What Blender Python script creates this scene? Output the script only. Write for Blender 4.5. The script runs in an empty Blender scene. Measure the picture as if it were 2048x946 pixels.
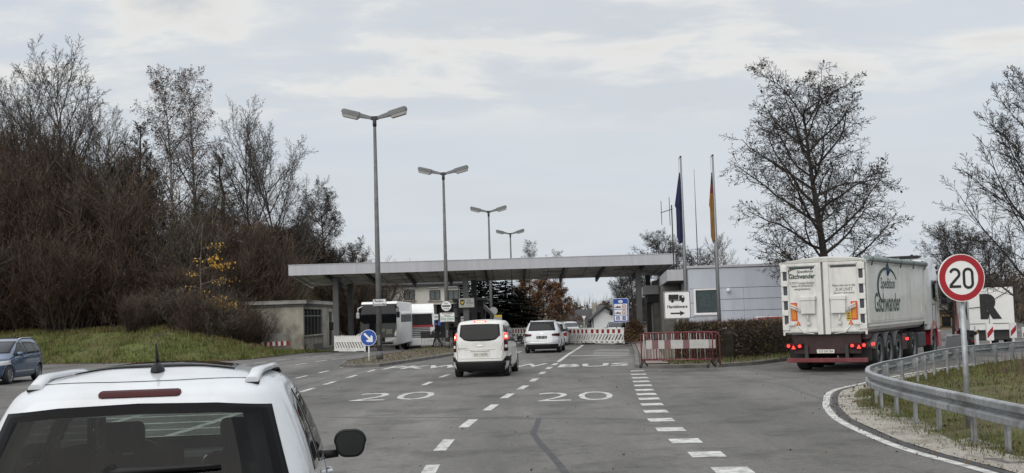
import bpy, bmesh, math, random
from mathutils import Vector, Matrix, noise

R = math.radians
S = bpy.context.scene
COL = S.collection
V = Vector

# ------------------------------------------------------------------ camera
PITCH = math.atan(155 / 2300)
ROLL = 0.03
CAMH = 2.0
cam_d = bpy.data.cameras.new('camera')
cam_d.sensor_width = 36
cam_d.lens = 2300 / 2048 * 36
cam_d.clip_start = 0.1
cam_d.clip_end = 3000
cam = bpy.data.objects.new('camera', cam_d)
COL.objects.link(cam)
CM = Matrix.Rotation(R(90) + PITCH, 4, 'X') @ Matrix.Rotation(-ROLL, 4, 'Z')
cam.matrix_world = Matrix.Translation((0, 0, CAMH)) @ CM
S.camera = cam

# ------------------------------------------------------------------ world, sun, exposure
SUN_EL, SUN_ROT = R(38), R(-150)      # rotation from +Y, towards +X when positive
w = bpy.data.worlds.new('World')
S.world = w
w.use_nodes = True
nt = w.node_tree
nt.nodes.clear()
def N(nt, t, **kw):
    n = nt.nodes.new(t)
    for k, v in kw.items():
        setattr(n, k, v)
    return n
def mth(nt, op, a, b=None, clamp=False):
    n = N(nt, 'ShaderNodeMath', operation=op, use_clamp=clamp)
    for i, x in enumerate((a, b)):
        if x is None: continue
        if isinstance(x, (int, float)): n.inputs[i].default_value = x
        else: nt.links.new(x, n.inputs[i])
    return n.outputs[0]
def mixc(nt, f, a, b, bt='MIX'):
    n = N(nt, 'ShaderNodeMix', data_type='RGBA', blend_type=bt)
    for i, x in ((0, f), (6, a), (7, b)):
        if isinstance(x, (int, float)): n.inputs[i].default_value = x
        elif isinstance(x, tuple): n.inputs[i].default_value = (*x[:3], 1)
        else: nt.links.new(x, n.inputs[i])
    return n.outputs[2]
def ramp(nt, fac, stops, interp='LINEAR'):
    n = N(nt, 'ShaderNodeValToRGB')
    n.color_ramp.interpolation = interp
    els = n.color_ramp.elements
    while len(els) < len(stops): els.new(0.5)
    for e, (p, c) in zip(els, stops):
        e.position = p
        e.color = (*c, 1) if isinstance(c, tuple) else (c, c, c, 1)
    nt.links.new(fac, n.inputs[0])
    return n.outputs[0]
sky = N(nt, 'ShaderNodeTexSky', sky_type='NISHITA', sun_disc=False, sun_elevation=SUN_EL,
        sun_rotation=SUN_ROT, air_density=1.0, dust_density=2.0)
tc = N(nt, 'ShaderNodeTexCoord')
sep = N(nt, 'ShaderNodeSeparateXYZ')
nt.links.new(tc.outputs['Generated'], sep.inputs[0])
zc = mth(nt, 'MAXIMUM', sep.outputs[2], 0.0)
den = mth(nt, 'ADD', zc, 0.10)
cu = mth(nt, 'DIVIDE', sep.outputs[0], den)
cv = mth(nt, 'DIVIDE', sep.outputs[1], den)
comb = N(nt, 'ShaderNodeCombineXYZ')
nt.links.new(mth(nt, 'MULTIPLY', cu, 0.8), comb.inputs[0])
nt.links.new(cv, comb.inputs[1])
n1 = N(nt, 'ShaderNodeTexNoise', noise_dimensions='3D')
n1.inputs['Scale'].default_value = 1.9
n1.inputs['Detail'].default_value = 9
n1.inputs['Roughness'].default_value = 0.56
n1.inputs['Distortion'].default_value = 0.25
mp = N(nt, 'ShaderNodeMapping')
mp.inputs['Location'].default_value = (3.55, 1.1, 0)
nt.links.new(comb.outputs[0], mp.inputs[0])
nt.links.new(mp.outputs[0], n1.inputs['Vector'])
n2 = N(nt, 'ShaderNodeTexNoise')
n2.inputs['Scale'].default_value = 0.7
n2.inputs['Detail'].default_value = 5
mp2 = N(nt, 'ShaderNodeMapping')
mp2.inputs['Location'].default_value = (9.1, 4.2, 3)
nt.links.new(comb.outputs[0], mp2.inputs[0])
nt.links.new(mp2.outputs[0], n2.inputs['Vector'])
base = ramp(nt, n2.outputs[0], [(0.3, (0.545, 0.59, 0.655)), (0.5, (0.585, 0.62, 0.66)), (0.7, (0.56, 0.585, 0.62))])
cl = ramp(nt, n1.outputs[0], [(0.45, 0.0), (0.52, 0.55), (0.60, 1.0)])
ccol = ramp(nt, n1.outputs[0], [(0.46, (0.64, 0.655, 0.67)), (0.55, (0.775, 0.76, 0.72)), (0.62, (0.70, 0.685, 0.66)), (0.70, (0.55, 0.565, 0.58))])
# clouds only in a band above the horizon, clear haze low down
band = ramp(nt, zc, [(0.150, 0.0), (0.195, 0.9), (0.36, 0.9), (0.5, 0.6)])
cf = mth(nt, 'MULTIPLY', cl, band)
colr = mixc(nt, cf, base, ccol)
# overcast sky brightens towards the zenith
zen = ramp(nt, zc, [(0.0, 1.0), (0.30, 1.0), (0.60, 2.4 / 3), (1.0, 1.0)])
zfac = N(nt, 'ShaderNodeMapRange')
zfac.inputs[1].default_value = 0.30; zfac.inputs[2].default_value = 0.85
zfac.inputs[3].default_value = 10.0; zfac.inputs[4].default_value = 17.0
nt.links.new(zc, zfac.inputs[0])
vm = N(nt, 'ShaderNodeVectorMath', operation='SCALE')
nt.links.new(colr, vm.inputs[0])
nt.links.new(zfac.outputs[0], vm.inputs['Scale'])
fin = mixc(nt, 0.93, sky.outputs[0], vm.outputs[0])
bg = N(nt, 'ShaderNodeBackground')
bg.inputs[1].default_value = 0.1
nt.links.new(fin, bg.inputs[0])
wo = N(nt, 'ShaderNodeOutputWorld')
nt.links.new(bg.outputs[0], wo.inputs[0])

sl = bpy.data.lights.new('sun', 'SUN')
sl.energy = 1.5
sl.angle = R(80)
sl.color = (1, 0.95, 0.88)
so = bpy.data.objects.new('sun', sl)
COL.objects.link(so)
sd = V((math.sin(SUN_ROT) * math.cos(SUN_EL), math.cos(SUN_ROT) * math.cos(SUN_EL), math.sin(SUN_EL)))
so.rotation_euler = sd.to_track_quat('Z', 'Y').to_euler()
so.location = sd * 100
S.view_settings.view_transform = 'Standard'
S.view_settings.look = 'None'
S.view_settings.gamma = 1
S.view_settings.exposure = 0.2
S.view_settings.use_curve_mapping = False
S.cycles.max_bounces = 8
S.cycles.transparent_max_bounces = 24
S.cycles.caustics_reflective = False
S.cycles.caustics_refractive = False

# ------------------------------------------------------------------ measuring helpers (photo pixel -> place)
def ray(px, py):
    return CM.to_3x3() @ V(((px - 1024) / 2300, -(py - 473) / 2300, -1))
def G(px, py, z=0.0):
    d = ray(px, py); t = (z - CAMH) / d.z
    return V((d.x * t, d.y * t, z))
def D(px, py, Y):
    d = ray(px, py); t = Y / d.y
    return V((d.x * t, Y, CAMH + d.z * t))

# ------------------------------------------------------------------ materials
MATS = {}
def mat(name, col, rough=0.6, metal=0.0, var=0.12, scale=3.0, bump=0.0, bscale=40.0, coat=0.0, spec=0.5,
        emit=None, estr=0.0, stain=None, stain_amt=0.0, stain_scale=1.2, coords='Object', stretch=None, slo=0.48):
    if name in MATS: return MATS[name]
    m = bpy.data.materials.new(name); m.use_nodes = True
    t = m.node_tree; b = t.nodes['Principled BSDF']
    c = N(t, 'ShaderNodeTexCoord')
    vec = c.outputs[coords]
    if stretch:
        mpn = N(t, 'ShaderNodeMapping'); mpn.inputs['Scale'].default_value = stretch
        t.links.new(vec, mpn.inputs[0]); vec = mpn.outputs[0]
    n = N(t, 'ShaderNodeTexNoise'); n.inputs['Scale'].default_value = scale; n.inputs['Detail'].default_value = 6
    t.links.new(vec, n.inputs['Vector'])
    lo = tuple(x * (1 - var) for x in col); hi = tuple(min(1, x * (1 + var)) for x in col)
    out = ramp(t, n.outputs[0], [(0.3, lo), (0.7, hi)])
    if stain:
        n3 = N(t, 'ShaderNodeTexNoise'); n3.inputs['Scale'].default_value = stain_scale; n3.inputs['Detail'].default_value = 8
        n3.inputs['Roughness'].default_value = 0.65
        t.links.new(vec, n3.inputs['Vector'])
        f = ramp(t, n3.outputs[0], [(slo, 0.0), (slo + 0.18, stain_amt)])
        out = mixc(t, f, out, stain)
    t.links.new(out, b.inputs['Base Color'])
    b.inputs['Roughness'].default_value = rough
    b.inputs['Metallic'].default_value = metal
    b.inputs['Specular IOR Level'].default_value = spec
    b.inputs['Coat Weight'].default_value = coat
    b.inputs['Coat Roughness'].default_value = 0.06
    if emit:
        b.inputs['Emission Color'].default_value = (*emit, 1); b.inputs['Emission Strength'].default_value = estr
    if bump:
        n4 = N(t, 'ShaderNodeTexNoise'); n4.inputs['Scale'].default_value = bscale; n4.inputs['Detail'].default_value = 5
        t.links.new(vec, n4.inputs['Vector'])
        bp = N(t, 'ShaderNodeBump'); bp.inputs['Strength'].default_value = bump; bp.inputs['Distance'].default_value = 0.02
        t.links.new(n4.outputs[0], bp.inputs['Height']); t.links.new(bp.outputs[0], b.inputs['Normal'])
    MATS[name] = m
    return m

white_paint = mat('white_paint', (0.58, 0.60, 0.625), 0.28, var=0.04, scale=2.0, coat=0.8, stain=(0.48, 0.48, 0.47), stain_amt=0.5, stain_scale=2.5)
dirty_white = mat('dirty_white_paint', (0.63, 0.63, 0.61), 0.4, var=0.05, coat=0.3, stain=(0.36, 0.34, 0.29), stain_amt=0.5, stain_scale=1.3, stretch=(1.6, 1.6, 0.6))
silver_paint = mat('silver_paint', (0.42, 0.44, 0.46), 0.3, 0.35, var=0.03, coat=0.5)
coach_white = mat('coach_white', (0.80, 0.80, 0.79), 0.55, var=0.03, spec=0.3)
blue_paint = mat('blue_paint', (0.045, 0.088, 0.165), 0.25, 0.3, var=0.05, coat=1.0)
red_paint = mat('red_paint', (0.38, 0.015, 0.03), 0.3, var=0.05, coat=0.8)
dark_red = mat('dark_red_frame', (0.030, 0.006, 0.008), 0.55, var=0.25, stain=(0.05, 0.04, 0.035), stain_amt=0.6)
glass_dark = mat('dark_glass', (0.008, 0.009, 0.010), 0.06, var=0.2, spec=0.28)
black_plastic = mat('black_plastic', (0.014, 0.014, 0.015), 0.5, var=0.15, spec=0.25)
grey_plastic = mat('grey_plastic', (0.12, 0.125, 0.13), 0.5, var=0.1)
rubber = mat('rubber', (0.02, 0.02, 0.02), 0.8, var=0.3, bump=0.2, bscale=60)
alloy = mat('alloy', (0.35, 0.36, 0.37), 0.35, 0.8, var=0.1)
chrome = mat('chrome', (0.65, 0.66, 0.68), 0.15, 1.0, var=0.03)
red_lamp = mat('red_lamp', (0.25, 0.008, 0.008), 0.15, var=0.15, coat=1)
red_lamp_dark = mat('smoked_red_lamp', (0.045, 0.004, 0.005), 0.3, var=0.15, spec=0.2)
red_lit = mat('lit_red_lamp', (0.8, 0.03, 0.02), 0.2, var=0.0, emit=(1.0, 0.05, 0.04), estr=1.6)
hot_lit = mat('hot_brake_lamp', (1.0, 0.3, 0.2), 0.2, var=0.0, emit=(1.0, 0.42, 0.30), estr=2.6)
clear_lamp = mat('clear_lamp', (0.6, 0.62, 0.64), 0.12, var=0.05, coat=1)
plate_white = mat('plate_white', (0.62, 0.62, 0.57), 0.4, var=0.04)
galv = mat('galvanised_steel', (0.36, 0.375, 0.39), 0.48, 0.6, var=0.22, scale=9, bump=0.05, stain=(0.17, 0.165, 0.155), stain_amt=0.65, stain_scale=2.2)
pole_grey = mat('weathered_pole', (0.13, 0.132, 0.132), 0.55, 0.3, var=0.3, scale=5, stain=(0.10, 0.10, 0.095), stain_amt=0.7, stain_scale=2.5)
lamp_grey = mat('lamp_housing_grey', (0.15, 0.155, 0.16), 0.5, 0.1, var=0.1)
lamp_diff = mat('lamp_diffuser', (0.26, 0.26, 0.255), 0.25, var=0.08)
sign_white = mat('sign_white', (0.78, 0.78, 0.78), 0.4, var=0.03)
sign_black = mat('sign_black', (0.012, 0.012, 0.013), 0.5, var=0.1)
barrier_red = mat('barrier_red', (0.22, 0.018, 0.022), 0.5, var=0.1)
sign_red = mat('sign_red', (0.34, 0.012, 0.020), 0.4, var=0.06)
sign_blue = mat('sign_blue', (0.012, 0.07, 0.34), 0.35, var=0.06)
sign_grey = mat('sign_back_grey', (0.33, 0.34, 0.34), 0.5, 0.2, var=0.08)
ink_green = mat('dark_green_ink', (0.012, 0.045, 0.028), 0.5, var=0.1)
ink_blue = mat('blue_ink', (0.02, 0.06, 0.14), 0.5, var=0.1)
ink_grey = mat('grey_ink', (0.10, 0.105, 0.11), 0.5, var=0.2)
orange_refl = mat('orange_reflector', (0.62, 0.22, 0.01), 0.35, var=0.1)
red_refl = mat('red_reflector', (0.55, 0.06, 0.025), 0.35, var=0.1)
yellow_paint = mat('yellow_paint', (0.55, 0.38, 0.03), 0.5, var=0.1)
concrete = mat('stained_concrete', (0.40, 0.375, 0.32), 0.85, var=0.15, scale=2, stain=(0.085, 0.08, 0.072), stain_amt=0.8, stain_scale=0.7, bump=0.2, bscale=25, stretch=(1.4, 1.4, 0.8))
concrete_dark = mat('dark_concrete', (0.15, 0.145, 0.135), 0.85, var=0.25, scale=2, bump=0.2, bscale=25)
kerb_mat = mat('kerb_stone', (0.135, 0.13, 0.12), 0.85, var=0.25, scale=2.5, stain=(0.07, 0.07, 0.06), stain_amt=0.7, bump=0.2)
fascia_m = mat('fascia_metal', (0.42, 0.425, 0.455), 0.5, 0.05, var=0.06, scale=1.2, stain=(0.24, 0.24, 0.245), stain_amt=0.18, stain_scale=1.6, stretch=(2.5, 1, 0.35))
soffit_m = mat('soffit_panels', (0.62, 0.61, 0.58), 0.7, var=0.2, scale=0.7, stain=(0.16, 0.155, 0.15), stain_amt=0.7, stain_scale=0.9)
column_m = mat('column_grey', (0.095, 0.095, 0.097), 0.6, var=0.12)
dark_steel = mat('dark_steel', (0.03, 0.03, 0.032), 0.6, var=0.2)
cladding = mat('blue_grey_cladding', (0.47, 0.505, 0.57), 0.45, 0.05, var=0.05, scale=0.8, stain=(0.33, 0.35, 0.38), stain_amt=0.25, stain_scale=1.3, stretch=(2.2, 1, 0.4))
gap_dark = mat('shadow_gap', (0.06, 0.065, 0.075), 0.8, var=0.1)
frame_white = mat('white_frame', (0.74, 0.74, 0.74), 0.45, var=0.03)
curtain_m = mat('grey_curtain', (0.16, 0.18, 0.19), 0.9, var=0.15, scale=6)
render_cream = mat('cream_render', (0.72, 0.70, 0.63), 0.9, var=0.06, scale=1.5)
render_white = mat('white_render', (0.76, 0.77, 0.78), 0.9, var=0.04)
roof_dark = mat('dark_roof_tiles', (0.045, 0.043, 0.045), 0.8, var=0.3, scale=4, bump=0.4, bscale=8)
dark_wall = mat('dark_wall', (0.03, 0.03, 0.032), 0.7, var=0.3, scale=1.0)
plastic_white = mat('white_barrier_plastic', (0.72, 0.72, 0.71), 0.5, var=0.06, stain=(0.45, 0.44, 0.42), stain_amt=0.4)
rusty_red = mat('rusty_red_paint', (0.14, 0.022, 0.028), 0.6, var=0.3, scale=5, stain=(0.16, 0.10, 0.08), stain_amt=0.6)
faded_red = mat('faded_red_board', (0.16, 0.085, 0.082), 0.7, var=0.15, scale=5)
faded_white = mat('faded_white_board', (0.40, 0.39, 0.375), 0.7, var=0.1, scale=5)
bark_dark = mat('dark_bark', (0.032, 0.027, 0.023), 0.9, var=0.35, scale=4)
bark_grey = mat('grey_bark', (0.105, 0.092, 0.078), 0.9, var=0.35, scale=3)
twig_grey = mat('grey_brown_twigs', (0.055, 0.046, 0.039), 0.9, var=0.4, scale=1.5)
bark_birch = mat('birch_bark', (0.30, 0.28, 0.25), 0.85, var=0.3, scale=2, stain=(0.05, 0.045, 0.04), stain_amt=0.9, stain_scale=3, stretch=(1, 1, 4))
twig_red = mat('red_brown_twigs', (0.080, 0.054, 0.038), 0.9, var=0.4, scale=1.2)
leaf_dark = mat('dry_dark_leaves', (0.045, 0.032, 0.024), 0.9, var=0.5, scale=1.5)
leaf_rust = mat('rust_leaves', (0.125, 0.060, 0.026), 0.85, var=0.5, scale=1.2)
leaf_yellow = mat('yellow_leaves', (0.42, 0.24, 0.03), 0.8, var=0.35, scale=1.5)
leaf_olive = mat('olive_leaves', (0.120, 0.096, 0.030), 0.85, var=0.4, scale=1.2)
leaf_brown = mat('brown_leaves', (0.076, 0.050, 0.031), 0.9, var=0.5, scale=1.0)
conifer_m = mat('conifer_needles', (0.008, 0.013, 0.008), 0.95, var=0.4, scale=1.5, spec=0.1)
hedge_m = mat('hedge_leaves', (0.060, 0.046, 0.030), 0.9, var=0.5, scale=2.0)
skin_m = mat('skin', (0.45, 0.28, 0.20), 0.6, var=0.05)
cloth_dark = mat('dark_clothing', (0.02, 0.02, 0.024), 0.85, var=0.3)
cloth_pale = mat('pale_clothing', (0.50, 0.40, 0.34), 0.85, var=0.15)
cloth_white = mat('white_clothing', (0.72, 0.74, 0.78), 0.85, var=0.08)
hair_m = mat('dark_hair', (0.02, 0.014, 0.01), 0.7, var=0.3)
litter_leaf = mat('fallen_brown_leaves', (0.11, 0.066, 0.03), 0.9, var=0.5, scale=1.0)
eu_blue = mat('flag_blue', (0.006, 0.010, 0.052), 0.8, var=0.15)
flag_red = mat('flag_red', (0.12, 0.014, 0.016), 0.8, var=0.15)
flag_gold = mat('flag_gold', (0.20, 0.098, 0.018), 0.8, var=0.15)
seat_m = mat('seat_fabric', (0.022, 0.022, 0.025), 0.9, var=0.2, scale=8)

def glass_mat(name, tint):
    m = bpy.data.materials.new(name); m.use_nodes = True
    t = m.node_tree; t.nodes.clear()
    tr = N(t, 'ShaderNodeBsdfTransparent'); tr.inputs[0].default_value = (*tint, 1)
    gl = N(t, 'ShaderNodeBsdfGlossy'); gl.inputs['Roughness'].default_value = 0.03
    geo = N(t, 'ShaderNodeNewGeometry'); dp = N(t, 'ShaderNodeVectorMath', operation='DOT_PRODUCT')
    t.links.new(geo.outputs['Normal'], dp.inputs[0]); t.links.new(geo.outputs['Incoming'], dp.inputs[1])
    k_ = mth(t, 'SUBTRACT', 1.0, mth(t, 'ABSOLUTE', dp.outputs['Value']), True)
    frs = mth(t, 'ADD', mth(t, 'MULTIPLY', mth(t, 'POWER', k_, 5.0), 0.7), 0.018)      # Schlick, same from both sides
    c = N(t, 'ShaderNodeTexCoord'); nz = N(t, 'ShaderNodeTexNoise'); nz.inputs['Scale'].default_value = 2.2; nz.inputs['Detail'].default_value = 4
    mpn = N(t, 'ShaderNodeMapping'); mpn.inputs['Rotation'].default_value = (0, 0.6, 0.2); mpn.inputs['Scale'].default_value = (2.0, 1, 0.8)
    t.links.new(c.outputs['Object'], mpn.inputs[0]); t.links.new(mpn.outputs[0], nz.inputs['Vector'])
    film = N(t, 'ShaderNodeBsdfDiffuse'); film.inputs[0].default_value = (0.20, 0.19, 0.175, 1)
    f = ramp(t, nz.outputs[0], [(0.45, 0.0), (0.75, 0.05)])      # road dust on the pane
    mx0 = N(t, 'ShaderNodeMixShader'); t.links.new(f, mx0.inputs[0]); t.links.new(tr.outputs[0], mx0.inputs[1]); t.links.new(film.outputs[0], mx0.inputs[2])
    mx = N(t, 'ShaderNodeMixShader'); t.links.new(frs, mx.inputs[0]); t.links.new(mx0.outputs[0], mx.inputs[1]); t.links.new(gl.outputs[0], mx.inputs[2])
    o = N(t, 'ShaderNodeOutputMaterial'); t.links.new(mx.outputs[0], o.inputs[0])
    MATS[name] = m
    return m
car_glass = glass_mat('tinted_car_glass', (0.33, 0.37, 0.355))
car_glass_clear = glass_mat('clear_car_glass', (0.84, 0.90, 0.86))

def asphalt_mat():
    m = bpy.data.materials.new('asphalt'); m.use_nodes = True
    t = m.node_tree; b = t.nodes['Principled BSDF']; c = N(t, 'ShaderNodeTexCoord'); P = c.outputs['Object']
    def nz(s, d=6, r=0.6, st=None):
        n = N(t, 'ShaderNodeTexNoise'); n.inputs['Scale'].default_value = s; n.inputs['Detail'].default_value = d; n.inputs['Roughness'].default_value = r
        v = P
        if st:
            mpn = N(t, 'ShaderNodeMapping'); mpn.inputs['Scale'].default_value = st; t.links.new(P, mpn.inputs[0]); v = mpn.outputs[0]
        t.links.new(v, n.inputs['Vector']); return n.outputs[0]
    base = ramp(t, nz(0.16, 5, 0.55), [(0.3, (0.108, 0.104, 0.098)), (0.7, (0.158, 0.152, 0.142))])
    g = ramp(t, nz(38, 3, 0.8), [(0.28, 0.50), (0.72, 1.55)])
    base = mixc(t, 1.0, base, g, 'MULTIPLY')
    g2 = ramp(t, nz(7, 5, 0.75), [(0.32, 0.80), (0.68, 1.18)])
    base = mixc(t, 1.0, base, g2, 'MULTIPLY')
    tracks = ramp(t, nz(0.5, 4, 0.5, (1, 0.06, 1)), [(0.35, 0.74), (0.65, 1.14)])
    base = mixc(t, 1.0, base, tracks, 'MULTIPLY')
    pat = ramp(t, nz(0.55, 8, 0.72), [(0.50, 1.0), (0.61, 0.66)])
    base = mixc(t, 1.0, base, ramp(t, nz(2.6, 4, 0.6), [(0.70, 1.0), (0.76, 0.55)]), 'MULTIPLY')
    base = mixc(t, 1.0, base, ramp(t, nz(1.1, 5, 0.6, (1.0, 0.22, 1)), [(0.38, 1.10), (0.60, 0.94)]), 'MULTIPLY')
    base = mixc(t, 1.0, base, pat, 'MULTIPLY')
    t.links.new(base, b.inputs['Base Color']); b.inputs['Roughness'].default_value = 0.85
    b.inputs['Specular IOR Level'].default_value = 0.35
    bp = N(t, 'ShaderNodeBump'); bp.inputs['Strength'].default_value = 0.35; bp.inputs['Distance'].default_value = 0.01
    t.links.new(nz(60, 3, 0.7), bp.inputs['Height']); t.links.new(bp.outputs[0], b.inputs['Normal'])
    return m
asphalt = asphalt_mat()
tar = mat('tar_seam', (0.045, 0.045, 0.046), 0.75, var=0.3, scale=3)
road_paint = mat('worn_road_paint', (0.56, 0.56, 0.535), 0.7, var=0.10, scale=3, stain=(0.20, 0.195, 0.185), stain_amt=0.8, stain_scale=4.5, bump=0.15, slo=0.43)
road_paint_worn = mat('faded_road_paint', (0.34, 0.335, 0.32), 0.75, var=0.2, scale=3, stain=(0.15, 0.148, 0.14), stain_amt=0.8, stain_scale=3)
gravel = mat('pale_gravel', (0.34, 0.32, 0.28), 0.95, var=0.6, scale=42, stain=(0.10, 0.085, 0.055), stain_amt=0.75, stain_scale=1.6, bump=0.9, bscale=50)
grass_m = mat('grass_ground', (0.078, 0.076, 0.022), 0.95, var=0.4, scale=2.5, stain=(0.10, 0.072, 0.036), stain_amt=0.8, stain_scale=0.8, bump=0.5, bscale=20)
grass_bank_m = mat('grass_bank_ground', (0.085, 0.098, 0.022), 0.95, var=0.35, scale=1.5, stain=(0.085, 0.062, 0.030), stain_amt=0.75, stain_scale=0.35, bump=0.5, bscale=12)
blade_m = mat('grass_blades', (0.090, 0.108, 0.022), 0.9, var=0.45, scale=1.1, stain=(0.15, 0.12, 0.055), stain_amt=0.8, stain_scale=0.7)
litter_m = mat('leaf_litter', (0.045, 0.035, 0.024), 0.95, var=0.5, scale=1.5, bump=0.5, bscale=10)
soil_m = mat('brown_soil', (0.10, 0.080, 0.055), 0.95, var=0.4, scale=3, stain=(0.06, 0.065, 0.025), stain_amt=0.6, bump=0.6, bscale=15)

# ------------------------------------------------------------------ object helpers
def tag(o, label=None, cat=None, group=None, kind=None):
    if label: o['label'] = label
    if cat: o['category'] = cat
    if group: o['group'] = group
    if kind: o['kind'] = kind
    return o
def thing(name, label, cat, loc=(0, 0, 0), rz=0.0, group=None, scale=1.0):
    o = bpy.data.objects.new(name, None); COL.objects.link(o)
    o.location = loc; o.rotation_euler = (0, 0, rz); o.scale = (scale,) * 3
    o.empty_display_size = 0.2
    return tag(o, label, cat, group)
def link(name, me, parent=None):
    o = bpy.data.objects.new(name, me); COL.objects.link(o)
    if parent: o.parent = parent
    return o
def kids(o): return [c for c in bpy.data.objects if c.parent == o]
def dup(src, loc=None, rz=None, label=None, group=None, scale=None):
    def cp(o, parent):
        c = o.copy(); COL.objects.link(c)
        if parent: c.parent = parent
        for ch in kids(o): cp(ch, c)
        return c
    r = cp(src, None)
    if loc is not None: r.location = loc
    if rz is not None: r.rotation_euler = (0, 0, rz)
    if scale is not None: r.scale = (scale,) * 3 if isinstance(scale, (int, float)) else scale
    if label: r['label'] = label
    if group: r['group'] = group
    return r

FACE = Matrix(((1, 0, 0, 0), (0, 0, -1, 0), (0, 1, 0, 0), (0, 0, 0, 1)))   # local x right, y up, z towards -Y

class MB:
    def __init__(s): s.bm = bmesh.new(); s.m = 0; s.smooth = False
    def _fin(s, faces):
        for f in faces: f.material_index = s.m; f.smooth = s.smooth
    def box(s, c, size, rot=None, bev=0.0, m=None):
        if m is not None: s.m = m
        M = Matrix.Translation(c) @ (rot.to_4x4() if rot else Matrix()) @ Matrix.Diagonal((*size, 1))
        r = bmesh.ops.create_cube(s.bm, size=1, matrix=M)
        vs = r['verts']
        fs = set(f for v in vs for f in v.link_faces)
        if bev:
            es = list(set(e for v in vs for e in v.link_edges))
            rr = bmesh.ops.bevel(s.bm, geom=es, offset=bev, segments=2, affect='EDGES', profile=0.5)
            fs = set(f for v in rr['verts'] for f in v.link_faces) | set(f for f in fs if f.is_valid)
        s._fin(fs); return s
    def span(s, a, b, bev=0.0, m=None):
        a, b = V(a), V(b)
        return s.box((a + b) / 2, [abs(x) for x in (b - a)], None, bev, m)
    def tube(s, pts, r, n=8, cap=True, m=None, closed=False):
        if m is not None: s.m = m
        pts = [V(p) for p in pts]; K = len(pts)
        rs = r if isinstance(r, (list, tuple)) else [r] * K
        rings = []; up = None
        for i, p in enumerate(pts):
            a = pts[(i - 1) % K] if (i or closed) else p
            b = pts[(i + 1) % K] if (i < K - 1 or closed) else p
            t = (b - a).normalized()
            if up is None:
                up = t.orthogonal().normalized()
            up = (up - t * up.dot(t))
            up = up.normalized() if up.length > 1e-6 else t.orthogonal().normalized()
            bi = t.cross(up)
            rings.append([s.bm.verts.new(p + (up * math.cos(6.28318 * k / n) + bi * math.sin(6.28318 * k / n)) * rs[i]) for k in range(n)])
        fs = []
        for i in range(K if closed else K - 1):
            A, B = rings[i], rings[(i + 1) % K]
            for k in range(n):
                f = s.bm.faces.new((A[k], A[(k + 1) % n], B[(k + 1) % n], B[k])); fs.append(f)
        s._fin(fs)
        for f in fs: f.smooth = n > 4
        if cap and not closed:
            cf = [s.bm.faces.new(rings[0][::-1]), s.bm.faces.new(rings[-1])]
            for f in cf: f.material_index = s.m
        return s
    def cyl(s, a, b, r, n=16, m=None): return s.tube([a, b], r, n, True, m)
    def prism(s, poly, z0, z1, M=Matrix(), m=None):
        if m is not None: s.m = m
        lo = [s.bm.verts.new(M @ V((x, y, z0))) for x, y in poly]
        hi = [s.bm.verts.new(M @ V((x, y, z1))) for x, y in poly]
        n = len(poly); fs = [s.bm.faces.new(hi), s.bm.faces.new(lo[::-1])]
        for i in range(n):
            fs.append(s.bm.faces.new((lo[i], lo[(i + 1) % n], hi[(i + 1) % n], hi[i])))
        s._fin(fs); return s
    def poly(s, pts, m=None):
        if m is not None: s.m = m
        f = s.bm.faces.new([s.bm.verts.new(V(p)) for p in pts]); s._fin([f]); return s
    def lathe(s, prof, n, M=Matrix(), m=None, smooth=True):
        if m is not None: s.m = m
        rings = [[s.bm.verts.new(M @ V((r * math.cos(6.28318 * k / n), r * math.sin(6.28318 * k / n), z))) for k in range(n)] for r, z in prof]
        fs = []
        for A, B in zip(rings, rings[1:]):
            for k in range(n):
                fs.append(s.bm.faces.new((A[k], A[(k + 1) % n], B[(k + 1) % n], B[k])))
        s._fin(fs)
        for f in fs: f.smooth = smooth
        return s
    def build(s, name, mats, parent=None, recalc=True, bevel=0):
        if recalc: bmesh.ops.recalc_face_normals(s.bm, faces=s.bm.faces)
        me = bpy.data.meshes.new(name); s.bm.to_mesh(me); s.bm.free()
        for x in (mats if isinstance(mats, (list, tuple)) else [mats]): me.materials.append(x)
        o = link(name, me, parent)
        return o

def disc(r, n=40): return [(r * math.cos(6.28318 * k / n), r * math.sin(6.28318 * k / n)) for k in range(n)]
def rrect(w, h, r, k=5):
    P = []
    for cx, cy, a0 in ((w / 2 - r, h / 2 - r, 0), (-w / 2 + r, h / 2 - r, 90), (-w / 2 + r, -h / 2 + r, 180), (w / 2 - r, -h / 2 + r, 270)):
        for i in range(k + 1):
            a = R(a0 + 90 * i / k); P.append((cx + r * math.cos(a), cy + r * math.sin(a)))
    return P

def text(body, w, h, M, m, parent, name='lettering', bold=0.0, depth=0.002, shear=0.0):
    """flat lettering fitted into w x h, centred on M's origin, in M's local xy plane"""
    cu = bpy.data.curves.new(name, 'FONT'); cu.body = body; cu.size = 1; cu.offset = bold; cu.extrude = 0.0
    cu.align_x = 'CENTER'; cu.resolution_u = 3; cu.shear = shear; cu.space_line = 0.95
    ob = bpy.data.objects.new('tmp', cu); COL.objects.link(ob)
    bpy.context.view_layer.update()
    me = bpy.data.meshes.new_from_object(ob.evaluated_get(bpy.context.evaluated_depsgraph_get()))
    bpy.data.objects.remove(ob); bpy.data.curves.remove(cu)
    xs = [v.co.x for v in me.vertices]; ys = [v.co.y for v in me.vertices]
    if not xs: return None
    x0, x1, y0, y1 = min(xs), max(xs), min(ys), max(ys)
    sx, sy = w / (x1 - x0), h / (y1 - y0)
    for v in me.vertices:
        v.co = M @ V(((v.co.x - (x0 + x1) / 2) * sx, (v.co.y - (y0 + y1) / 2) * sy, depth))
    me.materials.clear(); me.materials.append(m); me.name = name
    return link(name, me, parent)
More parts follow.
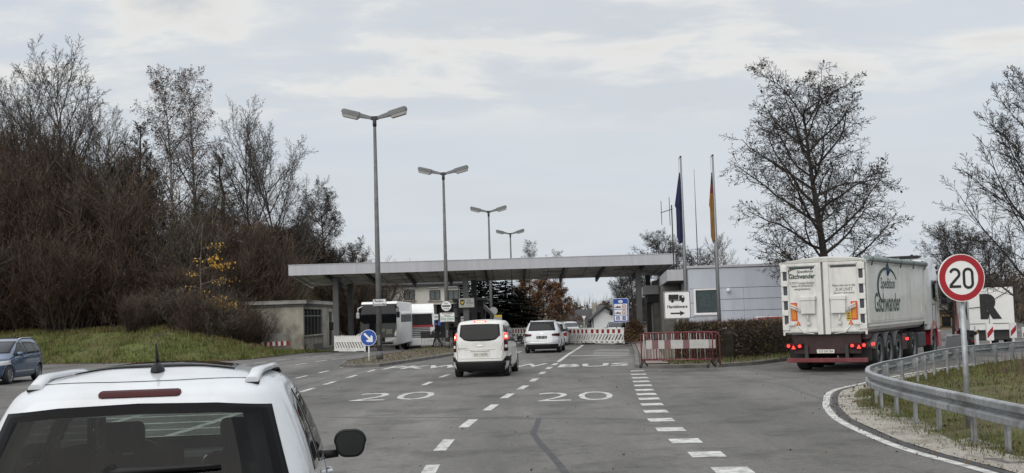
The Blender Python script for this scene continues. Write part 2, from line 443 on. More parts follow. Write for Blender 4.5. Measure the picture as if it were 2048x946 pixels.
# ------------------------------------------------------------------ vehicles
def pchip(xs, ys):
    n = len(xs); h = [xs[i + 1] - xs[i] for i in range(n - 1)]; dl = [(ys[i + 1] - ys[i]) / h[i] for i in range(n - 1)]
    d = [0] * n; d[0] = dl[0]; d[-1] = dl[-1]
    for i in range(1, n - 1):
        d[i] = 0 if dl[i - 1] * dl[i] <= 0 else 2 * dl[i - 1] * dl[i] / (dl[i - 1] + dl[i])
    def f(x):
        if x <= xs[0]: return ys[0]
        if x >= xs[-1]: return ys[-1]
        i = 0
        while x > xs[i + 1]: i += 1
        t = (x - xs[i]) / h[i]; a, b = ys[i], ys[i + 1]
        return (a * (1 + 2 * t) * (1 - t) ** 2 + d[i] * h[i] * t * (1 - t) ** 2 + b * t * t * (3 - 2 * t) + d[i + 1] * h[i] * t * t * (t - 1))
    return f

class Shell:
    """car body: plan-view rounded rings stacked from sill to roof edge, closed by a domed roof"""
    def __init__(s, zs, w, yr, yf, nr=5.0, nf=4.0, dome=0.07, dz=0.04, extra=()):
        s.w, s.yr, s.yf = pchip(zs, w), pchip(zs, yr), pchip(zs, yf)
        s.z0, s.ze = zs[0], zs[-1]; s.nr, s.nf, s.dome = nr, nf, dome
        s.yc = (min(yf) + max(yr)) / 2
        k = int((s.ze - s.z0) / dz) + 1
        s.zl = sorted(set([round(s.z0 + (s.ze - s.z0) * i / k, 4) for i in range(k + 1)] + list(extra)))
        yc_top = (s.yr(s.ze) + s.yf(s.ze)) / 2
        s.rc = yc_top
    def rear(s, x, z):
        t = min(1, abs(x) / s.w(z)) ** s.nr
        return s.yc - (s.yc - s.yr(z)) * (1 - t) ** (1 / s.nr)
    def front(s, x, z):
        t = min(1, abs(x) / s.w(z)) ** s.nf
        return s.yc + (s.yf(z) - s.yc) * (1 - t) ** (1 / s.nf)
    def side(s, y, z):
        if y < s.yc: n, L, t = s.nr, s.yc - s.yr(z), s.yc - y
        else: n, L, t = s.nf, s.yf(z) - s.yc, y - s.yc
        return s.w(z) * (1 - min(1, t / L) ** n) ** (1 / n)
    def roof(s, x, y):
        n = s.nr if y < s.yc else s.nf
        L = (s.yc - s.yr(s.ze)) if y < s.yc else (s.yf(s.ze) - s.yc)
        q = ((abs(x) / s.w(s.ze)) ** n + (abs(y - s.yc) / L) ** n) ** (1 / n)
        return s.ze + s.dome * (1 - min(1, q) ** 2)
    def fn(s, kind, sg=1):
        return {'rear': lambda a, b: V((a, s.rear(a, b), b)), 'front': lambda a, b: V((a, s.front(a, b), b)),
                'side': lambda a, b: V((sg * s.side(a, b), a, b)), 'roof': lambda a, b: V((a, b, s.roof(a, b)))}[kind]
    def ring(s, z, n, inset=0.0, k=1.0):
        w = (s.w(z) - inset) * k; out = []
        for sx, front in ((1, 0), (1, 1), (-1, 1), (-1, 0)):
            e = s.nf if front else s.nr
            L = ((s.yf(z) - s.yc) if front else (s.yc - s.yr(z))) - inset
            L *= k
            q = 0.5 ** (1 / e)
            P = [(w * q * i / 24, L * (1 - (q * i / 24) ** e) ** (1 / e)) for i in range(25)]
            P += [(w * (1 - (q * (1 - i / 24)) ** e) ** (1 / e), L * q * (1 - i / 24)) for i in range(1, 25)]
            # resample by arc length
            acc = [0]
            for a, b in zip(P, P[1:]): acc.append(acc[-1] + math.hypot(b[0] - a[0], b[1] - a[1]))
            Q = []; j = 0
            for i in range(n + 1):
                t = acc[-1] * i / n
                while j < len(P) - 2 and acc[j + 1] < t: j += 1
                u = (t - acc[j]) / max(1e-9, acc[j + 1] - acc[j])
                Q.append((P[j][0] + (P[j + 1][0] - P[j][0]) * u, P[j][1] + (P[j + 1][1] - P[j][1]) * u))
            Q = [(sx * x, s.yc + (y if front else -y)) for x, y in Q]
            if (sx, front) in ((1, 1), (-1, 0)): Q = Q[::-1]
            out += Q[:-1]
        return out
    def mesh(s, mb, n=16, cut=None, inset=0.0, m=0, roofk=6):
        mb.m = m; mb.smooth = True
        rings = [([(x, y, z) for x, y in s.ring(z, n, inset)]) for z in s.zl]
        for i in range(1, roofk):
            k = math.cos(1.5708 * i / roofk)
            rings.append([(x, y, s.ze - inset + s.dome * (1 - k * k)) for x, y in s.ring(s.ze, n, inset, k)])
        if inset: rings = [[(x, y, min(z, s.ze + s.dome - inset)) for x, y, z in r] for r in rings]
        vr = [[mb.bm.verts.new(p) for p in r] for r in rings]
        M = len(vr[0])
        for A, B in zip(vr, vr[1:]):
            for i in range(M):
                q = (A[i], A[(i + 1) % M], B[(i + 1) % M], B[i])
                c = sum((v.co for v in q), V()) / 4
                if cut and cut(c.x, c.y, c.z): continue
                f = mb.bm.faces.new(q); f.material_index = m; f.smooth = True
        c = mb.bm.verts.new((0, s.yc, s.ze + s.dome - inset))
        for i in range(M):
            f = mb.bm.faces.new((vr[-1][i], vr[-1][(i + 1) % M], c)); f.material_index = m; f.smooth = True
        f = mb.bm.faces.new(vr[0][::-1]); f.material_index = m
        loose = [v for v in mb.bm.verts if not v.link_faces]
        bmesh.ops.delete(mb.bm, geom=loose, context='VERTS')

def resamp(P, n):
    acc = [0]
    for a, b in zip(P, P[1:]): acc.append(acc[-1] + math.hypot(b[0] - a[0], b[1] - a[1]))
    out = []; j = 0
    for i in range(n + 1):
        t = acc[-1] * i / n
        while j < len(P) - 2 and acc[j + 1] < t - 1e-9: j += 1
        u = (t - acc[j]) / max(1e-9, acc[j + 1] - acc[j])
        out.append((P[j][0] + (P[j + 1][0] - P[j][0]) * u, P[j][1] + (P[j + 1][1] - P[j][1]) * u))
    return out

def patch(mb, fn, bot, top, nu=10, nv=6, off=0.005, m=0, border=0, m2=1, ctr=V((0, 2, 0.8)), skirt=0.02):
    B, T = resamp(bot, nu), resamp(top, nu)
    g = []
    for j in range(nv + 1):
        row = []
        for i in range(nu + 1):
            a = B[i][0] + (T[i][0] - B[i][0]) * j / nv; b = B[i][1] + (T[i][1] - B[i][1]) * j / nv
            p = fn(a, b); e = 0.004
            nrm = (fn(a + e, b) - fn(a - e, b)).cross(fn(a, b + e) - fn(a, b - e))
            nrm = nrm.normalized() if nrm.length > 1e-12 else (p - ctr).normalized()
            if nrm.dot(p - ctr) < 0: nrm.negate()
            row.append((p + nrm * off, p - nrm * skirt))
        g.append(row)
    vs = [[mb.bm.verts.new(p[0]) for p in row] for row in g]
    for j in range(nv):
        for i in range(nu):
            f = mb.bm.faces.new((vs[j][i], vs[j][i + 1], vs[j + 1][i + 1], vs[j + 1][i]))
            f.smooth = True
            f.material_index = m2 if border and (i < border or j < border or i >= nu - border or j >= nv - border) else m
    loop = [(0, i) for i in range(nu)] + [(j, nu) for j in range(nv)] + [(nv, i) for i in range(nu, 0, -1)] + [(j, 0) for j in range(nv, 0, -1)]
    sk = {k: mb.bm.verts.new(g[k[0]][k[1]][1]) for k in loop}
    for a, b in zip(loop, loop[1:] + loop[:1]):
        f = mb.bm.faces.new((vs[a[0]][a[1]], vs[b[0]][b[1]], sk[b], sk[a])); f.material_index = m2 if border else m
    return mb

RX = Matrix(((0, 0, 1, 0), (0, 1, 0, 0), (-1, 0, 0, 0), (0, 0, 0, 1)))   # lathe axis z -> x
def wheel(parent, x, y, r, wd, rim=alloy, spokes=5, dark=False):
    sg = 1 if x > 0 else -1
    M = Matrix.Translation((x, y, r)) @ (RX if sg > 0 else Matrix.Rotation(math.pi, 4, 'Z') @ RX)
    rr = r * 0.66; h = wd / 2
    mb = MB(); mb.lathe([(rr, -h * 0.9), (rr, h * 0.75), (rr * 0.94, h * 0.8), (rr * 0.90, h * 0.45), (rr * 0.2, h * 0.35)], 28, M, m=1)
    mb.lathe([(0.0, h * 0.72), (rr * 0.24, h * 0.68), (rr * 0.26, h * 0.3)], 14, M, m=0)
    mb.lathe([(rr * 0.99, h * 0.72), (rr * 0.99, h * 0.9), (rr * 0.9, h * 0.86), (rr * 0.88, h * 0.6)], 28, M, m=0)
    if spokes:
        for k in range(spokes * 2):
            a = math.pi * k / spokes + (0.12 if k % 2 else -0.12)
            p = M @ V((rr * 0.2 * math.cos(a), rr * 0.2 * math.sin(a), h * 0.62)); q = M @ V((rr * 0.93 * math.cos(a), rr * 0.93 * math.sin(a), h * 0.74))
            mb.tube([p, q], [r * 0.065, r * 0.05], 4, m=0)
    w_ = mb.build('wheel', [rim, black_plastic], parent)
    t = MB(); t.lathe([(rr, -h * 0.8), (r * 0.93, -h), (r * 0.985, -h * 0.88), (r, -h * 0.55), (r, h * 0.55), (r * 0.985, h * 0.88), (r * 0.93, h), (rr, h * 0.8)], 36, M)
    t.build('tyre', rubber, w_)
    return w_

def box_truck_wheel(parent, x, y, r=0.5, wd=0.3): return wheel(parent, x, y, r, wd, rim=grey_plastic, spokes=0)

def make_car(name, label, cat, sp, loc, head, group=None, rear_detail=True):
    root = thing(name, label, cat, loc, -head, group)
    sh = sp['shell']; L = sp.get('arch', [])
    r = sp.get('r', 0.33)
    def cut(x, y, z):
        if abs(x) > 0.55 * sh.w(z):
            for yw in L:
                if (y - yw) ** 2 + (z - r) ** 2 < (r * 1.17) ** 2: return True
        return sp['cut'](x, y, z) if 'cut' in sp else False
    mb = MB(); sh.mesh(mb, sp.get('n', 16), cut)
    mb.smooth = False
    for yw in L:                      # wheel housings and arch lips
        for sg in (1, -1):
            A = [R(-8 + 196 * k / 18) for k in range(19)]
            Rr = r * 1.18
            o = [mb.bm.verts.new((sg * (sh.side(yw + Rr * math.cos(a), r + Rr * math.sin(a)) - 0.004), yw + Rr * math.cos(a), r + Rr * math.sin(a))) for a in A]
            i_ = [mb.bm.verts.new((sg * 0.5, yw + Rr * math.cos(a), r + Rr * math.sin(a))) for a in A]
            for k in range(18):
                f = mb.bm.faces.new((o[k], o[k + 1], i_[k + 1], i_[k])); f.material_index = 1
            f = mb.bm.faces.new(i_); f.material_index = 1
            mb.tube([v.co.copy() for v in o], sp.get('lip', 0.022), 6, m=sp.get('lipm', 0))
    for yy, z0, z1 in sp.get('seams', []):
        for sg in (1, -1):
            P = [(yy, z0 + (z1 - z0) * k / 6) for k in range(7)]
            mb.tube([V((sg * (sh.side(y, z) - 0.001), y, z)) for y, z in P], 0.005, 4, m=1)
    for P in sp.get('rear_seams', []):
        mb.tube([V((x, sh.rear(x, z) + 0.001, z)) for x, z in resamp(P, 14)], 0.005, 4, m=1)
    for P in sp.get('roof_seams', []):
        mb.tube([V((x, y, sh.roof(x, y) - 0.001)) for x, y in resamp(P, 14)], 0.005, 4, m=1)
    body = mb.build('body', [sp['paint'], sp.get('trim', black_plastic)], root)
    if sp.get('hollow'):
        mb = MB(); sh.mesh(mb, sp.get('n', 16), sp['cut'], inset=0.05); mb.build('interior_lining', seat_m, root)
    gm = sp.get('glass', glass_dark)
    for kind, key in (('rear', 'rear_window'), ('front', 'windscreen')):
        if key in sp:
            mb = MB(); patch(mb, sh.fn(kind), *sp[key], nu=sp.get('gnu', 22), nv=sp.get('gnv', 10), off=0.004, border=sp.get('fritw', 1))
            mb.build(key, [sp.get('front_glass', gm) if kind == 'front' else gm, sp.get('fritm', black_plastic)], root)
    for bot, top in sp.get('side_windows', []):
        for sg in (1, -1):
            mb = MB(); patch(mb, sh.fn('side', sg), bot, top, nu=12, nv=7, off=0.004, border=1)
            mb.build('side_window', [sp.get('side_glass', gm), sp.get('sidefrit', black_plastic)], root)
    for kind, bot, top, m, nm, mirror, off in sp.get('patches', []):
        for sg in ((1, -1) if mirror else (1,)):
            mb = MB()
            if kind == 'side': patch(mb, sh.fn('side', sg), bot, top, off=off)
            else: patch(mb, sh.fn(kind), [(sg * a, b) for a, b in bot], [(sg * a, b) for a, b in top], nu=14, off=off)
            mb.build(nm, m, root)
    for yw in L:
        for sg in (1, -1): wheel(root, sg * (sh.w(0.5) - sp.get('tw', 0.21) / 2 - 0.015), yw, r, sp.get('tw', 0.21))
    if 'mirror' in sp:
        my, mz, mw, mh = sp['mirror']
        for sg in (1, -1):
            xs = sh.side(my, mz)
            mb = MB(); mb.smooth = True
            P = rrect(mw, mh, mh * 0.42, 6)
            P = [(x * (1.0 if y > 0 else 0.90), y) for x, y in P]
            cx = sg * (xs + 0.10 + mw / 2)
            pr = [(0.90, -0.008), (1.0, 0.0), (1.0, 0.035), (0.86, 0.09), (0.55, 0.125), (0.15, 0.14)]
            rings = [[mb.bm.verts.new((cx + sg * k * x, my + dy, mz + k * y)) for x, y in P] for k, dy in pr]
            for ri, (A, B) in enumerate(zip(rings, rings[1:])):
                for i in range(len(P)):
                    f = mb.bm.faces.new((A[i], A[(i + 1) % len(P)], B[(i + 1) % len(P)], B[i])); f.smooth = True; f.material_index = 1 if ri < 2 else 0
            f = mb.bm.faces.new(rings[-1]); f.smooth = True
            f = mb.bm.faces.new(rings[0]); f.material_index = 1
            mb.tube([(sg * (xs - 0.03), my + 0.06, mz - mh * 0.42), (sg * (xs + 0.13), my + 0.05, mz - mh * 0.36)], [0.035, 0.028], 8, m=1)
            mo = mb.build('wing_mirror', [sp.get('mirror_paint', sp['paint']), black_plastic], root)
            g = MB(); Mg = Matrix.Translation((cx, my - 0.009, mz)) @ FACE
            g.prism([(sg * x * 0.84, y * 0.84) for x, y in P], 0, 0.003, Mg); g.build('mirror_glass', mat('mirror_glass', (0.10, 0.11, 0.11), 0.08, 1.0, var=0.03), mo)
    if 'rails' in sp:
        rx, y0, y1, hh, rm = sp['rails']
        for sg in (1, -1):
            n = 14; pts = []
            for k in range(n + 1):
                t = k / n; y = y0 + (y1 - y0) * t
                x = sg * (rx[0] + (rx[1] - rx[0]) * math.sin(math.pi * min(1, t * 1.1) * 0.5))
                lift = hh * min(1, (min(t, 1 - t) / 0.16)) ** 0.7
                pts.append(V((x, y, sh.roof(x, y) - 0.006 + lift)))
            mb = MB()
            hw, ht = sp.get('railsz', (0.03, 0.016))
            secs = []
            for p in pts:
                secs.append([mb.bm.verts.new(p + V((dx, 0, dz))) for dx, dz in ((-hw, -ht), (hw, -ht), (hw, 0), (hw * 0.6, ht), (-hw * 0.6, ht), (-hw, 0))])
            for A, B in zip(secs, secs[1:]):
                for i in range(6):
                    f = mb.bm.faces.new((A[i], A[(i + 1) % 6], B[(i + 1) % 6], B[i])); f.smooth = i not in (0,)
            mb.bm.faces.new(secs[0]); mb.bm.faces.new(secs[-1][::-1])
            for p in (pts[0] + V((0, .05, 0)), pts[-1] - V((0, .05, 0))): mb.box(p + V((0, 0, -0.016)), (hw * 2.2, 0.12, 0.012), m=1)
            mb.build('roof_rail', [rm, black_plastic], root)
    if 'plate' in sp:
        px, pz, pw, ph, tx, pm = sp['plate']
        yb = sh.rear(px, pz) - 0.012
        mb = MB(); mb.prism(rrect(pw, ph, 0.015), -0.02, 0.01, Matrix.Translation((px, yb, pz)) @ FACE)
        po = mb.build('number_plate', pm, root)
        text(tx, pw * 0.8, ph * 0.6, Matrix.Translation((px, yb - 0.011, pz)) @ FACE, sign_black if pm is plate_white else plate_white, po)
    if 'handles' in sp:
        for yy, zz in sp['handles']:
            for sg in (1, -1):
                mb = MB(); mb.tube([(sg * (sh.side(y, zz) + d), y, zz) for y, d in ((yy - 0.11, 0.0), (yy - 0.08, 0.03), (yy + 0.07, 0.03), (yy + 0.1, 0.0))], 0.014, 6)
                mb.build('door_handle', sp['paint'], root)
    if 'wiper' in sp:
        (x0, z0), (x1, z1) = sp['wiper']
        mb = MB(); pts = []
        for k in range(9):
            x = x0 + (x1 - x0) * k / 8; z = z0 + (z1 - z0) * k / 8
            pts.append(V((x, sh.rear(x, z) - 0.035, z)))
        mb.tube(pts, [0.022, 0.022, 0.02, 0.016, 0.014, 0.012, 0.01, 0.009, 0.007], 6)
        mb.tube([p + V((0, 0.018, -0.012)) for p in pts[1:]], 0.007, 4)
        mb.cyl(pts[0] + V((0, 0.05, 0)), pts[0] + V((0, -0.01, 0)), 0.035, 12)
        mb.build('rear_wiper', black_plastic, root)
    return root

def gen_spec(kind, paint, **kw):
    if kind == 'suv':
        sh = Shell([.2, .35, .5, .7, .9, 1.02, 1.1, 1.2, 1.35, 1.48, 1.55, 1.59],
                   [.80, .90, .92, .925, .92, .905, .885, .85, .78, .71, .66, .60],
                   [.12, .02, .0, .04, .09, .13, .17, .22, .32, .42, .50, .58],
                   [4.4, 4.48, 4.49, 4.48, 4.3, 3.55, 3.2, 2.95, 2.55, 2.2, 2.0, 1.85], nr=4.6, dome=.05, extra=(.92, .94, .96, .98, 1.0))
        sp = dict(shell=sh, arch=[.85, 3.55], r=.345, seams=[(1.25, .4, 1.06), (2.15, .4, 1.06), (3.15, .4, 1.0)],
                  rear_window=([(-.69, 1.12), (.69, 1.12)], [(-.60, 1.49), (.60, 1.49)]),
                  windscreen=([(-.70, 1.08), (.70, 1.08)], [(-.55, 1.50), (.55, 1.50)]),
                  side_windows=[([(.80, 1.10), (1.22, 1.08)], [(.95, 1.38), (1.22, 1.44)]), ([(1.28, 1.08), (2.12, 1.06)], [(1.28, 1.45), (2.12, 1.48)]), ([(2.18, 1.06), (2.95, 1.04)], [(2.18, 1.48), (2.30, 1.45)])],
                  mirror=(2.75, 1.08, .22, .15), rails=((.60, .60), .75, 2.0, .035, chrome), railsz=(.02, .014), handles=[(1.45, .96), (2.35, .95)],
                  rear_seams=[[(-.62, .98), (-.60, .60), (.60, .60), (.62, .98)]])
    elif kind == 'mpv':
        sh = Shell([.2, .35, .5, .7, .9, 1.02, 1.12, 1.22, 1.37, 1.50, 1.58, 1.63],
                   [.80, .89, .905, .915, .91, .90, .88, .85, .78, .72, .67, .61],
                   [.12, .02, .0, .02, .05, .08, .11, .15, .24, .33, .42, .52],
                   [4.3, 4.38, 4.39, 4.37, 4.2, 3.75, 3.45, 3.2, 2.8, 2.4, 2.1, 1.9], nr=5, dome=.05, extra=(.92, .94, .96, .98, 1.0))
        sp = dict(shell=sh, arch=[.75, 3.5], r=.33, seams=[(1.1, .4, 1.06), (2.05, .4, 1.06), (3.1, .4, 1.0)],
                  rear_window=([(-.70, 1.10), (.70, 1.10)], [(-.60, 1.52), (.60, 1.52)]),
                  windscreen=([(-.72, 1.12), (.72, 1.12)], [(-.57, 1.54), (.57, 1.54)]),
                  side_windows=[([(.62, 1.10), (1.06, 1.08)], [(.76, 1.42), (1.06, 1.48)]), ([(1.12, 1.08), (2.02, 1.06)], [(1.12, 1.49), (2.02, 1.52)]), ([(2.08, 1.06), (3.12, 1.04)], [(2.08, 1.52), (2.30, 1.47)])],
                  mirror=(2.95, 1.08, .22, .15), rails=((.60, .60), .65, 2.0, .035, chrome), railsz=(.02, .014), handles=[(1.3, .96), (2.25, .95)],
                  rear_seams=[[(-.62, .98), (-.60, .55), (.60, .55), (.62, .98)]])
    elif kind == 'saloon':
        sh = Shell([.18, .32, .5, .7, .82, .9, .95, 1.0, 1.12, 1.25, 1.34, 1.38],
                   [.78, .87, .89, .90, .89, .875, .86, .84, .76, .69, .64, .58],
                   [.12, .02, .0, .04, .09, .14, .22, .35, .62, .95, 1.15, 1.3],
                   [4.4, 4.46, 4.45, 4.40, 4.0, 3.5, 3.25, 3.1, 2.75, 2.4, 2.15, 2.0], nr=4.2, dome=.05, extra=(.84, .86, .88, .92, .97))
        sp = dict(shell=sh, arch=[.85, 3.5], r=.32, seams=[(1.25, .4, .92), (2.15, .4, .92), (3.1, .4, .9)],
                  rear_window=([(-.66, 1.0), (.66, 1.0)], [(-.58, 1.28), (.58, 1.28)]),
                  windscreen=([(-.68, .98), (.68, .98)], [(-.55, 1.29), (.55, 1.29)]),
                  side_windows=[([(1.0, .98), (2.1, .97)], [(1.3, 1.24), (2.1, 1.29)]), ([(2.16, .97), (2.9, .96)], [(2.16, 1.29), (2.35, 1.26)])],
                  mirror=(2.75, .98, .2, .14))
    sp['paint'] = paint
    sp.update(kw)
    return sp

# ---- trucks
def truck_cab(parent, y0, z0, z1, length, paint, lower, w=2.45, face=1, stripe=None):
    """cab whose nose points to +y (face=1); y0 = rear wall"""
    ln = length
    prof = [(0, z0), (ln - .12, z0), (ln, z0 + .15), (ln, z0 + .95), (ln - .12, z0 + 1.9), (ln - .35, z0 + 2.25), (ln - .95, z1), (.05, z1 - .05), (0, z1 - .1)]
    M = Matrix(((0, 0, 1, -w / 2), (1, 0, 0, y0), (0, 1, 0, 0), (0, 0, 0, 1)))
    mb = MB(); mb.prism(prof, 0, w, M)
    bmesh.ops.bevel(mb.bm, geom=[e for e in mb.bm.edges], offset=.06, segments=3, affect='EDGES', profile=.5)
    for f in mb.bm.faces: f.smooth = True
    cab = mb.build('cab', paint, parent)
    yf = y0 + ln
    mb = MB()                                             # windscreen
    P = [(-1.08, yf + .008, z0 + .98), (1.08, yf + .008, z0 + .98), (1.04, yf - .112, z0 + 1.86), (-1.04, yf - .112, z0 + 1.86)]
    mb.poly(P); mb.poly([(x, y - .05, z) for x, y, z in P])
    mb.build('windscreen', glass_dark, cab)
    mb = MB(); mb.box((0, yf + .06, z0 + 1.93), (2.2, .22, .13), R_x(.25), .03); mb.build('sun_visor', paint if stripe else black_plastic, cab)
    for sg in (1, -1):
        mb = MB()
        mb.poly([(sg * (w / 2 + .006), yf - .35, z0 + 1.0), (sg * (w / 2 + .006), yf - 1.25, z0 + 1.1), (sg * (w / 2 + .006), yf - 1.25, z0 + 1.8), (sg * (w / 2 + .006), yf - .42, z0 + 1.8)])
        mb.build('side_window', glass_dark, cab)
        mb = MB(); mb.box((sg * (w / 2 + .004), yf - .25 - .55, z0 + .62), (.012, .012, 1.1)); mb.box((sg * (w / 2 + .004), yf - 1.38, z0 + .9), (.012, .012, 1.75))
        mb.box((sg * (w / 2 + .02), yf - 1.2, z0 + .92), (.04, .16, .035)); mb.build('door', black_plastic, cab)
        mb = MB(); mb.box((sg * (w / 2 + .22), yf - .08, z0 + 1.42), (.22, .14, .55), None, .05); mb.box((sg * (w / 2 + .22), yf - .08, z0 + 1.02), (.2, .14, .18), None, .04)
        mb.tube([(sg * w / 2, yf - .2, z0 + 1.75), (sg * (w / 2 + .2), yf - .1, z0 + 1.72)], .025, 6); mb.build('wing_mirror', black_plastic, cab)
        mb = MB(); mb.box((sg * .95, yf + .035, z0 - .25), (.42, .1, .2), None, .03); mb.build('headlight', clear_lamp, cab)
    mb = MB()
    for k in range(5): mb.box((0, yf + .012, z0 + .18 + k * .14), (1.75, .05, .06))
    mb.build('grille', black_plastic, cab)
    mb = MB(); mb.box((0, yf - .28, z0 - .35), (w, .68, .62), None, .06); mb.build('bumper', lower, cab)
    if stripe:
        mb = MB(); mb.box((0, yf + .004, z0 + .90), (2.3, .03, .16)); mb.build('stripe', stripe, cab)
    return cab
def R_x(a): return Matrix.Rotation(a, 3, 'X')

def tipper_truck(loc, head):
    t = thing('tipper_truck', 'white tipper lorry seen from behind with green lettering and lit red tail lamps', 'truck', loc, -head)
    W, L, z0, z1 = 1.25, 8.7, 1.12, 3.28
    tw = dirty_white
    # body: pipe-like section swept along y, sloped nose
    mb = MB()
    sec = [(-1.02, z0), (1.02, z0), (1.16, z0 + .10), (W, z0 + .36), (W, z1), (-W, z1), (-W, z0 + .36), (-1.16, z0 + .10)]
    ys = [.10, L - .35, L]
    rings = []
    for y, lift in zip(ys, (0, 0, .38)):
        rings.append([mb.bm.verts.new((x, y, max(z, z0 + lift) if z < z1 else z)) for x, z in sec])
    for A, B in zip(rings, rings[1:]):
        for i in range(8): mb.bm.faces.new((A[i], A[(i + 1) % 8], B[(i + 1) % 8], B[i]))
    mb.bm.faces.new(rings[0]); mb.bm.faces.new(rings[-1][::-1])
    for zz in (1.33, 1.44):
        for sg in (1, -1): mb.box((sg * 1.22, L / 2, zz), (.05, L - .5, .03))
    for sg in (1, -1):
        mb.box((sg * 1.265, .17, (z0 + z1) / 2 + .15), (.05, .22, z1 - z0 - .3)); mb.box((sg * 1.262, L - .1, (z0 + z1) / 2 + .3), (.04, .14, z1 - z0 - .75))
        mb.box((sg * 1.26, L / 2, z1 - .03), (.07, L, .09))
        mb.box((sg * 1.262, L - .9, 1.75), (.03, .05, .32))
    bo = mb.build('tipper_body', tw, t)
    # rear doors
    for sg in (-1, 1):
        mb = MB()
        mb.span((sg * .06, -.02, z0 + .05), (sg * 1.02, .09, z1 - .07), m=0)           # panel
        mb.span((sg * .03, -.06, z0), (sg * .19, -.021, z1 - .02), .012, m=0)            # inner post
        mb.span((sg * .19, -.05, z0 + .07), (sg * 1.24, -.021, z0 + .16), .01, m=0)
        mb.span((sg * .03, -.05, z1 - .11), (sg * 1.24, -.021, z1 - .02), .01, m=0)
        mb.span((sg * 1.02, -.05, z0 + .05), (sg * 1.07, -.021, z1 - .06), .01, m=0)
        mb.span((sg * 1.19, -.05, z0 - .02), (sg * 1.25, -.021, z1 - .02), .01, m=0)
        mb.span((sg * 1.07, -.022, z0 + .1), (sg * 1.19, -.005, z1 - .1), m=1)
        for k in range(5): mb.span((sg * 1.05, -.075, z0 + .14 + k * .44), (sg * 1.25, -.03, z0 + .31 + k * .44), .01, m=0)
        mb.span((sg * .24, -.026, z1 - .19), (sg * 1.0, -.012, z1 - .125), m=1)          # dark gap at the top
        mb.span((sg * .22, -.056, z0 + .02), (sg * 1.17, -.03, z0 + .055), m=1)
        d = mb.build('rear_door', [tw, gap_dark], t)
        mb = MB(); mb.span((sg * .24, -.13, z0 + .62), (sg * .66, -.022, z0 + 1.1), .012); mb.span((sg * .22, -.15, z0 + 1.02), (sg * .68, -.022, z0 + 1.14), .012)
        mb.build('grain_hatch', tw, d)
        mb = MB(); mb.span((sg * .80, -.034, z0 + .42), (sg * .99, -.021, z0 + .96), m=0); mb.span((sg * .835, -.038, z0 + .46), (sg * .955, -.03, z0 + .92), m=1)
        mb.build('reflector_panel', [red_refl, orange_refl], d)
        mb = MB(); mb.tube([(sg * .68, -.11, z0 + .70), (sg * .97, -.11, z0 + .82)], .028, 6)
        mb.tube([(sg * x, -.13, z0 + z) for x, z in ((.74, .735), (.96, .835), (.955, .90), (.74, .80))], .022, 6, closed=True)
        mb.build('door_latch', tw, d); mb = MB()
        mb.tube([(sg * .48, -.08, z0 + .58), (sg * .46, -.08, z0 + .38)], .02, 6); mb.box((sg * .46, -.08, z0 + .34), (.1, .05, .09))
        mb.tube([(sg * .78, -.07, z0 + .28), (sg * .62, -.07, z0 + .06), (sg * .3, -.07, z0 + .02)], .018, 6)
        mb.box((sg * 1.0, -.06, z0 + .31), (.24, .05, .06))
        mb.build('hatch_lever', tw, d)
        mb = MB(); MT = Matrix.Translation((sg * .78, -.03, z0 + .345)) @ FACE
        mb.prism([(-.075, -.065), (.075, -.065), (0, .075)], 0, .008, MT, m=0); mb.prism([(-.04, -.045), (.04, -.045), (0, .035)], 0, .011, MT, m=1)
        mb.build('warning_triangle', [red_refl, orange_refl], d)
    F = lambda x, z: Matrix.Translation((x, -.024, z)) @ FACE
    text('Gschwander', .80, .155, F(-.61, 2.87), ink_green, t, bold=.03, shear=.25)
    text('Spedition', .50, .105, F(-.52, 3.0), ink_green, t, bold=.02, shear=.25)
    text('D-78727 Trossingen-Altenburg\nTelefon +49 (0)7425/9318-0\nwww.gschwander.de', .74, .27, F(-.62, 2.57), ink_grey, t, bold=.012)
    text('Fahre mit uns in die', .66, .075, F(.62, 2.56), ink_grey, t, bold=.012)
    text('ZUKUNFT', .52, .095, F(.62, 2.44), ink_grey, t, bold=.0)
    text('(bewirb dich jetzt)', .60, .075, F(.62, 2.33), ink_grey, t, bold=.012)
    mb = MB(); mb.tube([(-.60 + .40 * math.cos(a) - .03, -.03, 3.0 + .115 * math.sin(a)) for a in [R(55 + 185 * k / 16) for k in range(17)]], [.004 + .014 * math.sin(math.pi * k / 16) for k in range(17)], 6)
    mb.tube([(-.30, -.03, 3.10), (-.34, -.03, 3.06)], .02, 6); mb.build('emblem', ink_green, t)
    mb = MB(); mb.span((.66, -.032, z0 + .40), (.80, -.024, z0 + .66), m=0)
    for k in range(3): mb.box((.73, -.034, z0 + .46 + k * .07), (.1 - k * .02, .004, .03), m=1)
    mb.build('yellow_sticker', [yellow_paint, sign_black], t)
    # side lettering
    for sg in (1, -1):
        SM = lambda y, z: Matrix.Translation((sg * (W + .002), y, z)) @ Matrix.Rotation(R(90) * sg, 4, 'Z') @ FACE
        text('Gschwander', 3.5, .60, SM(2.75, 2.02), ink_green, t, bold=.02, shear=.12)
        text('Spedition', 1.95, .46, SM(2.85, 2.56), ink_green, t, bold=.015, shear=.12)
        mb = MB(); A = [R(25 + 215 * k / 20) for k in range(21)]
        mb.tube([(sg * (W + .006), 2.8 + sg * 1.35 * math.cos(a), 2.50 + .58 * math.sin(a)) for a in A], [.012 + .03 * math.sin(math.pi * k / 20) for k in range(21)], 6)
        mb.build('emblem', ink_green, t)
        mb = MB(); mb.tube([(sg * (W + .012), 2.85, 2.84), (sg * (W + .012), 2.85, 3.0), (sg * (W + .012), 2.85, 3.2)], [.02, .10, .03], 6); mb.build('emblem', ink_blue, t)
    # tarpaulin roof with side roll
    mb = MB(); mb.smooth = True
    K = 10; rg = []
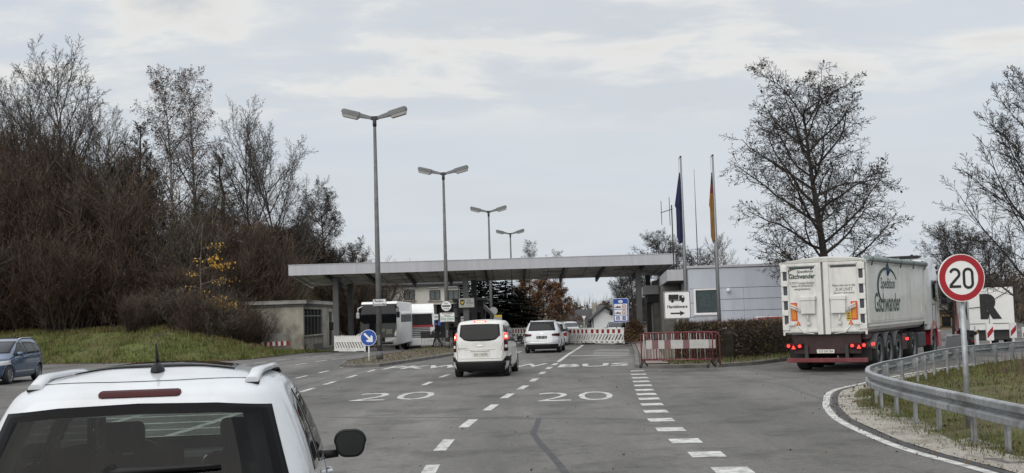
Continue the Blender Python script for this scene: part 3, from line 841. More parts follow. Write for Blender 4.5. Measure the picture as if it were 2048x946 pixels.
    for y in (-.05, .35, L * .5, L - .1, L):
        rise = .17 if .1 < y < L - .05 else .12
        rg.append([mb.bm.verts.new((-1.27 + 2.54 * k / K, y, z1 - .01 + rise * math.sin(math.pi * k / K) ** .55 if 0 < k < K else z1 - .01)) for k in range(K + 1)])
    for A, B in zip(rg, rg[1:]):
        for k in range(K): mb.bm.faces.new((A[k], A[k + 1], B[k + 1], B[k])).smooth = True
    for g_ in (rg[0], rg[-1]): mb.bm.faces.new(g_)
    mb.build('tarpaulin', mat('tarpaulin', (0.50, 0.50, 0.47), 0.7, var=0.08, stain=(0.3, 0.3, 0.28), stain_amt=.5), t)
    mb = MB(); mb.cyl((1.30, .05, z1 + .04), (1.30, L, z1 + .04), .085, 10, m=0)
    for k in range(5): mb.tube([(1.24, .5 + k * 1.95, z1 + .17), (1.40, .5 + k * 1.95, z1 + .06), (1.33, .5 + k * 1.95, z1 - .16)], .025, 5, m=1)
    mb.build('tarpaulin_roll', [mat('grey_green_tarp', (0.20, 0.24, 0.24), .6, var=.1), ink_grey], t)
    # chassis
    mb = MB()
    for sg in (1, -1): mb.span((sg * .42, .2, .78), (sg * .56, L + .6, 1.08))
    for y in (.25, 1.2, 2.6, 4.2, 6, 7.6): mb.span((-.45, y, .82), (.45, y + .12, 1.0))
    mb.span((-1.0, .12, .55), (1.0, .2, 1.1)); mb.span((-1.1, .3, .95), (1.1, 4.9, 1.1))
    for y in (1.5, 2.8, 4.1): mb.cyl((-1.0, y, .5), (1.0, y, .5), .07, 8)
    mb.span((-.9, 4.9, .5), (-.5, 5.6, .95)); mb.span((.6, 5.0, .45), (1.15, 5.7, .98))
    mb.build('chassis', dark_red, t)
    mb = MB(); mb.span((-1.19, .0, .29), (1.19, .12, .42), .015, m=0)
    for sg in (1, -1): mb.span((sg * .55, .05, .4), (sg * .65, .14, .8), m=1)
    mb.build('underrun_bar', [rusty_red, dark_steel], t)
    for sg in (1, -1):
        mb = MB(); mb.span((sg * .70, -.0, .70), (sg * 1.2, .1, .86), .01, m=0)
        lo = mb.build('tail_light_cluster', red_lamp_dark, t)
        mb = MB(); Ml = lambda x, z: Matrix.Translation((x, -.004, z)) @ FACE
        mb.prism(disc(.046, 16), 0, .03, Ml(sg * 1.12, .79)); mb.prism(disc(.046, 16), 0, .03, Ml(sg * .78, .78)); mb.prism([(-.06, -.05), (.06, -.05), (0, .06)], 0, .02, Ml(sg * .97, .745))
        mb.build('tail_light', red_lit, lo)
        mb = MB(); mb.span((sg * .68, .42, .32), (sg * 1.22, .46, .72)); mb.build('mud_flap', rubber, t)
    for y in (.6, 5.3):
        mb = MB(); mb.prism(disc(.05, 14), 0, .05, Matrix.Translation((1.24, y, .80)) @ FACE); mb.box((1.22, y + .08, .8), (.06, .12, .08)); mb.build('marker_light', red_lit, t)
    mb = MB(); mb.prism(rrect(.52, .11, .015), 0, .02, Matrix.Translation((-.02, .05, .62)) @ FACE)
    po = mb.build('number_plate', plate_white, t); text('TUT GW 704', .42, .07, Matrix.Translation((-.02, .028, .62)) @ FACE, sign_black, po)
    for y in (1.5, 2.8, 4.1):
        for sg in (1, -1): box_truck_wheel(t, sg * 1.06, y, .5, .36)
        for sg in (1, -1):
            A = [R(15 + 150 * k / 10) for k in range(11)]
            mb = MB()
            a_ = [[mb.bm.verts.new((sg * x, y + .6 * math.cos(a), .5 + .6 * math.sin(a))) for x in (.86, 1.24)] for a in A]
            for p, q in zip(a_, a_[1:]): mb.bm.faces.new((p[0], p[1], q[1], q[0]))
            mb.build('mudguard', grey_plastic, t)
    # tractor unit
    mb = MB()
    for sg in (1, -1): mb.span((sg * .38, 5.4, .75), (sg * .5, 11.0, .98))
    mb.span((-.4, 5.9, .98), (.4, 7.2, 1.09)); mb.span((-1.2, 7.3, .42), (1.2, 8.6, .95), .05)
    mb.span((-1.1, 8.75, 1.0), (1.1, 8.95, 3.0)); mb.build('tractor_chassis', dark_steel, t)
    cab = truck_cab(t, 8.95, .98, 3.62, 2.25, white_paint, red_paint, 2.48)
    mb = MB()
    for sg in (1, -1): mb.span((sg * 1.2, 8.4, 1.2), (sg * 1.24, 8.95, 3.45), .01)
    mb.build('side_deflector', white_paint, cab)
    mb = MB(); mb.span((-1.0, 9.0, 3.55), (1.0, 9.5, 3.68), .03, m=0); mb.cyl((.6, 9.9, 3.55), (.6, 9.9, 3.75), .05, 8, m=0); mb.build('roof_beacon_bar', black_plastic, cab)
    for sg in (1, -1):
        box_truck_wheel(t, sg * 1.0, 6.4, .5, .5); box_truck_wheel(t, sg * 1.06, 10.0, .5, .32)
        A = [R(-5 + 190 * k / 12) for k in range(13)]
        mb = MB(); a_ = [[mb.bm.verts.new((sg * x, 10 + .62 * math.cos(a), .5 + .64 * math.sin(a))) for x in (.8, 1.25)] for a in A]
        for p, q in zip(a_, a_[1:]): mb.bm.faces.new((p[0], p[1], q[1], q[0]))
        for k in range(12):
            o1, o2 = A[k], A[k + 1]
            mb.poly([(sg * 1.25, 10 + .62 * math.cos(o1), .5 + .64 * math.sin(o1)), (sg * 1.25, 10 + .62 * math.cos(o2), .5 + .64 * math.sin(o2)), (sg * 1.24, 10 + .80 * math.cos(o2), .5 + .82 * math.sin(o2)), (sg * 1.24, 10 + .80 * math.cos(o1), .5 + .82 * math.sin(o1))])
        mb.build('wheel_arch', red_paint, t)
    return t
# ------------------------------------------------------------------ terrain and roads
def ss(t):
    t = max(0.0, min(1.0, t)); return t * t * (3 - 2 * t)
def gz(x, y):
    return -0.45 * ss((y - 78) / 15) * ss((12 - x) / 3) * ss((x + 14) / 4) - 0.85 * ss((y - 44) / 14) * ss((x - 14) / 6) - 0.25 * ss((y - 68) / 14) * ss((-2 - x) / 4)
EDGE = pchip([-120, -60, -40, -27, -19.5, -16, -14.6, -13.6, -12.9, -12], [70, 67.5, 66, 64.8, 61.6, 60.4, 61.2, 66, 75, 92])
def hz(x, y):
    v = y - EDGE(x)
    if v <= 0: return gz(x, y)
    b = 1.9 * (1 - (1 - min(1, v / 10)) ** 1.6) + 0.36 * max(0, v - 10)
    b = min(b, 8 + 0.02 * v)
    a = ss((-x - 12.3) / 9.5)
    m = ss((x + 21.5) / 2.5) * ss((y - 68) / 4) * ss((96 - y) / 4)
    return gz(x, y) + b * a * (1 - 0.93 * m) + 0.05 * min(1, v)

def grid(name, xs, ys, zf, mats, mi=None, kind='structure'):
    me = bpy.data.meshes.new(name)
    nx, ny = len(xs), len(ys)
    vs = [(x, y, zf(x, y)) for y in ys for x in xs]
    fs = [(j * nx + i, j * nx + i + 1, (j + 1) * nx + i + 1, (j + 1) * nx + i) for j in range(ny - 1) for i in range(nx - 1)]
    me.from_pydata(vs, [], fs)
    for m in mats: me.materials.append(m)
    for p in me.polygons:
        p.use_smooth = True
        if mi: p.material_index = mi(*p.center)
    return tag(link(name, me), kind=kind)
def lin(a, b, n): return [a + (b - a) * i / (n - 1) for i in range(n)]

def far_hill(x, y):
    h = gz(x, y) - 0.07
    h += 6 * ss((y - 190) / 260) * ss((x - 20) / 120) + 5 * ss((y - 200) / 200) * ss((-x - 20) / 100)
    return h
grid('ground', lin(-700, -100, 13) + lin(-90, 90, 46) + lin(100, 700, 13), lin(-60, 200, 66) + lin(215, 1500, 30), far_hill, [grass_m])
grid('road', lin(-80, 60, 71), lin(-25, 160, 93), lambda x, y: gz(x, y), [asphalt])

# grass bank on the left
bx = lin(-75, -22, 60) + lin(-21.3, -12.2, 24)
bv = [0, .25, .6, 1.1, 1.7, 2.4, 3.2, 4, 5, 6, 7, 8, 9, 10, 11, 12, 13.5, 15, 17, 19, 22, 25, 29, 34, 40, 48, 60]
me = bpy.data.meshes.new('grass_bank')
vs = []
for v in bv:
    for x in bx:
        y = EDGE(x) + v
        b = noise.noise(V((x * .35, y * .35, 0))) * .26 * min(1, v / 2) + noise.noise(V((x * 1.1, y * 1.1, 3))) * .08 * min(1, v)
        vs.append((x, y, hz(x, y) + b + (0.03 if v else -0.04)))
nx = len(bx)
me.from_pydata(vs, [], [(j * nx + i, j * nx + i + 1, (j + 1) * nx + i + 1, (j + 1) * nx + i) for j in range(len(bv) - 1) for i in range(nx - 1)])
me.materials.append(grass_bank_m); me.materials.append(litter_m)
for k, p in enumerate(me.polygons):
    p.use_smooth = True
    v = p.center.y - EDGE(p.center.x)
    lim = 8.8 + 2.5 * noise.noise(V((p.center.x * .3, 3, 0))) - (3.2 if -24 < p.center.x < -16 else 0)
    p.material_index = 1 if v > lim and not (p.center.x > -19) else 0
tag(link('grass_bank', me), kind='structure')

def strip(name, path, wdt, m, z=0.004, off=0.0):
    mb = MB(); P = [V((p[0], p[1], 0)) for p in path]; L = []; Rr = []
    for i, p in enumerate(P):
        t = (P[min(i + 1, len(P) - 1)] - P[max(i - 1, 0)]).normalized(); n = V((t.y, -t.x, 0))
        a, b = p + n * (off - wdt / 2), p + n * (off + wdt / 2)
        L.append(mb.bm.verts.new((a.x, a.y, gz(a.x, a.y) + z))); Rr.append(mb.bm.verts.new((b.x, b.y, gz(b.x, b.y) + z)))
    for i in range(len(P) - 1): mb.bm.faces.new((L[i], Rr[i], Rr[i + 1], L[i + 1]))
    return tag(mb.build(name, m), kind='structure')

# kerb along the bank
strip('kerb_strip', [(x, EDGE(x) - .12) for x in lin(-75, -13.3, 60)], .3, kerb_mat, .03)
strip('gutter', [(x, EDGE(x) - .5) for x in lin(-75, -13.3, 60)], .5, tar, .006)

def island(name, poly, h, top_m):
    mb = MB(); z0 = -.1
    n = len(poly); c = sum((V((x, y, 0)) for x, y in poly), V()) / n
    def off(d):
        out = []
        for i in range(n):
            a, b, e = V(poly[i - 1]), V(poly[i]), V(poly[(i + 1) % n])
            n1 = V((-(b - a).y, (b - a).x)).normalized(); n2 = V((-(e - b).y, (e - b).x)).normalized()
            k = (n1 + n2); k = k / max(.35, k.dot(n1))
            out.append(b + k * d)
        return out
    o0, o1, o2 = [V(p) for p in poly], off(.02), off(.16)
    g = lambda p: gz(p.x, p.y)
    r = [[mb.bm.verts.new((p.x, p.y, g(p) + z)) for p in o] for o, z in ((o0, -.1), (o0, h - .02), (o1, h), (o2, h), (o2, h - .03))]
    for A, B in zip(r, r[1:]):
        for i in range(n):
            f = mb.bm.faces.new((A[i], A[(i + 1) % n], B[(i + 1) % n], B[i])); f.material_index = 0
    f = mb.bm.faces.new(r[-1]); f.material_index = 1
    bmesh.ops.triangulate(mb.bm, faces=[f])
    return tag(mb.build(name, [kerb_mat, top_m]), kind='structure')
def densify(P, step=1.2):
    out = []
    for a, b in zip(P, P[1:] + P[:1]):
        k = max(1, int(math.hypot(b[0] - a[0], b[1] - a[1]) / step))
        out += [(a[0] + (b[0] - a[0]) * i / k, a[1] + (b[1] - a[1]) * i / k) for i in range(k)]
    return out
LI = densify([(-7.3, 48.1), (-6.6, 47.3), (-5.6, 47.4), (-4.4, 52), (-3.0, 58.7), (-1.3, 72), (-.3, 84), (-2.6, 86), (-4.6, 78), (-7.0, 60), (-7.75, 52)], 2)
island('traffic_island', LI, .14, soil_m)
RI = densify([(4.15, 40.3), (4.5, 39.6), (5.4, 39.1), (6.8, 38.9), (8.3, 39.9), (9.9, 42.1), (13, 47.5), (17, 54), (20, 64), (20, 100), (9, 100), (8.2, 84), (6.8, 67.5), (5.5, 53.5)], 2)
island('pavement_island', RI, .13, soil_m)
me = MB()                                             # paved footway along the left of the right-hand island
fw = [(4.5, 40.6), (5.35, 40.2), (6.6, 53), (8.3, 67.5), (9.4, 84), (8.6, 84), (7.0, 67.4), (5.7, 53.4)]
me.poly([(x, y, .135) for x, y in fw]); tag(me.build('footway', mat('reddish_paving', (0.22, 0.17, 0.15), .85, var=.2, scale=4, stain=(.12, .1, .09), stain_amt=.6)), kind='structure')
me = MB(); me.poly([(9.2, 54.0, .136), (17.0, 54.3, .136), (19.5, 64, .136), (19.5, 66, .136), (9.4, 66, .136)]); tag(me.build('forecourt', asphalt), kind='structure')

# right-hand grass island with edge line, gravel verge
EP = [(6.0, 4), (5.6, 10), (5.44, 13.7), (5.27, 16.06), (5.45, 19.2), (5.9, 22), (6.4, 24), (7.3, 26.8), (8.65, 29.0), (11, 32.4), (13, 34.9), (17, 38.8), (24, 44.0), (34, 50)]
fx, fy = pchip(list(range(len(EP))), [p[0] for p in EP]), pchip(list(range(len(EP))), [p[1] for p in EP])
EPd = [(fx(i / 5), fy(i / 5)) for i in range((len(EP) - 1) * 5 + 1)]
strip('edge_line', EPd, .14, road_paint, .005)
strip('gutter', EPd, .16, tar, .0045, off=.20)
def isl_pt(i, d):
    x, y = EPd[i]; s = i / (len(EPd) - 1); T = V((24 + 16 * s, 10 + 30 * s)); p = V((x, y)); k = (T - p)
    L = k.length
    q = p + k * min(1, d / L)
    z = gz(q.x, q.y) * .3 + .24 * ss((d - .6) / 3.5) + .05 * noise.noise(V((q.x, q.y, 0))) * min(1, d) + 0.012
    return (q.x, q.y, z)
ds = [.25, .6, .95, 1.25, 1.7, 2.4, 3.4, 5, 7, 10, 14, 19, 26]
me = bpy.data.meshes.new('grass_verge'); n_ = len(EPd)
me.from_pydata([isl_pt(i, d) for d in ds for i in range(n_)], [], [(j * n_ + i, j * n_ + i + 1, (j + 1) * n_ + i + 1, (j + 1) * n_ + i) for j in range(len(ds) - 1) for i in range(n_ - 1)])
me.materials.append(gravel); me.materials.append(grass_m)
for p in me.polygons:
    p.use_smooth = True
    j = p.index // (n_ - 1); i = p.index % (n_ - 1)
    gw = (1.0 if i < 26 else .55) + .30 * noise.noise(V((i * .45, 7, 0)))
    p.material_index = 0 if ds[j] < gw else 1
tag(link('grass_verge', me), kind='structure')

# ------------------------------------------------------------------ road markings
def mark_quads(name, quads, m=road_paint, z=.005):
    mb = MB()
    for q in quads: mb.poly([(p[0], p[1], gz(p[0], p[1]) + z) for p in q])
    return tag(mb.build(name, m), kind='structure')
def dash(c, d, L, W):
    d = V((d[0], d[1])).normalized(); n = V((d.y, -d.x)); c = V((c[0], c[1]))
    return [c - d * L / 2 - n * W / 2, c - d * L / 2 + n * W / 2, c + d * L / 2 + n * W / 2, c + d * L / 2 - n * W / 2]
def dash_row(px, L, W, extra=None):
    P = [G(*p) for p in px]; q = []
    for i, p in enumerate(P):
        d = P[min(i + 1, len(P) - 1)] - P[max(i - 1, 0)] if len(P) > 1 else V(extra)
        q.append(dash(p, d, L, W))
    return q
CD = [(857, 946), (889, 890), (937, 847), (982, 815), (1015, 792), (1046, 775), (1068, 760), (1085, 746), (1098, 736), (1110, 728.5)]
mark_quads('centre_dashes', dash_row(CD, 1.55, .19))
sp_ = [G(1116, 724), G(1138, 708), G(1156, 697), G(1166, 690)]
strip('centre_line', [(p.x, p.y) for p in sp_], .16, road_paint, .005)
BL = [(1465, 941), (1413.6, 909), (1370.6, 882), (1341, 859), (1322, 840), (1311.5, 823), (1304, 809), (1298, 797.6), (1293, 788.5), (1289, 780), (1286, 771), (1282.5, 763), (1280, 755.7), (1277, 748.7), (1275, 742)]
mark_quads('block_markings', [dash(G(*p), (.03, 1), .62, .46) for p in BL])
rows = [[(615.5, 780), (660, 766), (704, 753), (743, 741.6)], [(603, 754), (648, 743.7), (690, 733.5)], [(603, 728), (643, 722), (678, 717.7), (709, 715)], [(480, 731), (522, 725), (567, 719.5), (605, 716), (640, 712), (669, 709.6)]]
for r_, wd in zip(rows, (.16, .14, .14, .14)): mark_quads('lane_dashes', dash_row(r_, 1.7, wd))
mark_quads('lane_dashes', dash_row([(855, 767), (889, 752), (1039, 704)], 1.7, .16))
rd = V((.094, 1)).normalized()
def road_text(s, c, w_, h_, ang=.094, bold=.02):
    M = Matrix.Translation((c.x, c.y, .005)) @ Matrix.Rotation(-ang, 4, 'Z')
    o = text(s, w_, h_, M, road_paint, None, 'road_lettering', bold=bold, depth=0.0); tag(o, kind='structure')
road_text('20', G(789, 792.5), 2.02, 2.75, .02, -.012); road_text('20', G(1150, 792.5), 1.80, 2.75, .05, -.012)
road_text('PKW', G(852, 733.8), 3.1, 2.7); road_text('PKW', G(1020, 731.8), 2.8, 2.6); road_text('BUS', G(1188, 730), 2.62, 2.4)
mark_quads('stop_line', [[G(1140, 712.5), G(1257, 711.0), G(1257, 709.8), G(1141, 711.2)]], road_paint_worn)
mark_quads('worn_lines', [[G(x0, y), G(1259, y - .8), G(1259, y - 1.7), G(x0 + 1, y - .9)] for x0, y in ((1185, 708.5), (1188, 705.6), (1186, 702.6), (1192, 700.2))], road_paint_worn)
hq = []
for i, y in enumerate((20.6, 22.0, 23.5, 25.2, 27.1)): hq.append([V((-9.6, y - .35)), V((-5.0 - i * .12, y + .12)), V((-5.0 - i * .12, y + .36)), V((-9.6, y - .08))])
mark_quads('hatching', hq)
strip('hatching_border', [tuple(G(300, 884).xy), tuple(G(425, 845).xy), tuple(G(520, 812).xy)], .2, road_paint, .006)
strip('hatching_border', [tuple(G(225, 846).xy), tuple(G(340, 815).xy), tuple(G(440, 790).xy)], .2, road_paint, .006)
# seams and repairs in the asphalt
strip('tar_seam', [tuple(G(*p).xy) for p in ((1078, 836), (1074, 850), (1066, 866), (1078, 884), (1096, 903), (1116, 926), (1140, 958))], .10, tar, .003)
strip('tar_seam', [tuple(G(*p).xy) for p in ((640, 834), (760, 836), (900, 835), (1060, 837), (1190, 836), (1300, 841))], .09, mat('faint_seam', (0.085, 0.084, 0.082), .8, var=.3), .0025)
strip('tar_seam', [tuple(G(*p).xy) for p in ((1360, 748), (1450, 752), (1560, 768), (1650, 800))], .07, mat('faint_seam', (0.085, 0.084, 0.082)), .0025)
strip('tar_seam', [tuple(G(*p).xy) for p in ((600, 772), (660, 757), (730, 738))], .12, mat('faint_seam', (0.085, 0.084, 0.082)), .0025)
mark_quads('tar_patch', [[G(1078, 868), G(1106, 867), G(1104, 860), G(1082, 861)]], mat('faint_seam', (0.085, 0.084, 0.082)), .0026)

# ------------------------------------------------------------------ canopy over the lanes
def rebase(root, loc):
    loc = V(loc)
    def go(o):
        for c in kids(o):
            if c.type == 'MESH' and c.data.users == 1: c.data.transform(Matrix.Translation(-loc))
            go(c)
    go(root); root.location = loc
YC = 70.0
a, b = D(577, 553, YC), D(1351, 526.5, YC)
zb = (a.z + b.z) / 2; x0, x1 = a.x, b.x
cp = thing('border_canopy', 'long flat grey metal canopy on posts spanning the border lanes', 'canopy')
SL = .075
mb = MB(); k = 9
for i in range(k):
    xa = x0 + (x1 - x0) * i / k; xb = x0 + (x1 - x0) * (i + 1) / k
    mb.span((xa + .004, YC, zb), (xb - .004, YC + .16, zb + .63))
mb.span((x0 + .01, YC + .02, zb + .02), (x1 - .01, YC + .2, zb + .61))
mb.span((x0 - .02, YC - .025, zb + .63), (x1 + .02, YC + .24, zb + .66))
mb.build('fascia', fascia_m, cp)
for xe in (x0 + .002, x1 - .122):
    mb = MB()
    M = Matrix(((0, 0, 1, xe), (1, 0, 0, 0), (0, 1, 0, 0), (0, 0, 0, 1)))
    mb.prism([(YC + .2, zb + .01), (YC + 8, zb - SL * 8), (YC + 8, zb - SL * 8 + .38), (YC + .2, zb + .62)], 0, .12, M)
    mb.build('side_fascia', fascia_m, cp)
M = Matrix(((0, 0, 1, x0 + .13), (1, 0, 0, 0), (0, 1, 0, 0), (0, 0, 0, 1)))
mb = MB(); mb.prism([(YC + .2, zb + .16), (YC + 7.95, zb - SL * 7.95 + .16), (YC + 7.95, zb - SL * 7.95 + .36), (YC + .2, zb + .59)], 0, x1 - x0 - .26, M)
for i in range(20):
    xx = x0 + .6 + (x1 - x0 - 1.2) * i / 19
    MM = Matrix(((0, 0, 1, xx), (1, 0, 0, 0), (0, 1, 0, 0), (0, 0, 0, 1)))
    mb.prism([(YC + .22, zb + .145), (YC + 7.9, zb - SL * 7.9 + .145), (YC + 7.9, zb - SL * 7.9 + .17), (YC + .22, zb + .17)], 0, .03, MM, m=1)
mb.build('roof_slab', [soffit_m, gap_dark], cp)
for i in range(10):
    xx = D(649 + 80.2 * i - (0 if i else 0), 545, YC).x
    if xx < x0 + .4 or xx > x1 - .3: continue
    MM = Matrix(((0, 0, 1, xx - .07), (1, 0, 0, 0), (0, 1, 0, 0), (0, 0, 0, 1)))
    mb = MB(); mb.prism([(YC + .22, zb - .02), (YC + 7.8, zb - SL * 7.8 - .14), (YC + 7.8, zb - SL * 7.8 + .15), (YC + .22, zb + .15)], 0, .14, MM); mb.build('beam', dark_steel, cp)
for px, yy, wd in ((672, 72, .34), (932, 72, .36), (1278, 72, .34), (701, 76, .34), (948, 76, .34), (1297, 76, .3)):
    xx = D(px, 600, yy).x; g = gz(xx, yy)
    mb = MB(); mb.span((xx - wd / 2, yy - wd / 2, g - .1), (xx + wd / 2, yy + wd / 2, zb - SL * (yy - YC) + .02), .015); mb.span((xx - wd * .8, yy - wd * .8, g - .1), (xx + wd * .8, yy + wd * .8, g + .12), .01)
    mb.build('column', column_m if yy == 72 else dark_steel, cp)
for xx in (-11.5, -3, 2.5, 7): 
    mb = MB(); mb.span((xx - .6, 73.2, zb - .24), (xx + .6, 73.4, zb - .12), .01); mb.build('strip_light', lamp_diff, cp)
rebase(cp, ((x0 + x1) / 2, YC + 4, 0))

# customs booth below the canopy
kx0, kx1 = D(914, 600, 80).x, D(966, 600, 80).x
kb = thing('customs_booth', 'dark customs booth with slanted grey awning under the middle of the canopy', 'booth')
mb = MB(); mb.span((kx0, 80, -.3), (kx1, 87, 3.0)); mb.build('wall', dark_wall, kb)
mb = MB(); mb.span((kx0 - .3, 79.6, 3.0), (kx1 + .3, 87.4, 3.2), .02); mb.build('roof', dark_steel, kb)
mb = MB(); mb.span((kx0 + .15, 79.985, 1.0), (kx1 - .15, 80.02, 2.2)); mb.build('window', glass_dark, kb)
mb = MB(); mb.poly([(kx1 + .02, 79.5, 2.75), (kx1 + .75, 79.5, 2.0), (kx1 + .75, 86, 2.0), (kx1 + .02, 86, 2.75)]); mb.prism([(0, .75), (.73, 0), (.73, -.22), (0, .45)], 0, .05, Matrix.Translation((kx1 + .02, 79.5, 2.0)) @ FACE); mb.build('awning', pole_grey, kb)
rebase(kb, ((kx0 + kx1) / 2, 83.5, gz(kx0, 83)))

# ------------------------------------------------------------------ concrete hut on the left
hut = thing('concrete_hut', 'stained flat roofed concrete hut with side windows below the thicket', 'hut')
hx1 = D(607, 650, 76).x; hx0 = hx1 - 7.0; hy0, hy1 = 76.0, 89.0; hzt = D(607, 596, 76).z - .1
mb = MB(); mb.span((hx0, hy0, -.4), (hx1 - .25, hy1, hzt - .3))
mb.span((hx1 - .25, hy0, -.4), (hx1, hy0 + .35, hzt - .3)); mb.span((hx1 - .25, hy0 + .35, -.4), (hx1 - .02, hy0 + 7.4, .95)); mb.span((hx1 - .25, hy0 + 7.4, -.4), (hx1 + .04, hy0 + 10.2, hzt - .3)); mb.span((hx1 - .25, hy0 + 12, -.4), (hx1, hy1, hzt - .3)); mb.span((hx1 - .25, hy0 + .35, 2.75), (hx1 - .01, hy0 + 7.4, hzt - .3)); mb.span((hx1 - .25, hy0 + 10.2, 2.6), (hx1 - .01, hy0 + 12, hzt - .3))
mb.build('wall', concrete, hut)
mb = MB(); mb.span((hx0 - .3, hy0 - .3, hzt - .28), (hx1 + .28, hy1 + .3, hzt - .08), .015, m=0); mb.span((hx0 - .15, hy0 - .14, hzt - .42), (hx1 + .14, hy1 + .1, hzt - .285), m=1); mb.span((hx0 - .32, hy0 - .32, hzt - .08), (hx1 + .3, hy1 + .32, hzt - .04), m=0)
mb.build('roof', [mat('pale_concrete_band', (0.33, 0.325, 0.30), .8, var=.2, scale=2, stain=(.15, .145, .13), stain_amt=.6), concrete_dark], hut)
mb = MB(); mb.span((hx1 - .2, hy0 + .36, .96), (hx1 - .12, hy0 + 7.39, 2.74)); wn = mb.build('window', glass_dark, hut)
mb = MB()
for i in range(6): mb.span((hx1 - .12, hy0 + .40 + i * 1.37, .96), (hx1 - .05, hy0 + .48 + i * 1.37, 2.74))
mb.span((hx1 - .12, hy0 + .4, 2.25), (hx1 - .04, hy0 + 7.3, 2.33)); mb.build('frame', grey_plastic, wn)
mb = MB(); mb.span((hx1 - .1, hy0 + .3, .90), (hx1 + .12, hy0 + 7.5, 1.0), .01); mb.build('sill', concrete, wn)
mb = MB(); mb.span((hx1 - .22, hy0 + 10.2, -.1), (hx1 - .1, hy0 + 12, 2.6)); mb.build('door', dark_steel, hut)
mb = MB(); mb.span((hx1 + .05, hy0 + .4, -.2), (hx1 + .6, hy0 + 4.2, .42), .02); mb.span((hx1 + .0, hy0 + 4.3, -.2), (hx1 + .7, hy1, .05)); mb.build('plinth', concrete_dark, hut)
mb = MB(); mb.tube([(hx1 - 4.5, hy0 - .03, 3.0), (hx1 - 5.4, hy0 - .03, 1.7)], .02, 5); mb.build('cable', dark_steel, hut)
mb = MB(); mb.span((hx1 + .0, hy0 + 10.6, 1.2), (hx1 + .35, hy0 + 11.4, 1.8), .03); mb.build('letter_box', dark_steel, hut)
rebase(hut, ((hx0 + hx1) / 2, 82, .1))

# ------------------------------------------------------------------ customs office on the right
of = thing('customs_office', 'low office building clad in blue grey panels behind the hedge', 'building')
# local frame: origin front-left corner, x along the front, y back
FW, FD, FH = 11.0, 26.0, D(1390, 538, 58).z
def wallrows(mb, xa, xb, za, zb_, y, n):
    for i in range(n):
        z0 = za + (zb_ - za) * i / n; z1 = za + (zb_ - za) * (i + 1) / n
        mb.span((xa + .006, y, z0 + .012), (xb - .006, y + .03, z1 - .012))
wx0, wx1, wz0, wz1 = .30, 1.42, 1.62, 2.80
mb = MB(); mb.span((.03, .03, 0), (FW, FD, FH - .05)); mb.build('wall', gap_dark, of)
mb = MB()
wallrows(mb, 0.02, FW, wz1 + .06, FH - .12, 0, 1); wallrows(mb, 0.02, wx0 - .05, .0, wz1 + .06, 0, 4)
wallrows(mb, wx1 + .05, 2.72, .0, wz1 + .06, 0, 5); wallrows(mb, 2.72, 6.9, .0, wz1 + .06, 0, 5); wallrows(mb, 6.9, FW, .0, wz1 + .06, 0, 5); wallrows(mb, wx0 - .05, wx1 + .05, .0, wz0 - .1, 0, 3)
for i in range(5): mb.span((-.0, .05 + i * 1.4, 0), (.028, 1.40 + i * 1.4, FH - .12))
mb.build('cladding', cladding, of)
mb = MB(); mb.span((-.06, -.06, FH - .10), (FW + .1, FD, FH + .03), .01); mb.build('parapet', fascia_m, of)
mb = MB()
mb.span((wx0 - .06, -.03, wz0 - .08), (wx0 + .04, .025, wz1 + .06)); mb.span((wx1 - .04, -.03, wz0 - .08), (wx1 + .06, .025, wz1 + .06)); mb.span((wx0 + .04, -.03, wz1 - .02), (wx1 - .04, .025, wz1 + .06)); mb.span((wx0 - .1, -.09, wz0 - .10), (wx1 + .1, -.032, wz0 - .02)); mb.span((wx0 + .04, -.028, wz0 - .08), (wx1 - .04, .025, wz0 + .02))
wn = mb.build('window', frame_white, of)
mb = MB(); mb.span((wx0, .0, wz0), (wx1, .01, wz1)); mb.build('pane', glass_mat('window_glass', (.8, .84, .84)), wn)
mb = MB()
P = [(wx0 + (wx1 - wx0) * i / 48, .022 + .006 * math.sin(i * 1.9) + .003 * math.sin(i * .7)) for i in range(49)]
for (xa, ya), (xb, yb) in zip(P, P[1:]): mb.poly([(xa, ya, wz0), (xb, yb, wz0), (xb, yb, wz1), (xa, ya, wz1)])
mb.build('curtain', curtain_m, wn)
mb = MB(); mb.span((1.93, -.08, 2.66), (2.0, .0, 2.72)); mb.lathe([(.0, -.11), (.08, -.08), (.11, 0), (.08, .08), (.0, .11)], 14, Matrix.Translation((1.97, -.13, 2.73))); mb.build('wall_lamp', frame_white, of)
rot = Matrix.Rotation(-.094, 4, 'Z'); oc = D(1378, 600, 58); oc.z = .13
inv = (Matrix.Translation(oc) @ rot).inverted()
def loc_of(px, py, Y): return inv @ D(px, py, Y)
e1, e1b = loc_of(1334, 540, 58.6), loc_of(1334, 562, 58.6)
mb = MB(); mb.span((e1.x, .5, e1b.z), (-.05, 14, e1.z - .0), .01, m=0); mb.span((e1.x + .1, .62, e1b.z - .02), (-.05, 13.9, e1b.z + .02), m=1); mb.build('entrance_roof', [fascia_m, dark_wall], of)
e2, e2b = loc_of(1287, 571, 74), loc_of(1287, 589, 74)
e2r = loc_of(1325, 571, 74)
mb = MB(); mb.span((e2.x, e2.y, e2b.z), (e2r.x, e2.y + 8, e2.z), .01, m=0); mb.build('side_roof', fascia_m, of)
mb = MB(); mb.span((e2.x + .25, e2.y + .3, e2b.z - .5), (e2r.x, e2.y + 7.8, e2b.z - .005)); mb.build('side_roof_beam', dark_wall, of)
mb = MB(); mb.span((-1.0, 9.0, 0), (-.0, 26, FH - .1)); mb.span((-.25, 2.0, 0), (.0, 8.9, 2.7), m=0); mb.span((e2r.x - .6, e2.y + .5, 0), (-1.0, e2.y + 8.5, e2.z + .3)); mb.build('side_wall', concrete_dark, of)
mb = MB(); mb.span((-.28, 3.0, 0), (-.255, 4.6, 2.1)); mb.build('door', glass_dark, of)
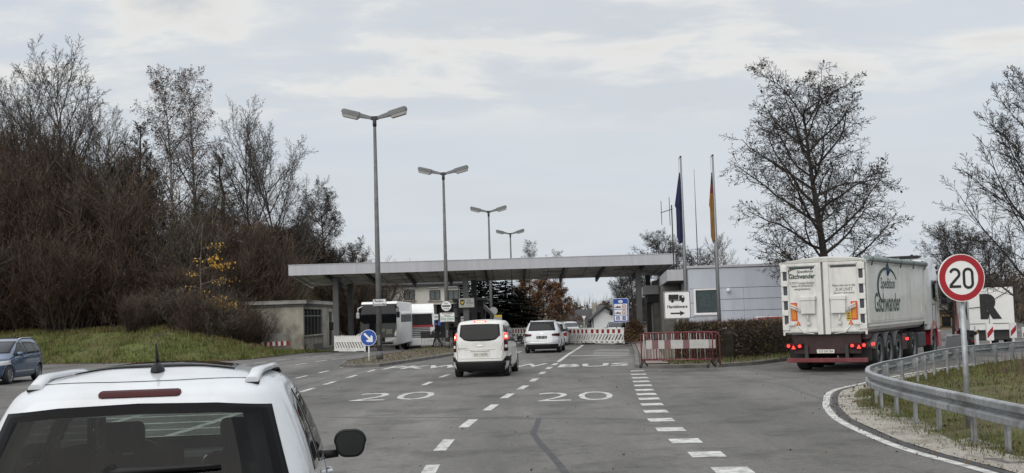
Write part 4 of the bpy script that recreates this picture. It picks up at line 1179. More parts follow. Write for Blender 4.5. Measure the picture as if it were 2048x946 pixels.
of.location = oc; of.rotation_euler.z = -.094

# ------------------------------------------------------------------ houses beyond
ho = thing('guest_house', 'cream two storey guest house with dark roof seen below the canopy', 'house')
hd = 108.0; A_, B_ = D(735, 600, hd).x, D(917, 600, hd).x
z_e = D(735, 574, hd).z; zm = D(800, 611, hd).z; g = gz(A_, hd)
mb = MB(); mb.span((A_, hd, zm), (B_, hd + 10, z_e)); mb.span((A_ + .3, hd + 1.2, g - .2), (B_, hd + 10, zm)); wl = mb.build('wall', render_cream, ho)
mb = MB(); mb.span((A_ + .25, hd + 1.0, g), (B_ - .1, hd + 1.19, zm - .02)); 
mb.build('shop_front', dark_wall, ho)
for i in range(5):
    mb = MB(); xx = A_ + .3 + (B_ - A_ - .6) * i / 4; mb.span((xx - .2, hd + .1, g), (xx + .2, hd + .5, zm)); mb.build('pillar', column_m, ho)
zr = z_e + 1.6
mb = MB(); mb.prism([(hd - .6, z_e - .05), (hd - .6, z_e + .1), (hd + 5, zr), (hd + 10.6, z_e + .1), (hd + 10.6, z_e - .05)], 0, B_ - A_ + 1.2, Matrix(((0, 0, 1, A_ - .6), (1, 0, 0, 0), (0, 1, 0, 0), (0, 0, 0, 1)))); mb.build('roof', roof_dark, ho)
for px in (764, 819, 870, 912 - 5):
    c = D(px, 590, hd); w2, h2 = .44, .40
    mb = MB()
    mb.span((c.x - w2 - .07, hd - .05, c.z - h2 - .05), (c.x - w2, hd + .05, c.z + h2 + .05)); mb.span((c.x + w2, hd - .05, c.z - h2 - .05), (c.x + w2 + .07, hd + .05, c.z + h2 + .05)); mb.span((c.x - w2, hd - .05, c.z + h2), (c.x + w2, hd + .05, c.z + h2 + .05)); mb.span((c.x - .04, hd - .045, c.z - h2), (c.x + .04, hd + .05, c.z + h2)); mb.span((c.x - w2, hd - .05, c.z - h2 - .05), (c.x + w2, hd + .05, c.z - h2))
    wn = mb.build('window', dark_steel, ho)
    mb = MB(); mb.span((c.x - w2, hd - .02, c.z - h2), (c.x + w2, hd - .005, c.z + h2)); mb.build('pane', curtain_m, wn)
    mb = MB(); mb.span((c.x - w2 - .2, hd - .14, c.z - h2 - .2), (c.x + w2 + .2, hd - .002, c.z - h2 - .1)); mb.build('sill', concrete, wn)
    mb = MB(); mb.span((c.x - .55, hd - .3, z_e - .28), (c.x + .35, hd - .003, z_e - .18)); mb.build('awning_box', frame_white, ho)
c = D(750, 591, hd - .3)
mb = MB(); mb.span((c.x - .25, hd - .12, c.z - 1.4), (c.x + .25, hd - .01, c.z + .55)); hs = mb.build('vertical_sign', sign_white, ho)
for k_, ch in enumerate('HOTEL'): text(ch, .26, .28, Matrix.Translation((c.x, hd - .122, c.z + .36 - k_ * .40)) @ FACE, sign_black, hs, bold=.03)
rebase(ho, ((A_ + B_) / 2, hd + 5, g))

hw = thing('white_gable_house', 'small white house with steep dark gable roof beyond the barrier', 'house')
hd = 135.0; gl, gr_ = D(1185, 640, hd).x, D(1238, 640, hd).x; ze = D(1185, 637, hd).z; zp = D(1213, 613, hd).z; xm = (gl + gr_) / 2
mb = MB(); mb.prism([(gl, -1), (gr_, -1), (gr_, ze), (xm, zp - .15), (gl, ze)], 0, -12, Matrix.Translation((0, hd, 0)) @ FACE); mb.build('wall', render_white, hw)
mb = MB()
for sg, xe in ((-1, gl), (1, gr_)):
    dx = xe - xm; P0, P1 = V((xm, 0, zp)), V((xm + dx * 1.22, 0, ze - (zp - ze) * .22))
    n = V((0, 0, .2))
    mb.poly([P0 + V((0, hd - .6, 0)), P1 + V((0, hd - .6, 0)), P1 + V((0, hd + 12.6, 0)), P0 + V((0, hd + 12.6, 0))]); mb.poly([P0 + n + V((0, hd - .6, 0)), P1 + n + V((0, hd - .6, 0)), P1 + n + V((0, hd + 12.6, 0)), P0 + n + V((0, hd + 12.6, 0))])
    mb.poly([P0 + V((0, hd - .6, 0)), P1 + V((0, hd - .6, 0)), P1 + n + V((0, hd - .6, 0)), P0 + n + V((0, hd - .6, 0))])
rf = mb.build('roof', roof_dark, hw)
mb = MB(); mb.span((xm - 1.3, hd + 4, zp - 1.2), (xm - .8, hd + 4.5, zp + .5)); mb.build('chimney', concrete, rf)
mb = MB(); mb.span((gl - .02, hd - .04, -.5), (gl + .12, hd - .002, ze)); mb.build('downpipe', grey_plastic, hw)
mb = MB(); mb.prism([(xm + .7, ze + .25), (xm + 1.0, ze + .55), (xm + .7, ze + .85), (xm + .4, ze + .55)], 0, .03, Matrix.Translation((0, hd, 0)) @ FACE); mb.build('window', glass_dark, hw)
# side wing whose roof shows to the left of the gable
mb = MB(); M_ = Matrix(((0, 0, 1, gl - 2.6), (1, 0, 0, 0), (0, 1, 0, 0), (0, 0, 0, 1)))
mb.prism([(hd + 1.5, ze - .8), (hd + 6, zp - .25), (hd + 11, ze - .8)], 0, 4.0, M_); mb.build('wing_roof', roof_dark, hw)
rebase(hw, (xm, hd + 6, 0))

hv = thing('far_house', 'distant brown house with pale roof glimpsed right of the tipper cab', 'house')
c0, c1 = D(1866, 640, 118), D(1893, 640, 118)
mb = MB(); mb.span((c0.x - 3, 118, -3), (c1.x + 4, 126, D(1866, 618, 118).z)); mb.build('wall', mat('ochre_wall', (0.24, 0.16, 0.085), .9, var=.1), hv)
zt = D(1866, 618, 118).z
mb = MB(); mb.prism([(117.3, zt - .1), (122, zt + 1.3), (126.7, zt - .1)], 0, c1.x - c0.x + 8, Matrix(((0, 0, 1, c0.x - 3.5), (1, 0, 0, 0), (0, 1, 0, 0), (0, 0, 0, 1)))); mb.build('roof', concrete_dark, hv)
for i in range(3):
    mb = MB(); mb.span((c0.x - 1.5 + i * 2.4, 117.96, zt - 1.9), (c0.x - .6 + i * 2.4, 118.02, zt - .8)); mb.build('window', glass_dark, hv)
rebase(hv, (c0.x, 122, -1))
# ------------------------------------------------------------------ vegetation
class Geo:
    def __init__(s): s.v = []; s.f = []; s.m = []
    def tube(s, pts, rs, n, m=0):
        b = len(s.v); up = None; K = len(pts)
        for i, p in enumerate(pts):
            t = (pts[min(i + 1, K - 1)] - pts[max(i - 1, 0)])
            if t.length < 1e-9: t = V((0, 0, 1))
            t.normalize()
            if up is None or abs(up.dot(t)) > .99: up = t.orthogonal()
            up = (up - t * up.dot(t)).normalized(); bi = t.cross(up)
            for k in range(n):
                a = 6.28318 * k / n
                s.v.append(p + (up * math.cos(a) + bi * math.sin(a)) * rs[i])
        for i in range(K - 1):
            for k in range(n):
                s.f.append((b + i * n + k, b + i * n + (k + 1) % n, b + (i + 1) * n + (k + 1) % n, b + (i + 1) * n + k)); s.m.append(m)
    def leaf(s, p, size, rnd, m=0, asp=.6):
        a = V((rnd.gauss(0, 1), rnd.gauss(0, 1), rnd.gauss(0, 1))).normalized(); b = a.orthogonal().normalized()
        b = (b * math.cos(rnd.random() * 6.28) + a.cross(b) * math.sin(rnd.random() * 6.28))
        a = a * size / 2; b = b * size * asp / 2; i = len(s.v)
        s.v += [p - a, p + b, p + a, p - b]; s.f.append((i, i + 1, i + 2, i + 3)); s.m.append(m)
    def blade(s, p, d, wd, m=0):
        q = d.cross(V((0, 0, 1))); q = q.normalized() * wd if q.length > 1e-6 else V((wd, 0, 0))
        i = len(s.v); s.v += [p - q, p + q, p + d]; s.f.append((i, i + 1, i + 2)); s.m.append(m)
    def mesh(s, name, mats, smooth=False):
        me = bpy.data.meshes.new(name); me.from_pydata([tuple(p) for p in s.v], [], s.f)
        for m in mats: me.materials.append(m)
        me.polygons.foreach_set('material_index', s.m)
        if smooth: me.polygons.foreach_set('use_smooth', [True] * len(s.f))
        me.update(); return me

def rdir(rnd, d, ang, az=None):
    o = d.orthogonal().normalized(); o2 = d.cross(o)
    a = rnd.random() * 6.28318 if az is None else az
    return (d * math.cos(ang) + (o * math.cos(a) + o2 * math.sin(a)) * math.sin(ang)).normalized()

def make_tree_meshes(seed, cfg):
    rnd = random.Random(seed)
    T, C = Geo(), Geo()
    lv = cfg['levels']
    minr = cfg.get('minr', .012)
    def grow(p, d, L, r, k):
        c = lv[k]; n = c.get('n', 5); pts = [p.copy()]; dirs = [d]; rs = [r]
        for i in range(n):
            d = (d + V((rnd.gauss(0, 1), rnd.gauss(0, 1), rnd.gauss(0, 1))) * c.get('wob', .12) + V((0, 0, 1)) * c.get('up', 0)).normalized()
            p = p + d * (L / n); pts.append(p.copy()); dirs.append(d); rs.append(max(minr, r * (1 - (1 - c.get('tip', .3)) * (i + 1) / n)))
        (T if k == 0 else C).tube(pts, rs, 9 if k == 0 else (5 if k == 1 else 3), 0)
        if k + 1 < len(lv):
            cc = lv[k + 1]; cnt = cc['cnt']
            cnt = cnt if isinstance(cnt, int) else max(1, int(round(cnt * L)))
            az = rnd.random() * 6.28
            for j in range(cnt):
                t = cc['t0'] + (1 - cc['t0']) * (j + rnd.random() * .9) / cnt
                t = min(t, .985); q = t * n; i = int(q); u = q - i
                pp = pts[i].lerp(pts[i + 1], u); dd = dirs[i + 1]
                az += 2.4 + rnd.gauss(0, .4)
                ang = R(rnd.gauss(cc['ang'], cc.get('angv', 8)))
                nd = rdir(rnd, dd, ang, az)
                if k == 0 and 'env' in cfg: LL = cfg['env'](t) * rnd.uniform(.8, 1.12)
                else: LL = L * cc['ratio'] * (1 - cc.get('fall', .55) * t) * rnd.uniform(.7, 1.2)
                if k == 0 and 'angt' in cfg: nd = rdir(rnd, V((0, 0, 1)), R(cfg['angt'](t) + rnd.gauss(0, 6)), az)
                rr = min(rs[i] * .8, max(minr, cc.get('rk', .016) * LL ** 1.05))
                grow(pp, nd, LL, rr, k + 1)
        if k >= cfg.get('leaf_from', 99):
            for _ in range(cfg['leaves']):
                if rnd.random() < cfg.get('leafp', 1):
                    i = rnd.randrange(1, len(pts)); C.leaf(pts[i] + V((rnd.gauss(0, 1), rnd.gauss(0, 1), rnd.gauss(0, 1))) * cfg.get('lspread', .08), cfg['lsize'] * rnd.uniform(.6, 1.4), rnd, 1)
    grow(V((0, 0, -.15)), V((0, 0, 1)), cfg['h'], cfg['r'], 0)
    zt = max(p.z for p in C.v + T.v); k = cfg['h'] / zt
    rs_ = sorted(math.hypot(p.x, p.y) for p in C.v); kr = k if 'rad' not in cfg else cfg['rad'] / rs_[int(len(rs_) * .97)]
    for g_ in (T, C):
        for p in g_.v: p.x *= kr; p.y *= kr; p.z *= k
    return T.mesh('trunk', [cfg['bark']], True), C.mesh('crown', [cfg.get('twig', cfg['bark']), cfg.get('leaf', leaf_dark)])

def lime(h, clear=.17, spread=.33):          # broad oval roadside tree
    return dict(h=h, rad=h * spread * .92, r=h * .021, bark=bark_dark, leaf=leaf_dark, env=lambda t: h * spread * 1.08 * (1.0 - .30 * max(0, (t - .45) / .55)), angt=lambda t: 92 - 56 * t,
                levels=[dict(n=9, wob=.025, tip=.12), dict(cnt=30, t0=clear, ang=55, n=8, wob=.13, up=.045, tip=.2, rk=.016), dict(cnt=17, t0=.16, ang=50, angv=12, ratio=.52, n=5, wob=.2, up=.03, rk=.012), dict(cnt=9, t0=.12, ang=48, angv=14, ratio=.46, n=3, wob=.22, rk=.010), dict(cnt=3, t0=.25, ang=50, ratio=.6, n=2, wob=.25, rk=.008)],
                leaf_from=3, leaves=1, leafp=.13, lsize=.12, lspread=.06, minr=.008)
def vase(h):                                 # many steep stems, bare
    return dict(h=h, rad=h * .34, r=h * .013, bark=bark_dark, twig=twig_grey, env=lambda t: h * .58 * (1.1 - t * .58), angt=lambda t: 56 - 32 * t,
                levels=[dict(n=9, wob=.05, tip=.12), dict(cnt=26, t0=.14, ang=30, n=8, wob=.07, up=.035, tip=.2, rk=.009), dict(cnt=13, t0=.15, ang=32, angv=9, ratio=.46, n=5, wob=.11, up=.05, rk=.009), dict(cnt=8, t0=.15, ang=34, ratio=.46, n=3, wob=.14, up=.04, rk=.008), dict(cnt=3, t0=.2, ang=35, ratio=.6, n=2, wob=.15, rk=.008)], minr=.009)
def birch(h):
    return dict(h=h, rad=h * .22, r=h * .011, bark=bark_birch, twig=bark_dark, leaf=leaf_rust, env=lambda t: h * .33 * (1.1 - t * .70), angt=lambda t: 62 - 34 * t,
                levels=[dict(n=10, wob=.04, tip=.1), dict(cnt=30, t0=.22, ang=40, n=8, wob=.10, up=.03, tip=.2, rk=.010), dict(cnt=12, t0=.2, ang=45, ratio=.46, n=5, wob=.15, up=-.03, rk=.009), dict(cnt=9, t0=.15, ang=55, ratio=.62, n=4, wob=.12, up=-.26, rk=.007)],
                leaf_from=3, leaves=2, leafp=.48, lsize=.12, lspread=.1, minr=.009)
def leafy(h, lf, p=.7, sz=.16, bark=bark_dark):
    return dict(h=h, rad=h * .34, r=h * .013, bark=bark, leaf=lf, env=lambda t: h * .42 * (1.1 - t * .75), angt=lambda t: 66 - 36 * t,
                levels=[dict(n=8, wob=.06, tip=.12), dict(cnt=20, t0=.12, ang=40, n=6, wob=.12, up=.06, tip=.2, rk=.013), dict(cnt=10, t0=.15, ang=42, ratio=.46, n=4, wob=.16, up=.03, rk=.011), dict(cnt=7, t0=.15, ang=45, ratio=.48, n=3, wob=.2, rk=.010)],
                leaf_from=2, leaves=6, leafp=p, lsize=sz, lspread=.18, minr=.012)

def conifer_meshes(seed, h):
    rnd = random.Random(seed); T, C = Geo(), Geo()
    T.tube([V((0, 0, -.1)), V((0, 0, h * .5)), V((0, 0, h))], [h * .018, h * .01, .02], 8)
    for i in range(int(h * 9)):
        t = (i + rnd.random()) / (h * 9); z = h * (.06 + .93 * t); L = h * .25 * (1 - t) ** .8 * rnd.uniform(.75, 1.15) + .15
        az = i * 2.4 + rnd.gauss(0, .3); d = V((math.cos(az), math.sin(az), -.25 + .4 * t))
        pts = [V((0, 0, z)) + V((d.x * L * u, d.y * L * u, d.z * L * u - .12 * L * u * u)) for u in (0, .35, .7, 1)]
        C.tube(pts, [.03, .022, .014, .008], 3, 0)
        for k in range(int(34 * L) + 10):
            u = rnd.uniform(.12, 1.02); q = pts[0].lerp(pts[3], u); s_ = (1.05 - u) * .30 * L + .1
            C.blade(q + V((rnd.gauss(0, .05), rnd.gauss(0, .05), 0)), V((rnd.gauss(0, 1) * s_ + d.x * .15, rnd.gauss(0, 1) * s_ + d.y * .15, -abs(rnd.gauss(0, .16)) - .06)), .085, 1)
    return T.mesh('trunk', [bark_dark]), C.mesh('crown', [bark_dark, conifer_m])

def shrub_meshes(seed, h, wd, twigm, leafm, nst=46, leaves=1500, lsize=.11):
    """many-stemmed bush: stems with side shoots and a scatter of small dry leaves"""
    rnd = random.Random(seed); T, C = Geo(), Geo()
    tips = []
    for i in range(nst):
        az = rnd.random() * 6.28; lean = abs(rnd.gauss(0, .34)); L = h * rnd.uniform(.6, 1.05) * (1 - .25 * lean)
        d = V((math.cos(az) * math.sin(lean), math.sin(az) * math.sin(lean), math.cos(lean)))
        p = V((math.cos(az), math.sin(az), 0)) * rnd.uniform(0, wd * .28); pts = [p]
        for k in range(6):
            d = (d + V((rnd.gauss(0, .10), rnd.gauss(0, .10), .03))).normalized(); p = p + d * L / 6; pts.append(p.copy())
        T.tube(pts, [.045 * (1 - .12 * k) * h / 6 + .008 for k in range(7)], 4)
        for j in range(24):
            u = rnd.uniform(.06, .99) * 6; k = int(u); q = pts[k].lerp(pts[k + 1], u - k)
            nd = rdir(rnd, d, R(rnd.uniform(22, 62))); l2 = h * rnd.uniform(.09, .24)
            e = q + nd * l2 + V((0, 0, .1 * l2)); C.tube([q, q.lerp(e, .5) + V((rnd.gauss(0, .03), rnd.gauss(0, .03), .03)), e], [.016, .013, .009], 3, 0)
            for _ in range(6):
                a = q.lerp(e, rnd.uniform(.15, 1)); v_ = rdir(rnd, nd, R(rnd.uniform(15, 65))) * rnd.uniform(.25, .8) * (h / 6) ** .5
                C.blade(a, v_, .010, 0); tips.append(a + v_ * .8)
    for _ in range(leaves):
        C.leaf(rnd.choice(tips) + V((rnd.gauss(0, .08), rnd.gauss(0, .08), rnd.gauss(0, .08))), lsize * rnd.uniform(.5, 1.4), rnd, 1)
    return T.mesh('stems', [bark_dark]), C.mesh('twigs', [twigm, leafm])

PROTO = {}
def plant(key, maker, name, label, cat, loc, rz=0, sc=1.0, group=None):
    if key not in PROTO: PROTO[key] = maker()
    t, c = PROTO[key]
    root = thing(name, label, cat, loc, rz, group); root.scale = (sc, sc, sc) if isinstance(sc, (int, float)) else sc
    n2 = ('stems', 'twigs') if t.name.startswith('stems') else ('trunk', 'crown')
    link(n2[0], t, root); link(n2[1], c, root)
    return root
def top_scale(h, base, px, py, Y):      # scale so that the top reaches the photo's height at that distance
    return (D(px, py, Y).z - base) / h

# big roadside tree behind the tipper
tY = 52; bp_ = D(1664, 560, tY); sc = top_scale(12, 0, 1620, 112, tY)
plant('lime', lambda: make_tree_meshes(12, lime(12, .27, .34)), 'roadside_tree', 'large bare oval tree with dark trunk and dry seed clusters behind the tipper', 'tree', (bp_.x, tY, .1), .6, (sc * .98, sc * .98, sc))
# twiggy trees at the right edge
tY = 44; bp_ = D(2088, 600, tY); sc = top_scale(13, 0, 2050, 85, tY)
plant('vaseR', lambda: make_tree_meshes(23, dict(vase(13), env=lambda t: 13 * .52 * (1.1 - t * .75), bark=bark_dark, twig=bark_dark)), 'bare_tree', 'tall thin branched bare tree at the right edge behind the round speed sign', 'tree', (bp_.x, tY, -.3), 1.9, sc)
for px, py, Y, k, lab in ((1905, 405, 85, 'lime2', 'smaller twiggy tree rising behind the round speed sign'), (1985, 430, 95, 'lime2', 'twiggy dark tree behind the lorry box with the letter R')):
    b0 = D(px, 600, Y)
    plant(k, lambda: make_tree_meshes(31, dict(lime(9, .12, .42), leafp=.12)), 'bare_tree', lab, 'tree', (b0.x, Y, gz(b0.x, Y)), px * .01, top_scale(9, 0, px, py, Y))
# behind the office, beyond the flags
for px, py, Y, k, lab in ((1330, 450, 92, 'lime2', 'bushy bare tree behind the canopy end and the antenna'), (1392, 488, 90, 'lime2', 'low bare tree between the two flagpoles above the office roof'), (1445, 462, 100, 'vase2', 'pale thin bare tree right of the second flagpole'), (1250, 545, 125, 'lime', 'dark spreading tree beside the blue information board'), (1268, 515, 112, 'lime2', 'dark forked tree right of the blue information board')):
    b0 = D(px, 600, Y); mk = {'lime': lambda: make_tree_meshes(11, lime(12)), 'lime2': None, 'vase2': lambda: make_tree_meshes(47, dict(vase(12), twig=bark_grey))}[k]
    H_ = {'lime': 12, 'lime2': 9, 'vase2': 12}[k]
    plant(k, mk, 'bare_tree', lab, 'tree', (b0.x, Y, 0), px * .7, top_scale(H_, 0, px, py, Y))
# beyond the canopy
for px, py, Y, k, mk, H_, nm, lab in (
    (1058, 478, 125, 'birch2', lambda: make_tree_meshes(52, dict(birch(14), leafp=.12)), 14, 'birch_tree', 'drooping birch rising above the canopy middle'),
    (1104, 497, 128, 'birch2', None, 14, 'birch_tree', 'lower drooping birch above the canopy right of the other one'),
    (1080, 540, 112, 'rustA', lambda: make_tree_meshes(61, leafy(9, leaf_rust, .8, .22)), 9, 'russet_tree', 'russet leaved tree behind the white car under the canopy'),
    (1128, 560, 112, 'rustA', None, 9, 'russet_tree', 'orange brown tree beside the white gable house'),
    (1050, 552, 114, 'rustA', None, 9, 'russet_tree', 'brown leaved tree behind the third lamp post')):
    b0 = D(px, 600, Y); plant(k, mk, nm, lab, 'tree', (b0.x, Y, 0), px * .3, top_scale(H_, 0, px, py, Y))
for i, (px, py, Y) in enumerate(((962, 545, 108), (985, 556, 104), (1012, 560, 106), (1038, 578, 108), (935, 565, 112))):
    b0 = D(px, 600, Y); H_ = 9
    plant('con%d' % (i % 2), lambda: conifer_meshes(71 + i, 9), 'conifer', 'dark conifer in the row beyond the canopy', 'tree', (b0.x, Y, 0), i, (1.7, 1.7, top_scale(H_, 0, px, py, Y)), 'conifers beyond the canopy')
# wood on the left bank
def base_on(px, Y):
    x = D(px, 600, Y).x
    return V((x, Y, hz(x, Y) - .1))
for px, py, Y, k, mk, H_, wd, nm, lab in (
    (128, 72, 82, 'vaseA', lambda: make_tree_meshes(101, vase(15)), 15, 1.0, 'bare_tree', 'tallest bare fan shaped tree at the far left of the wood'),
    (20, 118, 86, 'vaseB', lambda: make_tree_meshes(102, vase(14)), 14, .9, 'bare_tree', 'bare tree cut by the left edge of the picture'),
    (190, 205, 92, 'vaseB', None, 14, 1.0, 'bare_tree', 'bare tree behind the tallest one leaning over the thicket'),
    (345, 122, 84, 'birchA', lambda: make_tree_meshes(103, birch(15)), 15, .9, 'birch_tree', 'tall birch with drooping russet twigs left of the other birch'),
    (402, 130, 86, 'birchB', lambda: make_tree_meshes(104, birch(15)), 15, .95, 'birch_tree', 'tall birch with drooping russet twigs right of its twin'),
    (262, 235, 90, 'vaseC', lambda: make_tree_meshes(105, dict(vase(13), env=lambda t: 13 * .22 * (1.1 - t * .8))), 13, .8, 'bare_tree', 'thin bare sapling in the gap left of the birches'),
    (300, 300, 94, 'vaseC', None, 13, .8, 'bare_tree', 'shorter thin sapling in the gap beside the birches'),
    (505, 190, 88, 'vaseA', None, 15, .80, 'bare_tree', 'bare fan shaped tree right of the birches'),
    (570, 232, 92, 'vaseB', None, 14, .95, 'bare_tree', 'bare tree with spreading right branches beside the first lamp post'),
    (455, 300, 95, 'vaseC', None, 13, 1.1, 'bare_tree', 'slim bare tree between the birches and the fan shaped tree'),
    (655, 350, 100, 'lime3', lambda: make_tree_meshes(106, dict(lime(12, .14, .36), leafp=.55)), 12, .85, 'dark_tree', 'dark twiggy tree above the left end of the canopy'),
    (600, 400, 98, 'lime3', None, 12, .8, 'dark_tree', 'dark twiggy tree left of the one over the canopy'),
    (240, 330, 84, 'vaseC', None, 13, 1.3, 'bare_tree', 'bare bush like tree at the right shoulder of the left thicket'),
    (700, 470, 106, 'lime3', None, 12, .9, 'dark_tree', 'lowest dark tree just above the canopy left of the first lamp post')):
    b0 = base_on(px, Y); s_ = top_scale(H_, b0.z, px, py, Y)
    plant(k, mk, nm, lab, 'tree', b0, px * .37, (s_ * wd, s_ * wd, s_))
SH = {'brown': lambda: shrub_meshes(201, 7, 5, twig_red, leaf_brown, 60, 6500, .085), 'red': lambda: shrub_meshes(202, 7, 5, twig_red, leaf_rust, 56, 3600, .08),
      'olive': lambda: shrub_meshes(203, 7, 5, bark_grey, leaf_olive, 50, 4200, .11), 'grey': lambda: shrub_meshes(204, 6, 5, bark_grey, leaf_brown, 64, 3600, .08)}
SL_ = {'brown': 'tall brown twiggy shrub in the dense thicket on the left bank', 'red': 'reddish brown shrub in the thicket on the left bank', 'olive': 'olive leaved shrub in the thicket on the left bank', 'grey': 'grey twigged bare shrub low in the thicket on the left bank'}
rnd = random.Random(5)
skyline = pchip([-80, 0, 60, 150, 235, 262, 310, 400, 470, 520, 560, 640, 700, 730], [230, 262, 240, 280, 300, 440, 470, 350, 440, 430, 445, 470, 500, 512])
def put_shrub(px, Y, frac, kind, wk=1.0):
    b0 = base_on(px, Y); top = skyline(px) + 12; H_ = 6 if kind == 'grey' else 7
    s_ = max(.35, top_scale(H_, b0.z, px, top, Y) * frac)
    w_ = min(1.25, max(.6, s_)) * wk
    plant('sh_' + kind, SH[kind], 'shrub', SL_[kind], 'shrub', b0, rnd.random() * 6.28, (w_, w_, s_), 'thicket shrubs, ' + kind)
for px in range(-60, 250, 30): put_shrub(px + rnd.uniform(-9, 9), rnd.uniform(84, 90), rnd.uniform(.88, 1.06), rnd.choice(['brown', 'red', 'olive', 'olive']))
for px in range(-60, 460, 33): put_shrub(px + rnd.uniform(-9, 9), rnd.uniform(78, 82), rnd.uniform(.62, .88), rnd.choice(['brown', 'red', 'olive', 'brown']))
for px in range(-55, 480, 36): put_shrub(px + rnd.uniform(-10, 10), rnd.uniform(73.5, 75.5), rnd.uniform(.38, .55), rnd.choice(['brown', 'grey', 'red', 'brown']), 1.15)
for px in range(330, 560, 30): put_shrub(px + rnd.uniform(-8, 8), rnd.uniform(82, 88), rnd.uniform(.85, 1.02), rnd.choice(['brown', 'olive', 'red']))
for px in range(520, 750, 26): put_shrub(px + rnd.uniform(-8, 8), rnd.uniform(98, 108), rnd.uniform(.85, 1.0), rnd.choice(['red', 'brown', 'olive', 'brown']), 1.2)
for px, Y, f in ((455, 71.5, .30), (487, 73.2, .42), (430, 70.5, .26), (498, 75.0, .30)): put_shrub(px, Y, f, 'red', .9)
for px in range(262, 470, 34): put_shrub(px + rnd.uniform(-8, 8), rnd.uniform(69.8, 72.6), rnd.uniform(.10, .40), rnd.choice(['red', 'brown', 'brown', 'olive']), rnd.uniform(.6, 1.0))
# yellow leaved young tree in front of the thicket
b0 = base_on(400, 72)
rnd2 = random.Random(9); Tm, Cm = Geo(), Geo()
Tm.tube([V((0, 0, -.1)), V((.1, 0, 2)), V((0, .1, 4)), V((.2, 0, 6.2))], [.07, .05, .035, .015], 6)
for pz, dx, L, n in ((2.0, 1, 1.9, 60), (2.35, 1, 1.3, 34), (3.2, 1, 1.95, 16), (3.9, .9, 1.9, 40), (4.3, .8, 1.2, 26), (3.0, -.7, 1.2, 7), (3.6, -.6, .9, 8), (4.9, .9, 1.5, 16), (4.4, -.4, .6, 6), (2.7, .4, .7, 8)):
    e = V((dx * L, rnd2.uniform(-.8, .3), pz + L * .10)); Cm.tube([V((.08, 0, pz)), V((dx * L * .5, e.y * .5, pz + L * .09)), e], [.03, .02, .01], 4, 0)
    for _ in range(n * 2):
        u = rnd2.uniform(.45, 1.14); Cm.leaf(V((.08, 0, pz)).lerp(e, u) + V((rnd2.gauss(0, .2), rnd2.gauss(0, .25), rnd2.gauss(-.02, .10))), rnd2.uniform(.07, .17), rnd2, 1, .8)
yt = thing('young_maple', 'young tree with bright yellow leaf clusters in front of the thicket', 'tree', b0, 0); yt.scale = (1.1, 1.1, 1.3)
link('trunk', Tm.mesh('trunk', [bark_grey]), yt); link('crown', Cm.mesh('crown', [bark_grey, leaf_yellow]), yt)

# hedge in front of the office and round shrub at the canopy post
def fuzzy(n, pf, size, seed, mats, core=None):
    rnd = random.Random(seed); g = Geo()
    for _ in range(n):
        p, d = pf(rnd)
        if rnd.random() < .5: g.leaf(p, size * rnd.uniform(.6, 1.5), rnd, 1 if rnd.random() < .25 else 0)
        else: g.blade(p, rdir(rnd, d, R(rnd.uniform(0, 60))) * size * rnd.uniform(1.2, 3), size * .12, 2)
    if core: core(g)
    return g.mesh('foliage', mats)
hp = [V((5.9, 42.6, 0)), V((7.6, 42.4, 0)), V((9.6, 44.6, 0)), V((11.6, 47.8, 0)), V((13.8, 51.4, 0))]
def hpt(t):
    q = t * (len(hp) - 1); i = min(int(q), len(hp) - 2); return hp[i].lerp(hp[i + 1], q - i), (hp[i + 1] - hp[i]).normalized()
def hedge_pf(r):
    c, d = hpt(r.random()); n = V((d.y, -d.x, 0)); a = r.random() * 3.14159
    rad = 1 + r.gauss(0, .05); x = math.cos(a); z = math.sin(a)
    e = (abs(x) ** 3.5 + abs(z) ** 3.5) ** (-1 / 3.5)
    p = c + n * (x * e * .62 * rad) + V((0, 0, .1 + z * e * 1.18 * rad + .05 * noise.noise(c * 2)))
    return p, (n * x + V((0, 0, z))).normalized()
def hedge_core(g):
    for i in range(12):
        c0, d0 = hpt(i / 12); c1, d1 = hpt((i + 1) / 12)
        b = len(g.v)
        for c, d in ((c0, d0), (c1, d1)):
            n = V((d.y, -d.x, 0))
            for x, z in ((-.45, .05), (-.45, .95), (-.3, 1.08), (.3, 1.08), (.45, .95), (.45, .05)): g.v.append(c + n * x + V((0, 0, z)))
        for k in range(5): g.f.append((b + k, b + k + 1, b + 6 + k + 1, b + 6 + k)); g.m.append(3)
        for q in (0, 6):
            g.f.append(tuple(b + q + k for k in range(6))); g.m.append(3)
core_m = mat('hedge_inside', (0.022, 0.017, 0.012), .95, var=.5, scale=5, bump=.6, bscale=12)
hg = thing('clipped_hedge', 'low clipped brown hedge in front of the panelled office', 'hedge', (0, 0, .1))
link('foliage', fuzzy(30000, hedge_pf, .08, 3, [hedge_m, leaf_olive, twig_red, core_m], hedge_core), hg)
def ball_pf(r):
    d = V((r.gauss(0, 1), r.gauss(0, 1), abs(r.gauss(0, 1)))).normalized(); k = r.uniform(.75, 1.03)
    return V((d.x * .62 * k, d.y * .62 * k, .12 + d.z * 1.25 * k)), d
b0 = D(1272, 650, 66.0); rb = thing('round_shrub', 'rounded orange brown shrub beside the canopy post and plastic barrier', 'shrub', (b0.x - .1, 66.0, .1))
link('foliage', fuzzy(2600, ball_pf, .11, 8, [leaf_rust, leaf_olive, twig_red]), rb)
b0 = D(1288, 660, 71); rb = thing('dark_shrub', 'dark evergreen shrub below the blue information board', 'shrub', (b0.x - .6, 74, .1), 0, None, 1.0)
link('foliage', fuzzy(2600, ball_pf, .11, 9, [conifer_m, conifer_m, conifer_m]), rb)

